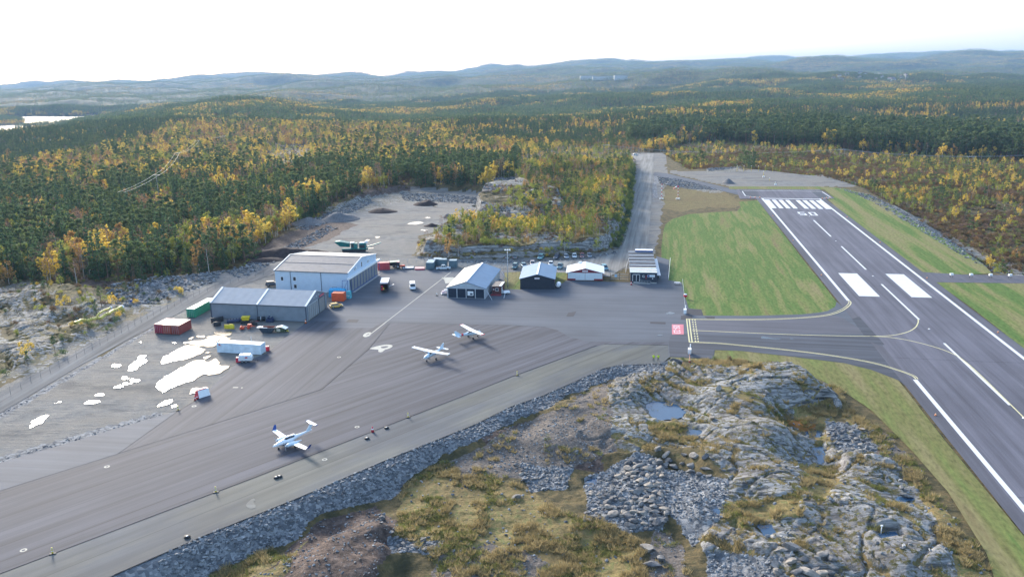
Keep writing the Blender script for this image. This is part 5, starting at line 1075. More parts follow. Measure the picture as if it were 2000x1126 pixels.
# ================================================================ CONTAINERS, MACHINES, VEHICLES
def container(name, label, A, rz, col, L=6.06, W=2.44, Hc=2.59, roofc=None, cat="container", group=None, doors='x0'):
    t = thing(name, label, cat, A, rz, group); mw = mat("paint %s" % (name+str(col)), col, .5, vary=.12, scale=.8); mr_ = mat("roof %s" % str(roofc or col), roofc or tuple(min(1, c*1.3+.03) for c in col), .6, vary=.15, scale=.6)
    m = MB(); n = int(L/.35); pts = []
    for s, y0 in ((0, 0), (1, W)):                        # corrugated sides
        row = []
        for i in range(n*4+1):
            x = .12+(L-.24)*i/(n*4); o = .045 if (i % 4) in (1, 2) else 0; row.append((x, y0+(o if s == 0 else -o)))
        V = [(x, y, .12) for x, y in row]+[(x, y, Hc-.1) for x, y in row]; k = len(row)
        m.add(V, [((i, i+1, k+i+1, k+i) if s == 0 else (i+1, i, k+i, k+i+1)) for i in range(k-1)])
    m.box((L-.1, .1, .12), (L-.03, W-.1, Hc-.1)); m.box((.05, .1, .12), (.10, W-.1, Hc-.1)); m.build("body", mw, t)
    m = MB()
    for x in (0, L-.14):
        for y in (0, W-.14): m.box((x, y, 0), (x+.14, y+.14, Hc))
    for y in (-.01, W-.11): m.box((.14, y, 0), (L-.14, y+.12, .16)); m.box((.14, y, Hc-.12), (L-.14, y+.12, Hc))
    m.build("frame", mw, t)
    m = MB(); m.box((.14, .11, Hc-.04), (L-.14, W-.11, Hc-.005)); m.build("roof", mr_, t)
    xo = -.03 if doors == 'x0' else L-.02
    for y0 in (.12, W/2+.02):
        m = MB(); m.box((xo, y0, .14), (xo+.05, y0+W/2-.16, Hc-.14)); d = m.build("door", mw, t); m = MB()
        for yy in (y0+.25, y0+.8): m.tube((xo-.03 if doors == 'x0' else xo+.08, yy, .2), (xo-.03 if doors == 'x0' else xo+.08, yy, Hc-.2), .025, n=5)
        m.build("locking_bar", M_LGREY, d)
    return t
RZC = R_(81)
A = G(380.6, 620.3); 
def at_frame(A, rz, x, y): return A+Vector((math.cos(rz)*x-math.sin(rz)*y, math.sin(rz)*x+math.cos(rz)*y, 0))
def long_cont(name, label, px, rz, col, **k):              # px: near right base corner; length runs away
    A = G(*px); return container(name, label, A, rz, col, **k)
GRN, RDD = (.03, .26, .15), (.30, .055, .05)
container("shipping_container", "green shipping container nearest the camera of the two green ones by the track", at_frame(A, RZC, 0, .0), RZC, GRN, roofc=(.36, .46, .36), group="green containers")
container("shipping_container", "farther green shipping container behind the grey hangar corner", at_frame(A, RZC, 6.2, 0), RZC, GRN, roofc=(.30, .50, .38), group="green containers")
A = G(351.3, 653.4); rr = R_(80)
container("shipping_container", "rust red container rightmost of the red cluster with pale roof sheet", A, rr, (.27, .06, .05), roofc=(.58, .44, .38), group="red containers by the fenced track")
container("shipping_container", "orange red container in the middle of the red cluster", at_frame(A, rr, 0, 2.55), rr, (.34, .075, .05), roofc=(.60, .42, .33), group="red containers by the fenced track")
container("shipping_container", "crimson container leftmost of the red cluster beside the fence", at_frame(A, rr, .2, 5.1), rr, (.30, .02, .045), roofc=(.42, .16, .14), group="red containers by the fenced track")
A, rz = frame((424.5, 687.3), (510.6, 692.4)); WHC = (.60, .72, .80)
t = container("office_container", "long pale white container with red flag emblem by the puddles", A, rz, WHC, L=12.19, roofc=(.74, .74, .70), doors='x1')
m = MB(); m.box((.6, -.05, 1.85), (1.25, -.02, 2.25)); e_ = m.build("emblem", M_SIGNRED, t); m = MB(); m.box((.95, -.06, 1.98), (1.25, -.051, 2.25)); m.build("emblem_field", M_TRIM, e_)
m = MB(); m.tube((9.2, 1.0, 2.59), (9.2, 1.0, 4.4), .05, n=6); m.build("antenna", M_TRIM, t)
A = G(648, 588); container("shipping_container", "bright orange red container standing before the blue covered one", A, R_(-6.6), (.62, .10, .03), L=3.9, roofc=(.66, .17, .07))
t = thing("covered_load", "bright blue tarpaulin covered load behind the orange container", "covered load", G(642, 580), R_(-7)); m = MB()
m.loft([[(x, y, z) for x, y, z in ((0, 0, 0), (0, 2.6, 0), (.1, 2.5, 2.2), (.15, 1.3, 2.65), (.1, .1, 2.2))], [(2.5, 0, 0), (2.5, 2.6, 0), (2.5, 2.5, 2.5), (2.5, 1.3, 2.8), (2.5, .1, 2.4)], [(5.2, 0, 0), (5.2, 2.6, 0), (5.1, 2.5, 2.1), (5.1, 1.3, 2.5), (5.1, .1, 2.1)]], 0, True, False); m.build("tarpaulin", mat("blue tarpaulin", (.02, .32, .58), .45, vary=.15, scale=2, bump=.4), t)
m = MB(); m.tube((1.0, 1.2, 2.6), (1.0, 1.2, 3.0), .04, n=5); m.tube((2.4, 1.2, 2.7), (2.4, 1.2, 3.05), .04, n=5); m.tube((1.0, 1.2, 3.0), (2.4, 1.2, 3.05), .04, n=5); m.build("bracket", M_DTRIM, t)
t = thing("covered_load", "cyan wrapped stack beside the blue hangar door post", "covered load", G(676, 583), R_(-10)); m = MB(); m.box((0, 0, 0), (1.3, 1.8, 2.3), top=(.8, .85)); m.build("tarpaulin", mat("cyan tarpaulin", (.10, .42, .50), .5, vary=.3, scale=3), t); m = MB(); m.box((-.02, -.03, .9), (1.2, 1.7, 1.0)); m.build("strap", M_TRIM, t)
container("shipping_container", "red container at the far right corner of the white hangar", G(738, 527.5), R_(8), (.34, .04, .06), L=4.3, roofc=(.55, .22, .2))
# grey open equipment boxes in a row
def skip_cage(label, px, L, Hc=2.5, rz=R_(-3)):
    t = container("storage_container", label, G(*px), rz, (.10, .165, .20), L=2.9, W=L, Hc=Hc, roofc=(.24, .34, .40), group="blue grey storage containers"); return t
for px, L, Hc, lb in (((832, 526), 5.8, 2.5, "blue grey storage container leftmost and nearest of its row"), ((846, 519.5), 3.0, 2.6, "blue grey storage container half hidden behind the leftmost pair"), ((857, 522), 2.6, 2.9, "tall blue grey storage container behind the parked white pickup"), ((877, 522.5), 2.8, 2.6, "blue grey storage container rightmost of its row by the pale hangar roof")): skip_cage(lb, px, L, Hc)
M_TYRE = mat("tyre rubber", (.018, .018, .02), .8, vary=.2); M_RIM = mat("wheel rim", (.35, .36, .38), .35, .5)
def wheel(par, x, y, r, w_, side=1, name="wheel"):
    m = MB(); m.tube((x, y-w_/2, r), (x, y+w_/2, r), r, n=14); o = m.build(name, M_TYRE, par); m = MB(); m.tube((x, y-w_*.52, r), (x, y+w_*.52, r), r*.58, n=10); m.build("rim", M_RIM, o); return o
def paint(col): return mat("car paint %.2f %.2f %.2f" % col, col, .25, .1, vary=.04, spec=.6)
CARS = {}
def make_car(style, col):
    """x forward; sections along the length give bonnet, screen, roof, tail"""
    P = dict(hatch=(3.9, 1.72, [(-1.95, .55, .98), (-1.75, .5, 1.0)], 1.47), suv=(4.6, 1.85, None, 1.7), van=(5.2, 1.95, None, 2.0), pickup=(5.2, 1.85, None, 1.75), estate=(4.6, 1.8, None, 1.48))[style]
    L, W, _, Hc = P; h = L/2; w_ = W/2; belt = Hc*.60
    t = bpy.data.objects.new({'van': 'delivery_van', 'pickup': 'pickup_truck'}.get(style, 'parked_car'), None); C.objects.link(t)
    def ring(x, z0, z1, hw): return [(x, -hw, z0+.12), (x, -hw*.96, z0), (x, hw*.96, z0), (x, hw, z0+.12), (x, hw, z1-.1), (x, hw*.92, z1), (x, -hw*.92, z1), (x, -hw, z1-.1)]
    m = MB(); m.loft([ring(-h, .38, belt*.92, w_*.86), ring(-h+.15, .26, belt, w_*.96), ring(-h*.4, .22, belt, w_), ring(h*.25, .22, belt, w_), ring(h*.62, .24, belt*.93, w_*.98), ring(h-.18, .27, belt*.80, w_*.93), ring(h, .38, belt*.62, w_*.8)]); m.build("body", paint(col), t)
    ca = {'hatch': (-h+.12, -h+.45, .25, .95), 'suv': (-h+.1, -h+.35, .35, 1.15), 'van': (-h+.03, -h+.1, 1.35, 2.05), 'pickup': (-.75, -.55, .5, 1.3), 'estate': (-h+.15, -h+.6, .3, 1.1)}[style]
    x0, x1, x2, x3 = ca
    gl = MB(); gl.loft([[(x0, -w_*.90, belt-.02), (x0, w_*.90, belt-.02), (x1, w_*.76, Hc-.07), (x1, -w_*.76, Hc-.07)], [(x3, -w_*.90, belt-.02), (x3, w_*.90, belt-.02), (x2, w_*.76, Hc-.07), (x2, -w_*.76, Hc-.07)]], 0, True, False)
    if style == 'van': 
        gl = MB(); gl.loft([[(.4, -w_*.94, belt-.02), (.4, w_*.94, belt-.02), (.4, w_*.84, Hc-.07), (.4, -w_*.84, Hc-.07)], [(x3, -w_*.92, belt-.02), (x3, w_*.92, belt-.02), (x2, w_*.8, Hc-.07), (x2, -w_*.8, Hc-.07)]], 0, True, False)
        m = MB(); m.box((-h+.02, -w_*.96, belt-.05), (.42, w_*.96, Hc-.06), top=(.985, .9)); m.build("cargo_wall", paint(col), t)
    gl.build("glasshouse", M_GLASS, t)
    m = MB(); m.box((x1-.03 if style != 'van' else -h+.05, -w_*.80, Hc-.08), (x2+.03, w_*.80, Hc), top=(.96, .94))
    for s in (-1, 1):                                    # pillars
        m.tube((x3, s*w_*.90, belt-.02), (x2, s*w_*.77, Hc-.06), .045, n=4); m.tube((x0, s*w_*.90, belt-.02), (x1, s*w_*.77, Hc-.06), .05, n=4); mx_ = (x0+x3)/2-.1; m.tube((mx_, s*w_*.905, belt-.02), (mx_, s*w_*.77, Hc-.06), .045, n=4)
    m.build("roof", paint(col), t)
    if style == 'pickup': m = MB(); m.box((-h+.1, -w_*.9, belt-.01), (-.8, w_*.9, belt+.02)); m.build("bed_cover", M_DARK, t)
    for sx in (-1, 1):
        for sy in (-1, 1): wheel(t, sx*h*.62, sy*(w_-.1), .33 if Hc < 1.6 else .38, .22)
    for sy in (-1, 1):
        m = MB(); m.box((h-.16, sy*w_*.62-.16, belt*.62), (h-.01, sy*w_*.62+.16, belt*.62+.14)); m.build("headlight", M_TRIM, t); m = MB(); m.box((-h-.01, sy*w_*.72-.1, belt*.7), (-h+.05, sy*w_*.72+.1, belt*.7+.2)); m.build("taillight", M_SIGNRED, t)
    m = MB(); m.box((h-.03, -.26, .42), (h+.02, .26, .53)); m.build("number_plate", M_TRIM, t)
    return t
def car(style, col, px, yaw, label, cat='car', group=None, z=0):
    t = make_car(style, col); g = G(*px); t.location = (g.x, g.y, z); t.rotation_euler = (0, 0, R_(yaw)); tag(t, label, cat, group); return t
car('van', (.72, .78, .82), (806, 563), -82, "white van parked beside the pale line on the apron", 'van')
car('hatch', (.62, .40, .09), (657, 600), 28, "small yellow car next to the grey hangar gable")
car('suv', (.03, .035, .05), (533, 558), 12, "black car with pale roof behind the white hangar corner")
car('suv', (.50, .52, .54), (417, 593), 15, "silver car half hidden behind the grey hangar's left end")
car('pickup', (.55, .62, .66), (866, 526), 4, "white pickup parked before the storage containers", 'pickup truck')
cpg = "cars parked below the rock knoll"
CP = [((992, 504), 'estate', (.30, .34, .34), 80, "grey car parked leftmost in the far car park row behind the lamp mast"), ((1006, 504), 'estate', (.26, .28, .27), 88, "olive grey car second in the far row right of the lamp mast"), ((1056, 505), 'suv', (.16, .36, .38), -105, "teal car parked alone under the rock knoll"), ((1087, 504), 'estate', (.05, .06, .09), -108, "dark navy car left end of the tight far row"), ((1106, 503.5), 'hatch', (.26, .32, .38), -85, "blue grey car second in the tight far row"),
      ((1122, 502.5), 'hatch', (.62, .70, .74), -92, "white car in the middle of the tight far row"), ((1137, 502), 'estate', (.16, .05, .06), -95, "dark red car fourth in the tight far row"), ((1151, 501.5), 'hatch', (.18, .22, .27), -88, "slate grey car at the right end of the tight far row"),
      ((1006, 523), 'suv', (.05, .16, .19), -100, "dark teal utility vehicle with pale roof near the lamp mast"), ((1023, 521), 'hatch', (.22, .36, .40), -80, "grey teal car left of the black hangar roof"), ((1040, 517), 'hatch', (.60, .52, .50), -90, "pale pink white car just showing over the black hangar roof's left slope"), ((1076, 518), 'hatch', (.66, .70, .72), -90, "white car just showing over the black hangar roof's right slope"), ((1094, 523), 'pickup', (.12, .26, .30), -102, "blue green pickup between the black and the red hangar"), ((1181, 526), 'suv', (.10, .28, .34), -80, "blue car right behind the red hangar")]
for px, st, col, yaw, lb in CP: car(st, col, px, yaw, lb, 'pickup truck' if st == 'pickup' else 'car', cpg)
car('hatch', (.7, .72, .72), (1241, 303), 5, "tiny pale car by the far end of the gravel road")
# trailer lorry box by the white hangar
t = thing("box_trailer", "white roofed box trailer with open dark back by the white hangar", "trailer", G(751, 572), R_(-86)); t.location = (*G(751, 571).xy, 0)
m = MB(); m.box((-6.4, -1.2, .7), (0, 1.2, .85)); m.box((-6.4, -1.2, .85), (0, -1.12, 3.2)); m.box((-6.4, 1.12, .85), (0, 1.2, 3.2)); m.box((-6.4, -1.12, .85), (-6.3, 1.12, 3.2)); m.build("body", mat("dark trailer sides", (.05, .045, .05), .6), t)
m = MB(); m.box((-6.5, -1.3, 3.2), (.1, 1.3, 3.35)); m.build("roof", M_TRIM, t); m = MB(); m.box((-.02, -1.25, 2.9), (.08, 1.25, 3.19)); m.build("header_panel", mat("lilac panel", (.45, .38, .45), .5), t)
for x in (-2.2, -3.4): 
    for y in (-1.0, 1.0): wheel(t, x, y, .42, .28)
for y, z, c_, nm in ((-.7, 2.0, M_SIGNRED, "round_sign"), (-.7, 1.1, M_SIGNRED, "round_sign")): m = MB(); m.tube((.05, y, z), (.12, y, z), .34, n=14); m.build(nm, c_, t)
m = MB(); m.box((.02, -.5, 1.0), (.1, .0, 1.7)); m.build("warning_panel", mat("amber panel", (.55, .35, .03), .5), t)
m = MB(); m.add([(-2.8, 1.25, 1.2), (-2.8, 2.9, 1.9), (-3.6, 2.9, 1.95), (-3.9, 1.25, 1.2), (-2.8, 1.25, 1.12), (-2.8, 2.9, 1.82), (-3.6, 2.9, 1.87), (-3.9, 1.25, 1.12)], [(0, 1, 2, 3), (7, 6, 5, 4), (0, 4, 5, 1), (1, 5, 6, 2), (2, 6, 7, 3)]); m.build("side_flap", M_LGREY, t)
m = MB(); m.box((0, -1.1, .7), (.9, 1.1, .78)); m.build("tail_lift", M_DARK, t)
# white twin axle generator trailer
t = thing("generator_trailer", "small rounded white twin axle trailer with red emblem before the long white container", "trailer", G(481, 706), R_(3)); 
m = MB(); rg = lambda x, a, b, w0: [(x, -w0, .55), (x, w0, .55), (x, w0, b-.35), (x, w0*.75, b), (x, -w0*.75, b), (x, -w0, b-.35)]
m.loft([rg(-1.7, 0, 1.3, .75), rg(-1.45, 0, 1.95, .85), rg(1.2, 0, 2.0, .85), rg(1.6, 0, 1.5, .8)], 0, True, False); m.build("body", paint((.72, .77, .8)), t)
for x in (-.75, .15):
    for y in (-.8, .8): wheel(t, x, y, .33, .22)
m = MB(); m.box((.0, -.88, 1.2), (.6, -.855, 1.55)); m.build("emblem", M_SIGNRED, t); m = MB(); m.tube((1.6, 0, .55), (2.9, 0, .5), .05, n=5); m.tube((2.8, 0, .5), (2.8, 0, 0), .04, n=5); m.build("drawbar", M_DARK, t)
def barrel_box(px, label):
    t = thing("red_tank", label, "tank", G(*px), R_(5)); m = MB(); m.box((-.55, -.45, 0), (.55, .45, 1.1), top=(.95, .95)); m.build("body", M_SIGNRED, t); m = MB(); m.box((-.5, -.4, 1.105), (.5, .4, 1.2)); m.build("lid", mat("pale pink lid", (.6, .3, .28), .5), t)
barrel_box((466, 706), "small red tank left of the white twin axle trailer"); barrel_box((522, 684), "small red tank at the right end of the long white container")
# red and white pump cabinet on the apron edge
t = thing("fuel_cabinet", "red and white sloped tank unit on the apron edge beside a puddle", "fuel tank unit", G(389, 778), R_(48)); m = MB(); m.add([(0, 0, 0), (2.7, 0, 0), (2.7, 2.0, 0), (0, 2.0, 0), (.1, .5, 1.6), (2.6, .5, 1.6), (2.6, 1.5, 1.6), (.1, 1.5, 1.6)], [(3, 2, 1, 0), (4, 5, 6, 7), (1, 2, 6, 5), (2, 3, 7, 6), (3, 0, 4, 7)]); m.build("body", M_SIGNRED, t)
m = MB(); m.add([(0, 0, 0), (2.7, 0, 0), (2.6, .5, 1.6), (.1, .5, 1.6)], [(0, 1, 2, 3)]); m.build("front_panel", M_TRIM, t); m = MB(); m.box((.3, .7, 1.605), (2.3, 1.3, 1.75)); m.build("roof_hatch", mat("rose hatch", (.6, .2, .25), .5), t)
# implements along the grey hangar
M_PLOW = mat("yellow plough paint", (.62, .50, .02), .45, vary=.1); M_IMPR = mat("orange red implement paint", (.58, .07, .03), .45, vary=.1); M_BLK = mat("black machine steel", (.022, .024, .03), .5, vary=.3); M_DBL = mat("dark blue machine steel", (.02, .035, .09), .45, vary=.3)
def blade(name, label, px, rz, w_, h_, col, cat="snow plough", back=True):
    t = thing(name, label, cat, G(*px), rz); m = MB(); rows = []
    for k in range(7): a = -.5+1.5*k/6; rows.append((math.cos(a*1.2)*.35-.35, h_*k/6))
    for s in (0, .06): 
        pass
    V = [(-w_/2, -y, z) for y, z in rows]+[(w_/2, -y, z) for y, z in rows]+[(-w_/2, -y+.08, z) for y, z in rows]+[(w_/2, -y+.08, z) for y, z in rows]; n = 7
    f = [(i, n+i, n+i+1, i+1) for i in range(6)]+[(2*n+i+1, 3*n+i+1, 3*n+i, 2*n+i) for i in range(6)]+[(6, 13, 27, 20)]+[(i+1, 2*n+i+1, 2*n+i, i) for i in range(6)]+[(n+i, 3*n+i, 3*n+i+1, n+i+1) for i in range(6)]
    m.add(V, f, 0, True); m.build("blade", col, t)
    if back:
        m = MB(); m.tube((-.9, .3, .4), (0, 1.5, .5), .09, n=6); m.tube((.9, .3, .4), (0, 1.5, .5), .09, n=6); m.box((-.5, 1.3, .15), (.5, 1.6, 1.0)); m.box((-w_*.35, .15, .25), (w_*.35, .3, .5)); m.build("push_frame", col, t)
    return t
blade("snow_plough", "bright yellow snow plough blade left of the red implement", (448, 642), R_(-6), 2.9, 1.2, M_PLOW)
blade("snow_plough", "black plough at the left corner of the grey hangar", (425, 637), R_(30), 2.0, 1.3, M_BLK)
t = blade("snow_plough", "long black plough blade leaning by the hangar's left corner", (425, 629), R_(38), 3.6, 1.5, M_BLK)
def machine(name, label, px, rz, parts, cat):
    t = thing(name, label, cat, G(*px), rz)
    for nm, mt, prims in parts:
        m = MB()
        for p in prims:
            if p[0] == 'b': m.box(p[1], p[2], top=p[3] if len(p) > 3 else None)
            else: m.tube(p[1], p[2], p[3], n=8)
        m.build(nm, mt, t)
    return t
machine("field_implement", "orange red tow implement with discs beside the yellow plough", (482, 641), R_(12), [("frame", M_IMPR, [('b', (-1.6, -.1, .5), (1.6, .1, .7)), ('b', (-1.6, -.9, .5), (-1.45, .9, .65)), ('b', (1.3, -.9, .5), (1.5, .9, .65)), ('t', (1.5, 0, .6), (2.4, 0, .35), .08), ('b', (.3, -.5, .7), (1.3, .5, 1.2))]), ("roller", M_IMPR, [('t', (-1.5, -1.0, .35), (-1.5, 1.0, .35), .35), ('t', (-.9, -1.0, .32), (-.9, .7, .32), .28)]), ("disc", M_IMPR, [('t', (.6, -.95, .42), (.6, -.7, .42), .42), ('t', (.6, .7, .42), (.6, .95, .42), .42)])], "farm implement")
machine("roller_brush", "long dark blue sweeping brush behind the yellow plough", (462, 630), R_(18), [("brush", M_DBL, [('t', (-2.6, 0, .6), (1.8, 0, .6), .5)]), ("frame", M_BLK, [('b', (-2.6, .3, .9), (1.8, .6, 1.15)), ('b', (-2.4, .2, .3), (-2.2, 1.2, .9)), ('b', (1.4, .2, .3), (1.6, 1.2, .9))]), ("bracket", M_LGREY, [('b', (-2.0+k*.8, -.1, 1.1), (-1.85+k*.8, .3, 1.25)) for k in range(5)])], "sweeper brush")
machine("salt_spreader", "yellow hopper spreader on black frame against the grey hangar", (481, 630), R_(5), [("hopper", M_PLOW, [('b', (-.9, -.7, .9), (.9, .7, 1.9), (1.25, 1.2))]), ("frame", M_BLK, [('b', (-1.4, -.8, .25), (1.5, .8, .85)), ('t', (1.1, -.9, .4), (1.1, .9, .4), .4), ('t', (-1.0, -.9, .4), (-1.0, .9, .4), .4)])], "spreader")
machine("machine_frame", "black steel implement right of the yellow hopper", (492, 635), R_(20), [("frame", M_BLK, [('b', (-1.5, -.5, .2), (1.5, .5, .6)), ('b', (-.4, -.4, .6), (.9, .4, 1.2)), ('t', (-1.5, 0, .5), (-2.2, 0, .4), .1)]), ("hose", mat("dark red hose", (.2, .02, .03), .5), [('t', (.9, .3, 1.0), (1.9, .4, .9), .12)])], "implement")
machine("round_tank", "black round tank near the hangar wall behind the dark skip", (510, 626), R_(10), [("tank", M_BLK, [('t', (-1.0, 0, .65), (1.0, 0, .65), .62)]), ("strap", M_LGREY, [('t', (-.1, 0, .65), (.1, 0, .65), .65)])], "tank")
machine("stacked_parts", "dark blue machine parts against the grey hangar right of the round tank", (528, 628), R_(-5), [("crate", M_DBL, [('b', (-1.1, -.5, 0), (1.0, .6, .9))]), ("pipe", M_DBL, [('t', (-.6, 0, .9), (-.2, .2, 1.7), .25), ('t', (.5, 0, .9), (.7, .2, 1.5), .3)])], "machine parts")
def skip(label, px, rz, col, inner):
    t = thing("waste_skip", label, "skip", G(*px), rz); m = MB(); b, tp, h_ = (1.35, .8), (2.2, 1.0), 1.5
    o = [(-b[0], -b[1], 0), (b[0], -b[1], 0), (b[0], b[1], 0), (-b[0], b[1], 0), (-tp[0], -tp[1], h_), (tp[0], -tp[1], h_), (tp[0], tp[1], h_), (-tp[0], tp[1], h_)]
    i_ = [(x*.95, y*.92, max(z, .1)) for x, y, z in o]
    m.add(o, [(3, 2, 1, 0), (0, 1, 5, 4), (1, 2, 6, 5), (2, 3, 7, 6), (3, 0, 4, 7)]); m.add([o[k] for k in (4, 5, 6, 7)]+[i_[k] for k in (4, 5, 6, 7)], [(0, 1, 5, 4), (1, 2, 6, 5), (2, 3, 7, 6), (3, 0, 4, 7)]); m.build("body", col, t)
    m = MB(); m.add(i_, [(0, 1, 2, 3), (4, 5, 1, 0), (5, 6, 2, 1), (6, 7, 3, 2), (7, 4, 0, 3)]); m.build("lining", inner, t)
    m = MB(); m.box((-2.7, -.9, 1.45), (-1.2, .3, 1.56)); m.box((-1.0, -1.05, 1.42), (.3, -.95, 1.6)); m.build("board", M_TRIM, t)
skip("dark grey open skip with rusty red inside and white board on its left rim", (523, 648), R_(-3), mat("dark skip paint", (.03, .05, .075), .5, vary=.15), mat("rusty lining", (.20, .045, .035), .7, vary=.4, scale=3))
t = thing("camper_shell", "low dark green hopper box with pale sloped lid and white panel right of the skip", "hopper box", G(550, 647), R_(-10)); m = MB(); m.box((-1.5, -.9, .1), (1.4, .9, 1.2), top=(.95, 1)); m.build("body", mat("olive green box", (.06, .085, .045), .6, vary=.2), t)
m = MB(); slab(m, (-1.5, -.9, 1.22), (.2, -.9, 1.55), (.2, .9, 1.55), (-1.5, .9, 1.22), .06); slab(m, (.2, -.9, 1.55), (1.7, -.9, 1.0), (1.7, .9, 1.0), (.2, .9, 1.55), .06); m.build("lid", M_TRIM, t); m = MB(); m.box((-1.0, -.97, .3), (.1, -.93, 1.05)); m.build("panel", mat("beige panel", (.5, .48, .40), .5), t); m = MB(); m.tube((1.5, -.4, .5), (2.3, -.6, .3), .09, n=6); m.tube((1.5, .4, .5), (2.3, -.6, .3), .09, n=6); m.build("drawbar", M_PLOW, t)
# green mobile crusher in the quarry
t = thing("mobile_crusher", "dark green mobile rock crusher with conveyor arm on the quarry floor", "crusher", G(662, 491.5), R_(2)); MG = mat("crusher green paint", (.01, .16, .16), .45, vary=.2)
m = MB(); m.loft([[(-1.2, -1.3, 3.9), (-1.2, 1.3, 3.9), (-1.2, 1.5, 4.3), (-1.2, -1.5, 4.3)], [(.8, -.8, 2.2), (.8, .8, 2.2), (.8, 1.6, 4.4), (.8, -1.6, 4.4)], [(4.4, -.7, 2.0), (4.4, .7, 2.0), (4.4, 1.3, 3.6), (4.4, -1.3, 3.6)]], 0, True, False); m.build("feed_hopper", MG, t)
m = MB(); m.box((1.5, -1.0, 0), (10.5, -.5, .9)); m.box((1.5, .5, 0), (10.5, 1.0, .9)); m.build("track", M_BLK, t)
m = MB(); m.box((1.2, -.5, .7), (11.5, .5, 1.3)); m.box((5.0, -1.0, 1.3), (7.4, 1.0, 3.4)); m.box((8.2, -1.1, 1.3), (10.8, 1.1, 3.5)); m.build("chassis", MG, t); m = MB(); m.box((8.4, -1.16, 1.6), (10.4, -1.1, 2.9)); m.box((5.2, -1.06, 1.7), (6.1, -1.0, 3.0)); m.build("engine_grille", M_BLK, t)
m = MB(); m.box((4.6, -.9, 3.61), (6.2, .9, 3.8)); m.box((8.4, -.9, 3.51), (10.2, .9, 3.7)); m.build("deck", M_TRIM, t); m = MB(); m.tube((11.0, 0, 3.2), (11.0, 0, 4.2), .55, n=10); m.build("dust_tank", M_TRIM, t)
m = MB(); slab(m, (10.8, -.5, 1.6), (16.8, -.5, 3.3), (16.8, .5, 3.3), (10.8, .5, 1.6), .3); m.build("conveyor", MG, t)
# tractor, pallets, racks right of the white hangar
t = thing("tractor", "small dark tractor with pale green trailer near the flat racks", "tractor", G(783, 524), R_(0)); m = MB(); m.box((-.3, -.6, .7), (1.4, .6, 1.3)); m.build("bonnet", M_IMPR, t); m = MB(); m.box((-1.5, -.75, .7), (-.3, .75, 2.4), top=(.8, .85)); m.build("cab", M_GLASS, t); m = MB(); m.box((-1.4, -.7, 2.41), (-.4, .7, 2.5)); m.build("roof", mat("pink red roof", (.45, .18, .2), .5), t)
for x, r in ((-1.0, .75), (1.0, .5)):
    for y in (-.8, .8): wheel(t, x, y, r, .35)
t = thing("tipper_trailer", "pale green covered trailer left of the dark tractor", "trailer", G(772, 521.5), R_(5)); m = MB(); m.box((-2.2, -1.1, .8), (1.5, 1.1, 1.9), top=(1.05, 1.05)); m.build("body", M_BLK, t); m = MB(); slab(m, (-2.4, -1.25, 1.95), (1.6, -1.25, 2.25), (1.6, 1.25, 2.25), (-2.4, 1.25, 1.95), .12); m.build("cover", mat("pale green cover", (.36, .44, .33), .6, vary=.1), t)
for y in (-1.0, 1.0): wheel(t, -.4, y, .5, .3)
for px, col, lb in (((808, 524), (.42, .44, .48), "grey topped flat rack lying left of the storage containers"), ((829, 525), (.55, .30, .30), "red edged flat rack lying beside the storage containers")):
    t = thing("flat_rack", lb, "flat rack", G(*px), R_(4)); m = MB(); m.box((-3.9 if px[0] < 810 else -3.4, -1.3, .35), (0, 1.6, .5)); m.build("deck", mat("deck %s" % str(col), col, .5, vary=.1), t); m = MB(); m.box((-3.9 if px[0] < 810 else -3.4, -1.36, 0), (0, -1.31, .34)); m.box((.01, -1.3, 0), (.1, 1.6, .34)); m.build("rim", M_SIGNRED if px[0] > 810 else M_DTRIM, t)
# egg shaped covered glider trailer by the black hangar
t = thing("caravan", "small white egg shaped caravan at the right side of the black hangar", "caravan", G(1090.5, 561), R_(-100)); m = MB(); rings = []
for k in range(9): a = math.pi*(k+.3)/8.6; r = math.sin(a)**.6; x = -math.cos(a)*1.9; rings.append([(x, math.cos(q)*.9*r, 1.05+math.sin(q)*.8*r) for q in [2*math.pi*i/12 for i in range(12)]])
m.loft(rings); m.build("body", paint((.78, .80, .82)), t); m = MB(); m.box((1.55, -.45, 1.15), (1.75, .45, 1.5)); m.build("window", M_GLASS, t)
for y in (-.75, .75): wheel(t, 0, y, .3, .2)
t = thing("utility_cart", "white cart with drawbar right of the brown cabin", "cart", G(990, 574), R_(15)); m = MB(); m.box((-1.2, -.6, .5), (1.0, .6, 1.1), top=(.8, .7)); m.build("body", M_TRIM, t); m = MB(); m.box((-1.9, -.2, .4), (-1.2, .3, 1.5)); m.tube((-.8, -.7, .4), (-2.2, -4.6, .05), .12, n=5); m.build("drawbar", M_LGREY, t)
for y in (-.6, .6): wheel(t, 0, y, .3, .18)
t = thing("light_aircraft_nose", "white and pink cowled cart at the left of the aero club hangar", "cart", G(869, 574), R_(10)); m = MB(); m.box((-1.0, -.6, .4), (.6, .6, 1.1), top=(.8, .7)); m.build("body", mat("pinkish white cowl", (.66, .52, .54), .5), t); m = MB(); m.box((-.2, -.3, 1.1), (.9, .4, 1.5)); m.build("cover", M_TRIM, t); m = MB(); m.box((-1.3, -.9, .15), (.2, .9, .28)); m.build("base", M_LGREY, t)
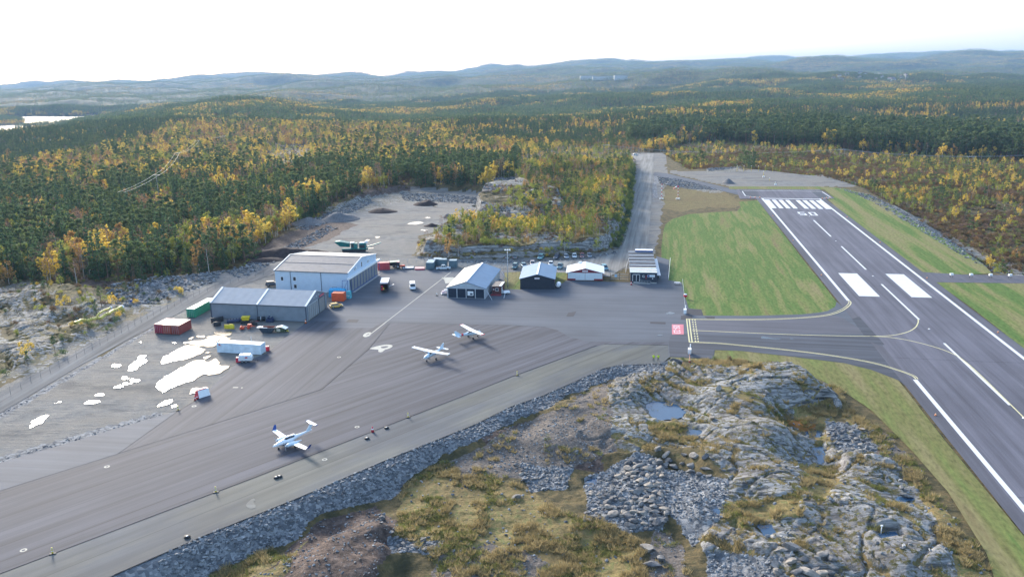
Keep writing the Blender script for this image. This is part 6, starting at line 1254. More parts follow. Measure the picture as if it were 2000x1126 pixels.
# ================================================================ AIRCRAFT
M_AIR = mat("white aircraft paint", (.80, .83, .86), .28, vary=.03, spec=.6); M_AIRB = mat("blue aircraft trim", (.02, .06, .25), .35, vary=.05); M_AIRR = mat("red aircraft trim", (.62, .03, .06), .35, vary=.05); M_AIRW = mat("pale blue white paint", (.62, .74, .82), .3, vary=.05, spec=.6)
def ell(x, y, z, ry, rz_, n=12): return [(x, y+ry*math.cos(2*math.pi*i/n), z+rz_*math.sin(2*math.pi*i/n)) for i in range(n)]
def fuselage(secs, n=12): m = MB(); m.loft([ell(x, 0, z, ry, rz_, n) for x, z, ry, rz_ in secs]); return m
def wing_mb(m, root, tip, c0, c1, t0, t1, mi=0, mirror=False):
    """airfoil panel between root and tip leading edge points (x forward)"""
    s = -1 if mirror else 1; P = []
    for (x, y, z), c, t in ((root, c0, t0), (tip, c1, t1)): P.append([(x, s*y, z), (x-c*.25, s*y, z+t*.6), (x-c*.7, s*y, z+t*.35), (x-c, s*y, z), (x-c*.6, s*y, z-t*.25), (x-c*.2, s*y, z-t*.4)])
    m.loft(P if not mirror else [p[::-1] for p in P], mi, True, False)
def prop(par, x, z, y=0, r=.95, blades=3):
    m = MB(); m.tube((x, y, z), (x+.35, y, z), .16, .03, n=10); sp = m.build("spinner", M_AIR, par); m = MB()
    for k in range(blades):
        a = 2*math.pi*k/blades+.5; u = Vector((0, math.cos(a), math.sin(a))); v = Vector((0, -u.z, u.y)); c = Vector((x+.12, y, z)); m.add([c+v*.07, c-v*.07, c+u*r-v*.05, c+u*r+v*.05, c+v*.07+Vector((.03, 0, 0)), c-v*.07+Vector((.03, 0, 0)), c+u*r-v*.05+Vector((.03, 0, 0)), c+u*r+v*.05+Vector((.03, 0, 0))], [(0, 1, 2, 3), (7, 6, 5, 4), (0, 4, 5, 1), (1, 5, 6, 2), (2, 6, 7, 3), (3, 7, 4, 0)])
    m.build("propeller", M_LGREY, sp)
def gear(par, x, y, z, r=.22): 
    m = MB(); m.tube((x, y*.6, z), (x, y, r), .06, .05, n=6); g = m.build("landing_gear", M_LGREY, par); m = MB(); m.tube((x, y-.08, r), (x, y+.08, r), r, n=12); m.build("tyre", M_TYRE, g)
# twin engined, low wing, T-tail
t = thing("twin_engine_aircraft", "white twin engine aircraft with T tail and blue winglets nearest the camera", "aircraft", (-42.5, 145.9, 0), R_(-135))
m = fuselage([(3.9, .95, .05, .05), (3.4, 1.0, .28, .22), (2.6, 1.1, .46, .38), (1.6, 1.2, .58, .50), (.4, 1.3, .62, .62), (-.8, 1.35, .5, .52), (-1.8, 1.45, .28, .32), (-3.4, 1.6, .16, .2), (-4.6, 1.7, .1, .14)]); fu = m.build("fuselage", M_AIR, t)
m = MB(); m.loft([ell(1.75, 0, 1.42, .1, .08), ell(1.2, 0, 1.62, .44, .26), ell(.4, 0, 1.76, .52, .32), ell(-.4, 0, 1.72, .46, .28), ell(-1.1, 0, 1.55, .2, .12)]); m.build("canopy", M_GLASS, t)
m = MB(); m.tube((.25, -.54, 1.45), (.25, -.3, 2.0), .07, n=5); m.tube((.25, .54, 1.45), (.25, .3, 2.0), .07, n=5); m.box((-.9, -.28, 1.96), (1.0, .28, 2.06), top=(.9, .7)); m.build("canopy_frame", M_AIR, t)
for s in (0, 1):
    m = MB(); wing_mb(m, (1.0, .3, .95), (.55, 6.0, 1.22), 1.35, .95, .2, .12, 0, s); wg = m.build("wing", M_AIR, t); m = MB(); wing_mb(m, (.55, 6.0, 1.22), (-.15, 6.45, 2.05), .95, .45, .1, .06, 0, s); m.build("winglet", M_AIRB, wg)
    y = 1.7*(-1 if s else 1); m = MB(); m.loft([ell(2.0, y, 1.05, .22, .22), ell(1.7, y, 1.05, .36, .34), ell(.7, y, 1.05, .40, .36), ell(-.4, y, 1.1, .26, .2), ell(-1.3, y, 1.15, .05, .05)]); na = m.build("engine_nacelle", M_AIRW, t); prop(na, 2.0, 1.05, y)
    gear(t, .1, 1.5*(-1 if s else 1), 1.0)
gear(t, 2.7, 0, .9, .2)
m = MB(); m.add([(-3.3, -.06, 1.7), (-4.3, -.06, 1.75), (-5.0, -.05, 3.0), (-4.4, -.05, 3.0), (-3.3, .06, 1.7), (-4.3, .06, 1.75), (-5.0, .05, 3.0), (-4.4, .05, 3.0)], [(0, 1, 2, 3), (7, 6, 5, 4), (0, 4, 5, 1), (1, 5, 6, 2), (2, 6, 7, 3), (3, 7, 4, 0)]); m.build("tail_fin", M_AIRW, t)
for s in (0, 1): m = MB(); wing_mb(m, (-4.25, 0, 3.02), (-4.45, 1.6, 3.05), .85, .6, .1, .07, 0, s); tp = m.build("tailplane", M_AIR, t)
m = MB(); m.box((-5.0, 1.6, 2.98), (-4.45, 1.68, 3.12)); m.box((-5.0, -1.68, 2.98), (-4.45, -1.6, 3.12)); m.build("tailplane_tip", M_AIRB, t)
# high wing singles
def high_wing(label, loc, rz, tip, fin_m, stripe):
    t = thing("high_wing_aircraft", label, "aircraft", loc, rz, "high wing aircraft parked on the apron")
    m = fuselage([(2.7, 1.15, .18, .2), (2.55, 1.15, .38, .36), (1.6, 1.2, .50, .46), (.9, 1.35, .56, .62), (-.6, 1.4, .54, .64), (-1.6, 1.35, .36, .42), (-3.4, 1.4, .18, .22), (-5.0, 1.5, .05, .1)]); m.build("fuselage", M_AIRW, t)
    m = MB(); m.add([(1.35, -.5, 1.45), (1.35, .5, 1.45), (.75, .45, 2.05), (.75, -.45, 2.05), (-1.5, -.42, 1.55), (-1.5, .42, 1.55), (-.7, .45, 2.05), (-.7, -.45, 2.05)], [(0, 1, 2, 3), (5, 4, 7, 6), (4, 0, 3, 7), (1, 5, 6, 2), (3, 2, 6, 7)]); m.build("cabin_glass", M_GLASS, t)
    m = MB()
    for s in (-1, 1): m.tube((.05, s*.53, 1.5), (.05, s*.46, 2.05), .07, n=5)
    m.build("door_post", M_AIR, t)
    for s in (0, 1):
        m = MB(); wing_mb(m, (.95, 0, 2.1), (.75, 5.3, 2.3), 1.6, 1.15, .2, .13, 0, s); wg = m.build("wing", M_AIR, t); sy = -1 if s else 1
        m = MB(); m.box((-.4, min(sy*5.3, sy*5.5), 2.24), (.75, max(sy*5.3, sy*5.5), 2.38)); m.build("wing_tip", tip, wg)
        m = MB(); m.tube((.35, sy*.5, .95), (.35, sy*2.6, 2.15), .05, n=5); m.build("wing_strut", M_AIR, t); gear(t, -.25, sy*1.25, 1.0, .24)
        m = MB(); wing_mb(m, (-4.05, 0, 1.5), (-4.3, 1.7, 1.5), 1.0, .75, .1, .07, 0, s); m.build("tailplane", fin_m if stripe else M_AIR, t)
    gear(t, 1.9, 0, .9, .2); prop(t, 2.7, 1.15, 0, .95, 2)
    m = MB(); m.add([(-3.2, -.05, 1.6), (-4.9, -.05, 1.5), (-5.3, -.04, 2.75), (-4.7, -.04, 2.75), (-3.2, .05, 1.6), (-4.9, .05, 1.5), (-5.3, .04, 2.75), (-4.7, .04, 2.75)], [(0, 1, 2, 3), (7, 6, 5, 4), (0, 4, 5, 1), (1, 5, 6, 2), (2, 6, 7, 3), (3, 7, 4, 0)]); m.build("tail_fin", fin_m, t)
    if stripe: m = fuselage([(-2.6, 1.38, .30, .33), (-3.2, 1.4, .235, .27)]); m.build("fuselage_band", M_AIRR, t)
    else:
        m = MB(); m.box((-2.8, -.52, 1.15), (1.6, .52, 1.25), top=(1, 1)); m.build("cheat_line", M_AIRB, t)
    return t
high_wing("white high wing aircraft with blue stripe facing the camera", (-20.1, 193.9, 0), R_(-122), M_AIR, M_AIRW, False)
high_wing("white high wing aircraft with red band and red tips facing away", (-10.9, 210.5, 0), R_(34), M_AIRR, M_AIRW, True)
# ================================================================ SMALL THINGS
def ray_hit(px, py, h=0.):
    d = F*FW+(px-1000)*RT-(py-563)*UP; d = d/np.linalg.norm(d)
    ts = np.geomspace(150, 14000, 3000); X, Y, Z = ts*d[0], ts*d[1], H+ts*d[2]; g = ground(X, Y)+h
    i = int(np.argmax(Z <= g)); return Vector((X[i], Y[i], g[i]-h))
M_YSTK = mat("yellow marker paint", (.65, .50, .04), .5); M_ORG = mat("orange plastic", (.75, .16, .03), .5); M_GALV = mat("galvanised steel", (.40, .43, .46), .4, .4, vary=.06); M_FEN = mat("dull fence wire", (.16, .17, .18), .8, vary=.05); M_WOOD = mat("weathered pole wood", (.30, .27, .24), .9, vary=.15)
# cones and markers
def cone(px, label, col=M_ORG, s=1.):
    t = thing("traffic_cone", label, "traffic cone", G(*px)); m = MB(); m.box((-.28*s, -.28*s, 0), (.28*s, .28*s, .05)); m.build("base", M_DARK, t); m = MB(); m.tube((0, 0, .05), (0, 0, .75*s), .2*s, .04*s, n=10); c = m.build("cone", col, t); m = MB(); m.tube((0, 0, .35*s), (0, 0, .5*s), .145*s, .11*s, n=10, cap=False); m.build("reflective_band", M_TRIM, c)
def marker(px, label):
    t = thing("edge_marker", label, "edge marker", G(*px), .3); m = MB(); m.box((-.45, -.2, 0), (.45, .2, .14)); m.build("base", M_DARK, t); m = MB(); m.box((-.11, -.04, .14), (.11, .04, 1.1)); c = m.build("post", M_YSTK, t); m = MB(); m.box((-.115, -.045, .45), (.115, .045, .6)); m.box((-.115, -.045, .85), (.115, .045, .95)); m.build("reflective_band", M_TRIM, c)
for px, lb in (((797, 815), "yellow edge marker above the shoulder near the middle of the dark joint"), ((1010, 733), "yellow edge marker farthest along the dark joint towards the taxiway"), ((421.7, 961), "yellow and black edge marker by the pale spill on the shoulder"), ((103, 1081), "edge marker nearest the lower left corner of the photo"), ((348, 801), "yellow marker at the tip of the pale asphalt triangle"), ((404.7, 766), "yellow marker right behind the red and white tank unit")): marker(px, lb)
for px, lb, c_, s in (((727.7, 843), "red and white cone on the dark joint right of the twin engine aircraft", M_SIGNRED, 1.6), ((597, 631), "orange cone at the grey hangar's front corner", M_ORG, 1.5), ((682, 580), "red cone at the blue door post of the white hangar", M_SIGNRED, 1.7), ((853, 577), "pale cone alone on the apron left of the aero club hangar", mat("pale cone", (.6, .5, .4), .5), 1.5), ((381, 781), "red cone left of the red and white tank unit", M_SIGNRED, 1.2), ((385, 778.5), "second red cone touching the red and white tank unit", M_SIGNRED, 1.2), ((1347, 707), "orange marker cone on the grass below the lower white signboard", M_ORG, 1.3), ((1233, 556), "red cone by the terminal ramp", M_SIGNRED, 1.5)): cone(px, lb, c_, s)
def puck(px, label): t = thing("rubber_weight", label, "rubber block", G(*px), .4); m = MB(); m.tube((0, 0, 0), (0, 0, .28), .5, .45, n=12); m.build("tyre", M_DARK, t); m = MB(); m.tube((0, 0, .281), (0, 0, .3), .18, n=8); m.build("cap", M_LGREY, t)
for px, lb in (((716.8, 856.5), "black rubber weight on the shoulder below the red cone"), ((755, 836), "black rubber weight right of the red cone"), ((365.7, 1049), "single black rubber weight near the stone bank at lower left"), ((540, 933), "left one of the two touching black rubber weights"), ((546, 931), "right one of the two touching black rubber weights")): puck(px, lb)
# runway lights
def light(loc, label, col, grp, name="runway_light"):
    t = thing(name, label, "runway light", loc, 0, grp); m = MB(); m.tube((0, 0, 0), (0, 0, .12), .22, n=8); m.build("base", M_ORG if col is not M_TRIM else M_LGREY, t); m = MB(); m.tube((0, 0, .12), (0, 0, .42), .16, .1, n=8); m.build("lamp", col, t); return t
uA = Lc(1513.6, 421.8)[0]; src = None; M_AMB = mat("amber lamp", (.85, .45, .22), .3)
for k in range(0, 6):
    for v, sd_ in ((-1.9, 'left'), (31.9, 'right')):
        u = uA+k*60
        if v < 0 and k == 3: continue
        p = RWY(u, v); lb = "amber runway edge light on the %s edge, number %s from the striped far end" % (sd_, ('first', 'second', 'third', 'fourth', 'fifth', 'sixth')[k])
        lb = lb.replace("number ", ""); loc = (p.x, p.y, .04)
        if src is None: src = light(loc, lb, M_AMB, "runway edge lights")
        else: dup(src, loc, 0, lb)
    p = RWY(uA+k*60-1, 15); 
    m = MB(); m.tube((0, 0, 0), (0, 0, .05), .3, n=10); o = m.build("centre_light", M_TRIM); o.location = (p.x, p.y, .045); tag(o, "white centreline light disc, %s from the striped far end" % ('first', 'second', 'third', 'fourth', 'fifth', 'sixth')[k], "runway light", "runway centreline lights")
for k, px in enumerate(((1466, 386), (1475, 386.3), (1484, 386.3), (1606, 388), (1614, 387.5), (1621, 387))): o = dup(src, (*G(*px).xy, .05), 0, ("red threshold light beside the far %s corner of the runway, %s" % (('left', 'right')[k // 3], ('outer', 'middle', 'inner', 'inner', 'middle', 'outer')[k])), "threshold lights"); o.children[0].data = o.children[0].data.copy(); o.children[0].data.materials[0] = M_SIGNRED; o.scale = (1.6, 1.6, 1.6)
for k, px in enumerate(((1858, 542), (1896, 542.5), (1934, 543), (1972, 543.5))):
    t = thing("approach_lamp", "white lamp on a short stand, %s from the runway on the side road" % ('first', 'second', 'third', 'fourth')[k], "approach lamp", G(*px), 0, "lamps across the side road"); m = MB(); m.box((-.5, -.35, .9), (.5, .35, 1.5)); m.build("lamp_housing", M_TRIM, t); m = MB()
    for x in (-.4, .4): m.tube((x, 0, 0), (x, 0, .9), .05, n=5)
    m.build("leg", M_DARK, t); m = MB(); m.box((-1.2, -1.5, .015), (1.4, -1.2, .025)); m.box((-.6, -2.4, .015), (1.6, -2.1, .025)); m.build("base_pad", M_LGREY, t)
for k, px in enumerate(((1439.3, 335.3), (1452.5, 335.3), (1467, 335), (1481, 335), (1494, 335), (1509, 335.3), (1523, 334.8), (1491, 346), (1503, 353), (1514, 361))):
    t = thing("approach_light_mast", "thin yellow approach light mast, %s" % (("%s from the left in the far row" % ('first', 'second', 'third', 'fourth', 'fifth', 'sixth', 'last')[k]) if k < 7 else "standing alone in front of the row, %s" % ('farthest', 'middle', 'nearest the runway')[k-7]), "light mast", G(*px), 0, "yellow approach masts"); hh = 3.7 if k < 8 else 1.5
    m = MB(); m.tube((0, 0, 0), (0, 0, hh), .12, .09, n=6); m.build("mast", M_YSTK, t); m = MB(); m.tube((0, 0, hh), (0, 0, hh+.3), .2, n=8); m.build("lamp", M_TRIM, t)
    if k in (7, 9): m = MB(); m.box((-.5, -.8, 0), (.5, -.1, .9)); m.build("cabinet", M_TRIM, t)
# windsock and striped mast
for px, ws, lb in (((1292, 389), False, "red and white striped mast without windsock nearer the gravel road"), ((1324, 389), True, "red and white striped windsock mast with drooping sock")):
    t = thing("windsock_mast", lb, "windsock" if ws else "mast", G(*px)); hh = 7.2 if ws else 8.6; m = MB()
    for k in range(8): m.tube((0, 0, .3+k*(hh-.3)/8), (0, 0, .3+(k+1)*(hh-.3)/8), .16, n=6, mi=k % 2)
    m.build("mast", [M_TRIM, M_SIGNRED], t); m = MB(); m.box((-1, -.6, 0), (-.4, .6, .6)); m.box((.4, -.6, 0), (1, .6, .6)); m.build("base", M_TRIM, t)
    if ws: m = MB(); m.loft([ell(.1, 0, hh-.2, .45, .45), ell(-.7, 0, hh-.25, .42, .40), ell(-1.6, 0, hh-.7, .34, .32), ell(-2.5, 0, hh-1.5, .26, .24)]); m.build("sock", [M_SIGNRED], t); m = MB(); m.loft([ell(-.75, 0, hh-.28, .43, .42), ell(-1.65, 0, hh-.74, .35, .33)]); m.build("sock_band", M_TRIM, t)
# light mast behind the aero club hangar
t = thing("lamp_mast", "tall thin grey floodlight mast between the aero club and black hangars", "lamp mast", G(992, 561)); m = MB(); m.tube((0, 0, 0), (0, 0, 12.5), .14, .08, n=8); m.build("pole", M_GALV, t)
for x in (-.7, 0, .7): m = MB(); m.box((x-.28, -.35, 12.4), (x+.28, .3, 12.7)); m.build("floodlight", M_TRIM, t)
m = MB(); m.box((-1.0, -.05, 12.3), (1.0, .05, 12.4)); m.build("crossbar", M_GALV, t)
# hold signs
for px, lb in (((1338, 612.5), "white box signboard at the upper edge of the taxiway"), ((1347, 691), "white box signboard at the lower edge of the taxiway")):
    t = thing("taxiway_sign", lb, "signboard", G(*px), R_(-12)); m = MB(); m.box((-.45, -.7, .25), (.35, .9, 1.4)); m.build("panel", M_TRIM, t); m = MB(); m.tube((.1, 1.1, 0), (.1, 1.1, 2.3), .12, n=6); m.build("post", M_TRIM, t); m = MB(); m.box((-.3, -.6, 0), (.2, -.4, .25)); m.box((-.3, .5, 0), (.2, .7, .25)); m.build("leg", M_LGREY, t)
t = thing("marker_ball_post", "red and white ball marker on the chained posts by the lawn corner", "marker ball", G(1338.5, 583)); m = MB(); m.loft([ell(0, 0, .3, .1, .1)]*1+[[(math.cos(2*math.pi*i/12)*r, math.sin(2*math.pi*i/12)*r, z) for i in range(12)] for r, z in ((.3, .5), (.6, .8), (.6, 1.2), (.3, 1.5))]); m.build("ball", M_SIGNRED, t); m = MB(); m.loft([[(math.cos(2*math.pi*i/12)*r, math.sin(2*math.pi*i/12)*r, z) for i in range(12)] for r, z in ((.55, 1.3), (.4, 1.5), (.15, 1.62))]); m.build("cap", M_TRIM, t)
def chain_fence(name, label, pts, step, hh, post_m, rails, rail_m, rad=.05, lean=0, board=False):
    P_ = [G(*p) for p in pts]; o = P_[0]; t = thing(name, label, "fence", o); run = 0; L_ = []
    for a, b in zip(P_, P_[1:]):
        n = max(1, int((b-a).length/step))
        for i in range(n): L_.append(a+(b-a)*(i/n))
    L_.append(P_[-1]); L_ = [q-o for q in L_]
    for q in L_[:99]: m = MB(); m.tube(q, q+Vector((0, 0, hh)), rad, n=5); m.build("post", post_m, t)
    m = MB()
    for zz in rails:
        for a, b in zip(L_, L_[1:]): m.tube(a+Vector((0, 0, zz)), b+Vector((0, 0, zz)), .02 if not board else .06, n=4, cap=False)
    m.build("rail", rail_m, t); return t
chain_fence("chain_barrier", "row of small white posts with chain on the right edge of the apron", [(1333, 549), (1336, 575), (1338, 600)], 1.6, .75, M_TRIM, (.6,), M_DARK)
chain_fence("chain_barrier", "short chain with posts below the lower white signboard", [(1346.5, 692), (1347.3, 706)], 1.2, .7, M_ORG, (.55,), M_TRIM)
chain_fence("wooden_rail_fence", "low white rail fence along the lawn right of the terminal", [(1309, 508), (1305.5, 546)], 2.2, .9, M_TRIM, (.5, .85), M_TRIM, .06, 0, True)
chain_fence("wooden_rail_fence", "short white rail by the left side of the terminal", [(1229, 506), (1224, 521), (1222, 534)], 2.2, .9, M_TRIM, (.85,), M_TRIM, .06, 0, True)
chain_fence("perimeter_fence", "long wire fence of thin posts between the gravel track and the puddled yard", [(-60, 812), (0, 782), (150, 699), (300, 616), (390, 574), (450, 553), (545, 528)], 3.2, 1.9, M_FEN, (.9, 1.85), M_FEN, .035)
chain_fence("perimeter_fence", "wire fence between the car park and the hangars' back yard", [(745, 514), (830, 514.5), (1000, 526), (1190, 536)], 3.2, 1.9, M_GALV, (.5, 1.2, 1.85), M_GALV)
t = thing("sliding_gate", "grey steel double gate between the red hangar and the terminal", "gate", G(1192, 545.5), R_(-9))
for x0 in (0, 3.15):
    m = MB(); 
    for z in (.2, 1.0, 1.9): m.box((x0, -.04, z), (x0+3.0, .04, z+.08))
    for k in range(9): m.box((x0+k*.37, -.02, .2), (x0+k*.37+.04, .02, 1.9))
    m.build("gate_leaf", M_GALV, t)
m = MB(); 
for x0 in (-.05, 3.05, 6.2): m.box((x0, -.08, 0), (x0+.12, .08, 2.3))
m.build("gate_post", M_DARK, t); m = MB(); m.box((1.4, -.07, .9), (2.3, -.045, 1.8)); m.build("sign", mat("pale blue sign", (.35, .55, .75), .5), t)
t = thing("picnic_bench", "small white bench table at the apron corner by the lawn", "bench", G(1317, 555.5), R_(-3)); m = MB(); m.box((0, -.35, .72), (1.9, .35, .78)); m.build("tabletop", M_TRIM, t)
for y0 in (-.85, .6): m = MB(); m.box((0, y0, .42), (1.9, y0+.25, .47)); m.build("seat", M_LGREY, t)
for x0 in (.2, 1.6): m = MB(); m.box((x0, -.8, .05), (x0+.08, .8, .12)); m.box((x0, -.2, .12), (x0+.08, .2, .72)); m.box((x0, -.8, .33), (x0+.08, .8, .42)); m.build("leg", M_DARK, t)
# hoses of yellow pipe on the left outcrop
def pipe(label, pts, r, col):
    P_ = cat_rom([Vector((*G(*p).xy, 0)) for p in pts], 5); P_ = [Vector((q[0], q[1], float(ground(np.array([q[0]]), np.array([q[1]]))[0])+r+.9)) for q in P_]; o = P_[0].copy(); t = thing("drainage_pipe", label, "pipe", o); m = MB()
    for a, b in zip(P_, P_[1:]): m.tube(a-o, b-o, r, n=8, cap=False)
    m.build("pipe", col, t); m = MB(); m.tube(P_[-2]-o, P_[-1]-o, r*1.3, n=8); m.build("collar", M_TRIM, t)
M_PIPE = mat("yellow plastic pipe", (.60, .52, .12), .5, vary=.1)
pipe("long bent yellow pipe lying over the left rocks and bushes", [(149, 650), (171, 636), (196, 631), (215, 625), (224, 617), (241, 608)], .42, M_PIPE); pipe("shorter straight yellow pipe above the long bent one", [(189, 627), (203, 620), (219, 611)], .3, M_PIPE)
t = thing("barrel", "small blue barrel on the rocks left of the fenced track", "barrel", G(257, 592)+Vector((0, 0, .2))); m = MB(); m.tube((0, 0, 0), (0, 0, 1.0), .4, n=12); m.build("drum", M_BLUE, t); m = MB(); m.tube((0, 0, 1.0), (0, 0, 1.04), .42, n=12); m.build("lid", M_DTRIM, t)
g_ = G(1720, 1046); t = thing("survey_post", "thin white post standing in the rock pool at lower right", "post", (g_.x, g_.y, float(fz(g_.x, g_.y)))); m = MB(); m.tube((0, 0, 0), (0, 0, 1.4), .06, n=8); m.build("post", M_TRIM, t); m = MB(); m.box((-.15, -.1, 1.4), (.15, .1, 1.58)); m.build("head", M_TRIM, t)
# power poles and lines
def hpole(px, hh, label, py=None):
    g = G(*px); g.z = float(ground(np.array([g.x]), np.array([g.y]))[0])-.5; t = thing("power_pole", label, "power pole", g, .1); m = MB()
    for x in (-2.0, 2.0): m.tube((x, 0, 0), (x, 0, hh), .2, .14, n=6)
    m.build("pole", M_WOOD, t); m = MB(); m.box((-3.4, -.12, hh-.2), (3.4, .12, hh+.1)); m.build("crossarm", M_LGREY, t)
    return g, hh
pl = [hpole((1896, 313), 8.6, "pair of timber poles with crossarm near the right edge"), hpole((1645, 297), 8.6, "pair of timber poles with crossarm above the russet scrub"), hpole((1184, 282), 9, "timber pole pair among trees left of the gravel road's end")]
pl += [(G(2120, 318), 8.6)]
def cable(label, A, B, sag, r=.05, offs=(-3, 0, 3)):
    t = thing("power_cable", label, "power cable", A)
    for o in offs:
        pts = [A+(B-A)*(k/12)+Vector((o*.3, o, -sag*4*(k/12)*(1-k/12))) for k in range(13)]; m = MB()
        for a, b in zip(pts, pts[1:]): m.tube(a-A, b-A, r, n=3, cap=False)
        m.build("wire", M_GALV, t)
top = lambda q: Vector((q[0].x, q[0].y, q[0].z+q[1]))
cable("sagging wires between the right pole pair and the middle pole pair", top(pl[0]), top(pl[1]), 1.5); cable("sagging wires from the middle pole pair to the gravel road's end", top(pl[1]), top(pl[2]), 5); cable("wires leaving the photo at the right above the scrub", top(pl[3]), top(pl[0]), 1)
LP_ = [((235, 376), 21), ((305, 342), 22), ((346, 299), 22), ((386, 274), 22), ((438, 265), 22)]
Q = [ray_hit(p[0], p[1], h)+Vector((0, 0, h)) for p, h in LP_]
for k, (p, h) in enumerate(LP_[1:]):
    q = Q[k+1]; t = thing("power_pole", "slender pole of the bright wires over the yellow wood, %s from the left" % ('first', 'second', 'third', 'fourth')[k], "power pole", (q.x, q.y, q.z-h)); m = MB(); m.tube((0, 0, 0), (0, 0, h), .18, .12, n=6); m.build("pole", M_WOOD, t); m = MB(); m.box((-1.8, -.1, h-.15), (1.8, .1, h)); m.build("crossarm", M_LGREY, t)
M_WIRE = mat("sun glint wire", (.55, .53, .48), .4, vary=.02)  # sun glint put into the wire's pale colour
for k in range(4):
    A, B = Q[k], Q[k+1]; t = thing("power_cable", "pale double wire over the autumn wood, %s span from the left" % ('first', 'second', 'third', 'fourth')[k], "power cable", A)
    if k == 3: A = B+(A-B)*.45
    for o in (-1.5, 1.5):
        sg = (B-A).length*.012; pts = [A+(B-A)*(j/10)+Vector((o, 0, -sg*4*(j/10)*(1-j/10))) for j in range(11)]; m = MB()
        for a, b in zip(pts, pts[1:]): m.tube(a-Q[k], b-Q[k], .06, n=4, cap=False)
        m.build("wire", M_WIRE, t)
# people in hi-vis vests on the shoulder
M_SKIN = mat("skin", (.50, .32, .24), .6); M_TRS = mat("dark trousers", (.02, .025, .04), .8); M_VEST = mat("hi vis yellow vest", (.62, .82, .06), .6, vary=.05); M_HAIR = mat("dark hair", (.04, .03, .02), .8)
def person(px, label, rz, spread, arm):
    t = thing("person", label, "person", G(*px), rz)
    J = {'p': (0, 0, .93), 'c': (0, 0, 1.25), 'n': (0, 0, 1.48), 'h': (0, .01, 1.60), 'ht': (0, .02, 1.74)}
    E_ = [('p', 'c'), ('c', 'n'), ('n', 'h'), ('h', 'ht')]; R = {'p': .15, 'c': .16, 'n': .06, 'h': .095, 'ht': .07}
    for s, q in ((-1, 'l'), (1, 'r')):
        J.update({q+'hip': (s*.1, 0, .88), q+'kn': (s*(.11+spread*.5), .02, .48), q+'an': (s*(.12+spread), -.02, .08), q+'to': (s*(.13+spread), .16, .04), q+'sh': (s*.2, 0, 1.41), q+'el': (s*(.27+arm), -.02, 1.12), q+'wr': (s*(.26+arm*.5), .12+arm, .90+arm)})
        R.update({q+'hip': .1, q+'kn': .065, q+'an': .045, q+'to': .04, q+'sh': .07, q+'el': .048, q+'wr': .03})
        E_ += [('p', q+'hip'), (q+'hip', q+'kn'), (q+'kn', q+'an'), (q+'an', q+'to'), ('c', q+'sh') if 0 else ('n', q+'sh'), (q+'sh', q+'el'), (q+'el', q+'wr')]
        for f in range(4):
            J[q+'f%d' % f] = (J[q+'wr'][0]+(f-1.5)*.02, J[q+'wr'][1]+.07, J[q+'wr'][2]-.12+.008*f); R[q+'f%d' % f] = .008; E_.append((q+'wr', q+'f%d' % f))
        J[q+'th'] = (J[q+'wr'][0]-s*.05, J[q+'wr'][1]+.06, J[q+'wr'][2]-.05); R[q+'th'] = .009; E_.append((q+'wr', q+'th'))
    names = list(J); me = bpy.data.meshes.new("body"); me.from_pydata([J[n] for n in names], [(names.index(a), names.index(b)) for a, b in E_], []); o = bpy.data.objects.new("body", me); C.objects.link(o); o.parent = t
    sk = o.modifiers.new("skin", 'SKIN'); 
    if not me.skin_vertices: me.attributes.new("skin", 'FLOAT', 'POINT') if 0 else None
    import bmesh as _b; bm = _b.new(); bm.from_mesh(me); ly = bm.verts.layers.skin.verify()
    for v, n in zip(bm.verts, names): v[ly].radius = (R[n], R[n]*(.72 if n in ('p', 'c') else 1)); v[ly].use_root = (n == 'p')
    bm.to_mesh(me); bm.free(); o.modifiers.new("sub", 'SUBSURF').levels = 1; me.materials.append(M_TRS)
    def shell(nm, secs, m_): m = MB(); m.loft([[(x+rx*math.cos(2*math.pi*i/12), y+ry*math.sin(2*math.pi*i/12), z) for i in range(12)] for x, y, z, rx, ry in secs]); m.build(nm, m_, t)
    shell("vest", [(0, 0, .82, .21, .16), (0, 0, 1.1, .20, .155), (0, 0, 1.35, .235, .155), (0, 0, 1.47, .16, .11)], M_VEST); shell("face", [(0, .02, 1.50, .05, .05), (0, .035, 1.56, .085, .09), (0, .03, 1.66, .09, .1), (0, .02, 1.74, .06, .06)], M_SKIN)
    shell("hair", [(0, -.02, 1.60, .09, .075), (0, -.01, 1.70, .1, .1), (0, 0, 1.79, .05, .05)], M_HAIR)
    for s in (-1, 1): m = MB(); m.tube((s*.21, 0, 1.40), (s*(.27+arm), -.02, 1.13), .075, .062, n=8); m.build("sleeve", M_VEST, t)
person((1276.5, 704.5), "person in yellow green vest and black trousers, left one of the two on the shoulder", 2.6, .03, .03)
person((1285.5, 704.5), "person in yellow green vest and navy trousers, right one nearer the white signboard", 3.4, .06, .06)
# heaps
def heap(label, px, rx, ry, hh, m_, rz=0, name="soil_heap", cat="soil heap"):
    g = G(*px); rng = 24; V, Fq = [], []; R = 14
    for i in range(R+1):
        for j in range(rng):
            a = 2*math.pi*j/rng; r = i/R; X = math.cos(a)*r*rx; Y = math.sin(a)*r*ry; c, s = math.cos(rz), math.sin(rz); X, Y = X*c-Y*s, X*s+Y*c
            n = float(fbm(np.array([g.x+X]), np.array([g.y+Y]), 5, 4)[0]); z = hh*max(0, (1-r**1.3))*(1+.5*n)+.25*n*(1-r)-.25*(r > .98)+.0; V.append((X, Y, z))
    for i in range(R):
        for j in range(rng): Fq.append((i*rng+j, (i+1)*rng+j, (i+1)*rng+(j+1) % rng, i*rng+(j+1) % rng))
    m = MB(); m.add(V, Fq, 0, True); o = m.build(name, m_); o.location = (g.x, g.y, -.12); tag(o, label, cat, None); return o
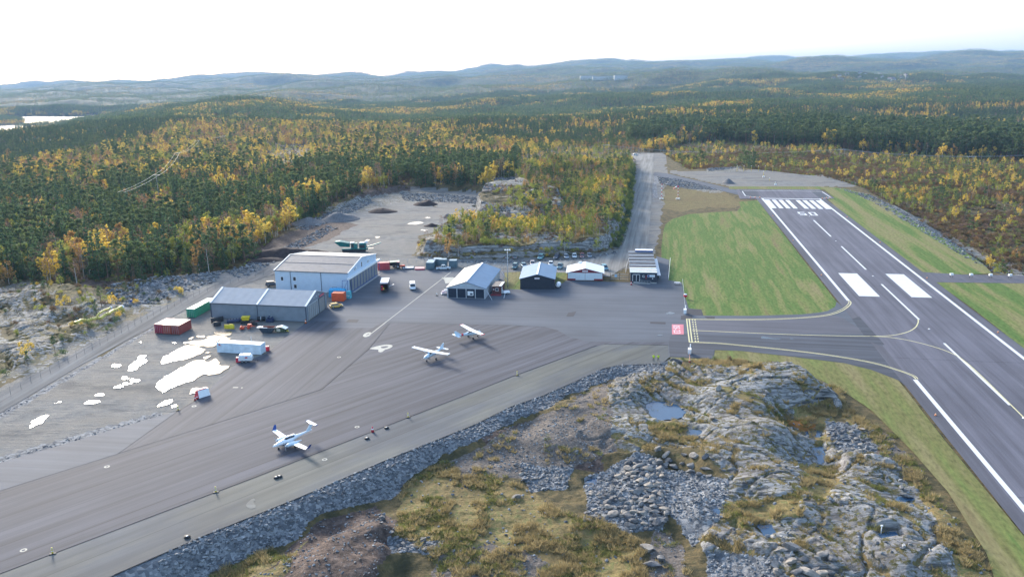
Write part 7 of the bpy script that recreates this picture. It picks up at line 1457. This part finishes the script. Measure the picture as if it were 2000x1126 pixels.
M_SOIL = mat("dark brown soil", (.042, .028, .026), .95, vary=.4, scale=1.2, bump=.8); M_SOIL2 = mat("grey crushed stone heap", (.13, .13, .135), .95, vary=.4, scale=3, bump=.9)
heap("big dark brown soil heap behind the white hangar", (560, 497), 17, 7, 3.2, M_SOIL, .25); heap("flat dark soil heap left of the big one", (520, 508), 8, 4, 1.2, M_SOIL, .3); heap("dark soil heap at the quarry's left wall", (748, 413), 8, 6, 2.0, M_SOIL); heap("dark soil heap at the foot of the far quarry wall", (831, 399), 7, 6, 2.6, M_SOIL); heap("small brown heap on the quarry floor by a puddle", (843, 441), 4, 3, 1.3, M_SOIL)
heap("small grey gravel heap on the quarry floor", (875, 424), 3, 3, 1.6, M_SOIL2, 0, "gravel_heap", "gravel heap"); heap("small dark grey heap on the gravel plain before the runway's far end", (1423, 357), 4, 5, 2.2, M_SOIL2, 0, "gravel_heap", "gravel heap"); heap("light grey blast stone heap at the left edge of the quarry", (665, 428), 10, 9, 3.5, M_SOIL2, .5, "gravel_heap", "gravel heap"); heap("grey blast stone heap below the forest, left of the quarry", (600, 436), 9, 7, 2.5, M_SOIL2, .5, "gravel_heap", "gravel heap")
# far buildings
M_FARW = mat("far pale wall", (.5, .5, .49), .6, vary=.05, scale=.01); M_FARR = mat("far grey roof", (.22, .23, .25), .6, vary=.05, scale=.01)
def far_hit(px, py): return ray_hit(px, py, 3.)
for k, (px, py, w_, d_, h_) in enumerate(((1148, 154.5, 75, 20, 9), (1180, 155, 110, 20, 7), (1212, 154.5, 60, 20, 10))):
    g = far_hit(px, py); g.z += 9; t = thing("factory_building", "pale %s on the distant wooded hill, %s of three" % (('low hall', 'long hall', 'tall hall')[k], ('left', 'middle', 'right')[k]), "building", g); m = MB(); m.box((-w_/2, -d_/2, -12), (w_/2, d_/2, h_)); m.build("wall", M_FARW, t); m = MB(); m.box((-w_/2-1, -d_/2-1, h_), (w_/2+1, d_/2+1, h_+1)); m.build("roof", M_FARR, t)
rr_ = random.Random(3); H0 = None
for k in range(22):
    px = rr_.choice([1700, 1715, 1690, 1735, 1760, 1680, 1640])+rr_.uniform(-14, 14); py = 152+rr_.uniform(-8, 7); g = far_hit(px, py); g.z += 5
    if H0 is None:
        H0 = thing("house", "tiny pale house in the distant village on the hillside", "house", g, 0, "houses of the distant village"); m = MB(); m.box((-7, -5, -9), (7, 5, 6)); m.build("wall", M_FARW, H0); m = MB(); prism_x(m, [(-5.5, 6), (5.5, 6), (0, 10)], -7.5, 7.5); m.build("roof", mat("far dark roof", (.16, .12, .11), .7), H0)
    else: dup(H0, g, rr_.random()*3)
# ================================================================ LOOSE STONE, TUFTS
def rock_mesh(seed, flat=.7):
    rng = np.random.default_rng(seed); bm = bmesh.new(); bmesh.ops.create_icosphere(bm, subdivisions=2, radius=1)
    pl_ = [(n/np.linalg.norm(n), .38+.28*rng.random()) for n in rng.normal(size=(13, 3))]
    for v in bm.verts:
        p = np.array(v.co)
        for n, d in pl_:
            e = p@n-d
            if e > 0: p = p-n*e
        v.co = p*np.array([1+.25*math.sin(seed), 1, flat])
    me = bpy.data.meshes.new("rock"); bm.to_mesh(me); bm.free(); return me
def stonemat(name, c1, c2, c3=None):
    m = bpy.data.materials.new(name); m.use_nodes = True; t = m.node_tree; N = t.nodes; L = t.links; p = N["Principled BSDF"]; p.inputs["Roughness"].default_value = .85; p.inputs["Specular IOR Level"].default_value = .25
    oi = N.new("ShaderNodeObjectInfo"); r = N.new("ShaderNodeValToRGB"); e = r.color_ramp.elements; e.new(.5); e[0].color = (*c1, 1); e[1].color = (*(c3 or [(a+b)/2 for a, b in zip(c1, c2)]), 1); e[1].position = .55; e[2].color = (*c2, 1); L.new(oi.outputs["Random"], r.inputs[0])
    tc = N.new("ShaderNodeTexCoord"); no = N.new("ShaderNodeTexNoise"); no.inputs["Scale"].default_value = 2.5; no.inputs["Detail"].default_value = 6; L.new(tc.outputs["Object"], no.inputs["Vector"]); mr = N.new("ShaderNodeMapRange"); mr.inputs[1].default_value = .35; mr.inputs[2].default_value = .65; mr.inputs[3].default_value = .7; mr.inputs[4].default_value = 1.25; L.new(no.outputs[0], mr.inputs[0])
    vm = N.new("ShaderNodeVectorMath"); vm.operation = 'SCALE'; L.new(r.outputs[0], vm.inputs[0]); L.new(mr.outputs[0], vm.inputs['Scale']); L.new(vm.outputs[0], p.inputs["Base Color"]); return m
M_STN = stonemat("blast stone", (.075, .083, .094), (.29, .30, .31)); M_BLD = stonemat("boulder gneiss", (.10, .10, .105), (.30, .26, .215), (.18, .175, .17))
ROCKS = [rock_mesh(i+1, .6+.08*(i % 4)) for i in range(6)]; BOULD = [m.copy() for m in ROCKS]
for m in ROCKS: m.materials.append(M_STN)
for m in BOULD: m.materials.append(M_BLD)
rg_ = np.random.default_rng(21)
def scat_fore(n, key, smin, smax, thr=.5, box=(-52, 84, 80, 192)):
    x = rg_.uniform(box[0], box[1], n); y = rg_.uniform(box[2], box[3], n); ok = (fmask(key, x, y) > thr) & (fmask('ins', x, y) > 0); x, y = x[ok], y[ok]; px, py = PX(x, y, fz(x, y)); ok = (px > -60) & (px < 2060) & (py < 1190); x, y = x[ok], y[ok]; s = smin+(smax-smin)*rg_.random(len(x))**2.5; return x, y, fz(x, y), s
A_ = scat_fore(120000, 'stn', .14, .56); B_ = scat_fore(30000, 'sy', .07, .34); C_ = scat_fore(30000, 'dr', .08, .38); D_ = scat_fore(7000, 'gr', .1, .5); E_ = scat_fore(5000, 'rw', .1, .6)
X, Y, Z, S = [np.concatenate(q) for q in zip(A_, B_, C_, D_, E_)]
scatter("loose_stones", np.stack([X, Y, Z+S*.15], 1), rg_.random(len(X))*6.28, np.stack([S, S*(.7+.4*rg_.random(len(X))), S*(.6+.4*rg_.random(len(X)))], 1), rg_.integers(0, 6, len(X)), ROCKS, "grey blast stones covering the bank below the asphalt edge", "stones", tilt=rg_.uniform(-.5, .5, (len(X), 2)))
# banks farther away
def scat_world(polys, dens, smin, smax):
    out = []
    for P_ in polys:
        W_ = [G(*p).xy for p in P_]; xs = [q[0] for q in W_]; ys = [q[1] for q in W_]; n = int((max(xs)-min(xs))*(max(ys)-min(ys))*dens); n = min(n, 60000)
        x = rg_.uniform(min(xs), max(xs), n); y = rg_.uniform(min(ys), max(ys), n); ok = inpoly(x, y, W_); x, y = x[ok], y[ok]; s = smin+(smax-smin)*rg_.random(len(x))**2.2; out.append(np.stack([x, y, ground(x, y)+s*.2, s], 1))
    return np.vstack(out)
BK = [[(1640, 368), (1700, 380), (1760, 410), (1830, 452), (1900, 492), (1960, 515), (2010, 520), (2010, 535), (1940, 532), (1880, 500), (1790, 446), (1700, 392)], [(1285, 345), (1330, 350), (1410, 372), (1340, 368), (1290, 360)], [(1380, 325), (1450, 318), (1455, 326), (1385, 334)], [(570, 445), (640, 415), (720, 388), (730, 395), (650, 432), (600, 450)], [(440, 530), (520, 500), (640, 440), (660, 445), (560, 500), (470, 545)], [(200, 560), (330, 538), (440, 528), (420, 550), (300, 590), (240, 600), (210, 580)], [(940, 425), (990, 435), (1010, 445), (930, 448)], [(0, 895), (150, 850), (310, 805), (322, 812), (151, 862), (0, 906)], [(0, 808), (300, 640), (300, 642), (0, 814)], [(1020, 345), (960, 352), (965, 362), (1030, 356)], [(780, 375), (900, 382), (980, 392), (985, 402), (900, 396), (790, 392)], [(814, 500), (860, 508), (1000, 510), (1150, 502), (1205, 490), (1205, 494), (1150, 506), (1000, 514), (860, 512), (814, 505)]]
K = np.vstack([scat_world(BK[:7]+BK[9:], 1.6, .2, .95), scat_world(BK[7:9], 2.5, .08, .32)])
scatter("bank_stones", K[:, :3], rg_.random(len(K))*6.28, np.stack([K[:, 3], K[:, 3]*.8, K[:, 3]*.7], 1), rg_.integers(0, 6, len(K)), ROCKS, "pale rubble along the banks of the runway strip, quarry and tracks", "stones", tilt=rg_.uniform(-.5, .5, (len(K), 2)))
# boulders: every larger block its own thing
def boulder(px, py, s, phrase, k, grp):
    g = G(px, py, -1.5); z = float(fz(g.x, g.y)); g = G(px, py, z); z = float(fz(g.x, g.y)); o = bpy.data.objects.new("boulder", BOULD[k % 6]); C.objects.link(o)
    o.location = (g.x, g.y, z+s*.28); o.rotation_euler = (rg_.uniform(-.3, .3), rg_.uniform(-.3, .3), rg_.random()*6.28); o.scale = (s*rg_.uniform(.95, 1.35), s*rg_.uniform(.75, 1.05), s*rg_.uniform(.7, 1)); tag(o, phrase, "boulder", grp)
def poly_pts(P_, n, mind):
    out = []; xs = [p[0] for p in P_]; ys = [p[1] for p in P_]
    for _ in range(n*30):
        a, b = rg_.uniform(min(xs), max(xs)), rg_.uniform(min(ys), max(ys))
        if inpoly(np.array([a]), np.array([b]), P_)[0] and all(math.hypot(a-c, (b-d)*1.5) > mind for c, d in out): out.append((a, b))
        if len(out) >= n: break
    return out
for P_, n, mind, s0, s1, ph, grp in (([(1175, 985), (1200, 930), (1235, 895), (1290, 890), (1305, 960), (1300, 1035), (1240, 1040)], 95, 8, .65, 1.25, "grey angular boulder in the pile left of the stony track", "boulders of the central pile"), ([(1150, 940), (1200, 930), (1190, 1010), (1140, 1020)], 35, 8, .4, .7, "small grey block left of the central boulder pile", "small blocks by the central pile"),
        ([(1500, 1075), (1620, 1085), (1640, 1126), (1520, 1126)], 16, 16, .7, 1.4, "pale boulder at the lower edge of the rock outcrop", "boulders at the lower edge"), ([(1000, 905), (1120, 915), (1100, 945), (1030, 960)], 45, 7, .3, .6, "pale block in the cleft under the dark earth bank", "blocks under the dark bank"), ([(765, 1052), (860, 1056), (860, 1078), (770, 1078)], 20, 8, .35, .7, "pale block in the small row beside the brown mound", "blocks beside the brown mound"),
        ([(1615, 835), (1690, 830), (1705, 880), (1630, 885)], 30, 8, .4, .8, "grey block on the slope right of the narrow pool", "blocks right of the narrow pool"), ([(1280, 880), (1380, 880), (1400, 930), (1300, 915)], 14, 14, .6, 1.2, "rounded boulder above the stony hollow", "boulders above the stony hollow")):
    for k, (a, b) in enumerate(poly_pts(P_, n, mind)): boulder(a, b, float(rg_.uniform(s0, s1)), ph, k, grp)
for k, (a, b, s, ph) in enumerate(((1262, 1073, 1.5, "long pale boulder leaning on two others near the bottom"), (1272, 1105, 1.2, "blue grey upright boulder lowest of the three near the bottom"), (1290, 1092, 1.1, "buff boulder right one of the three near the bottom"), (1322, 722, 2.4, "large rounded boulder at the top corner of the outcrop"), (1290, 716, .9, "small boulder left of the large rounded one"), (1405, 765, 1.3, "rounded block on the upper outcrop above the first pool"), (1010, 972, 1.0, "white boulder alone in the grass below the earth bank"), (1770, 968, 1.2, "grey blue block in the pool by the right verge"), (1760, 955, .8, "flat grey block above the pool by the right verge"), (1392, 800, 1.1, "buff block right of the round pool"), (748, 1010, .9, "pale stone at the top edge of the brown mound"), (1480, 745, 1.0, "flat block on top of the pale whaleback"))): boulder(a, b, s, ph, k, "single boulders")
# grass tufts and small heath plants
def tuft(seed, n, h, spread):
    rng = np.random.default_rng(seed); V, Fc = [], []
    for i in range(n):
        a = rng.random()*6.28; r = spread*rng.random()**.5; b = rng.random()*6.28; x0, y0 = math.cos(a)*r, math.sin(a)*r; l = h*(.5+.7*rng.random()); o = len(V); w_ = .035
        V += [(x0-w_*math.cos(b), y0-w_*math.sin(b), 0), (x0+w_*math.cos(b), y0+w_*math.sin(b), 0), (x0+math.cos(a)*l*.5, y0+math.sin(a)*l*.5, l)]; Fc.append((o, o+1, o+2))
    return V, Fc
M_STRAW = leafmat("straw grass", (.44, .35, .18), (.27, .215, .10), .4); M_OLIVE = leafmat("olive grass", (.23, .225, .08), (.13, .15, .045), .4)
TU = [raw_mesh("tuft", *tuft(1, 46, .45, .4), [M_STRAW]), raw_mesh("tuft", *tuft(2, 46, .4, .45), [M_OLIVE]), raw_mesh("tuft", *tuft(3, 60, .6, .35), [M_STRAW])]
h1 = raw_mesh("heath", *bush(400, .35, .4, 1.4), [M_HE]); h2 = raw_mesh("heath", *bush(401, .5, .4, 1.4), [M_BL]); TU += [h1, h2]
def tf(n, key, thr): x = rg_.uniform(-52, 84, n); y = rg_.uniform(80, 192, n); c = fbm(x, y, 4, 3); ok = (fmask(key, x, y) > thr) & (fmask('ins', x, y) > 0) & (c > -.12 if key == 'gr' else c > .12); x, y = x[ok], y[ok]; z = fz(x, y); px, py = PX(x, y, z); ok = (px > -40) & (px < 2040) & (py < 1180); return x[ok], y[ok], z[ok]
tg = tf(52000, 'gr', .5); t2 = tf(9000, 'sy', .5); t3 = tf(60000, 'ho', .5); X, Y, Z = [np.concatenate(q) for q in zip(tg, t2, t3)]
ti = np.where(fbm(X, Y, 7, 3) > .05, rg_.integers(0, 2, len(X))*2, rg_.choice([1, 1, 1, 3, 4, 0, 2], len(X)))
scatter("grass_tufts", np.stack([X, Y, Z-.03], 1), rg_.random(len(X))*6.28, .7+.9*rg_.random(len(X)), ti, TU, "straw and olive grass tufts and heath on the foreground slope", "grass")
wx = np.concatenate([rg_.uniform(-52, 84, 200)]); 
PB = [G(*p).xy for p in [(1194, 486), (1210, 482), (1230, 420), (1240, 320), (1222, 320), (1212, 400), (1196, 450)]]
bx_ = rg_.uniform(min(p[0] for p in PB), max(p[0] for p in PB), 9000); by_ = rg_.uniform(min(p[1] for p in PB), max(p[1] for p in PB), 9000); ok = inpoly(bx_, by_, PB) & (rg_.random(9000) < .5); bx_, by_ = bx_[ok], by_[ok]
BM = [KINDS[FAM[f][k]][3] for f, k in (('bush_g', 0), ('bush_l', 0), ('bush_l', 1), ('bush_y', 0), ('bush_g', 1))]
scatter("roadside_bushes", np.stack([bx_, by_, ground(bx_, by_)-.2], 1), rg_.random(len(bx_))*6.28, .8+1.0*rg_.random(len(bx_)), rg_.choice(5, len(bx_), p=[.34, .24, .2, .06, .16]), BM, "dense dark green bushes on the bank along the left side of the gravel road", "bushes")
for P_, z, n in (([(1272, 796), (1300, 790), (1312, 808), (1285, 815)], -.8, 60), ([(1280, 822), (1320, 822), (1345, 842), (1300, 850)], -.7, 120), ([(1590, 900), (1630, 930), (1600, 970), (1570, 940)], -1.5, 120)):
    pass
# undergrowth in the forest and scrub
ng_ = 34000; uy = rg_.uniform(180, 720, ng_); ux = rg_.uniform(-1, 1, ng_)*(uy*.68+30); z = ground(ux, uy); px, py = PX(ux, uy, z); ins = inpoly(ux, uy, PLATW) & ~inpoly(ux, uy, KNOLLW); ok = ~ins & (dpoly(ux, uy, PLATW) > .5) & (px > -60) & (px < 2060) & ~inpoly(ux, uy, FOREW)
rk = np.max([inpoly(px, py, q) for q in ZR], 0) & (fbm(ux, uy, 5, 3) < .25); ok &= ~rk; ok &= ~(inpoly(ux, uy, LOUTW) & (rg_.random(len(ux)) < .8)); ok &= ~(inpoly(ux, uy, KNOLLW) & (dpoly(ux, uy, KNOLLW) < .4) & (rg_.random(len(ux)) < .5))
ux, uy, z = ux[ok], uy[ok], z[ok]; UM = [KINDS[FAM[f][0]][3] for f in ('bush_o', 'bush_b', 'bush_l', 'bush_g', 'bush_y')]
scatter("undergrowth", np.stack([ux, uy, z-.1], 1), rg_.random(len(ux))*6.28, .35+.6*rg_.random(len(ux)), rg_.choice(5, len(ux), p=[.34, .26, .25, .10, .05]), UM, "low russet and olive undergrowth between the trees and on the scrubland", "undergrowth")
PS = [G(*p).xy for p in VZ[[v[0] for v in VZ].index('scrub')][1]]
sx_ = rg_.uniform(min(p[0] for p in PS), min(480, max(p[0] for p in PS)), 90000); sy_ = rg_.uniform(min(p[1] for p in PS), min(760, max(p[1] for p in PS)), 90000); ok = inpoly(sx_, sy_, PS) & ~inpoly(sx_, sy_, PLATW) & (dpoly(sx_, sy_, PLATW) > 6) & (fbm(sx_, sy_, 17, 3) > -.18); sx_, sy_ = sx_[ok][:16000], sy_[ok][:16000]
SM = [KINDS[FAM[f][k]][3] for f, k in (('bush_o', 0), ('bush_o', 1), ('bush_b', 0), ('bush_l', 1), ('bush_g', 0))]
si = np.where(fbm(sx_, sy_, 30, 2) > 0, rg_.choice([0, 1, 2], len(sx_)), rg_.choice(5, len(sx_)))
scatter("scrub_cover", np.stack([sx_, sy_, ground(sx_, sy_)-.2], 1), rg_.random(len(sx_))*6.28, .5+.9*rg_.random(len(sx_)), si, SM, "russet and brown heath scrub covering the slope beyond the right verge", "scrub")
print("scrub", len(sx_))
# ================================================================ HAZE
hm = bpy.data.materials.new("haze"); hm.use_nodes = True; N = hm.node_tree.nodes; N.remove(N["Principled BSDF"]); pv = N.new("ShaderNodeVolumePrincipled"); pv.inputs["Density"].default_value = HAZE_D; pv.inputs["Color"].default_value = (.42, .67, 1.0, 1); pv.inputs["Anisotropy"].default_value = 0
hm.node_tree.links.new(pv.outputs[0], N["Material Output"].inputs["Volume"])
mb = MB(); mb.box((-16500, -400, min(ZLIM[0], -75)-3), (16500, 15800, ZLIM[1]+22)); hz = mb.build("haze", hm); hz["kind"] = "stuff"; hz["label"] = "pale blue autumn haze over the far hills"; hz["category"] = "haze"
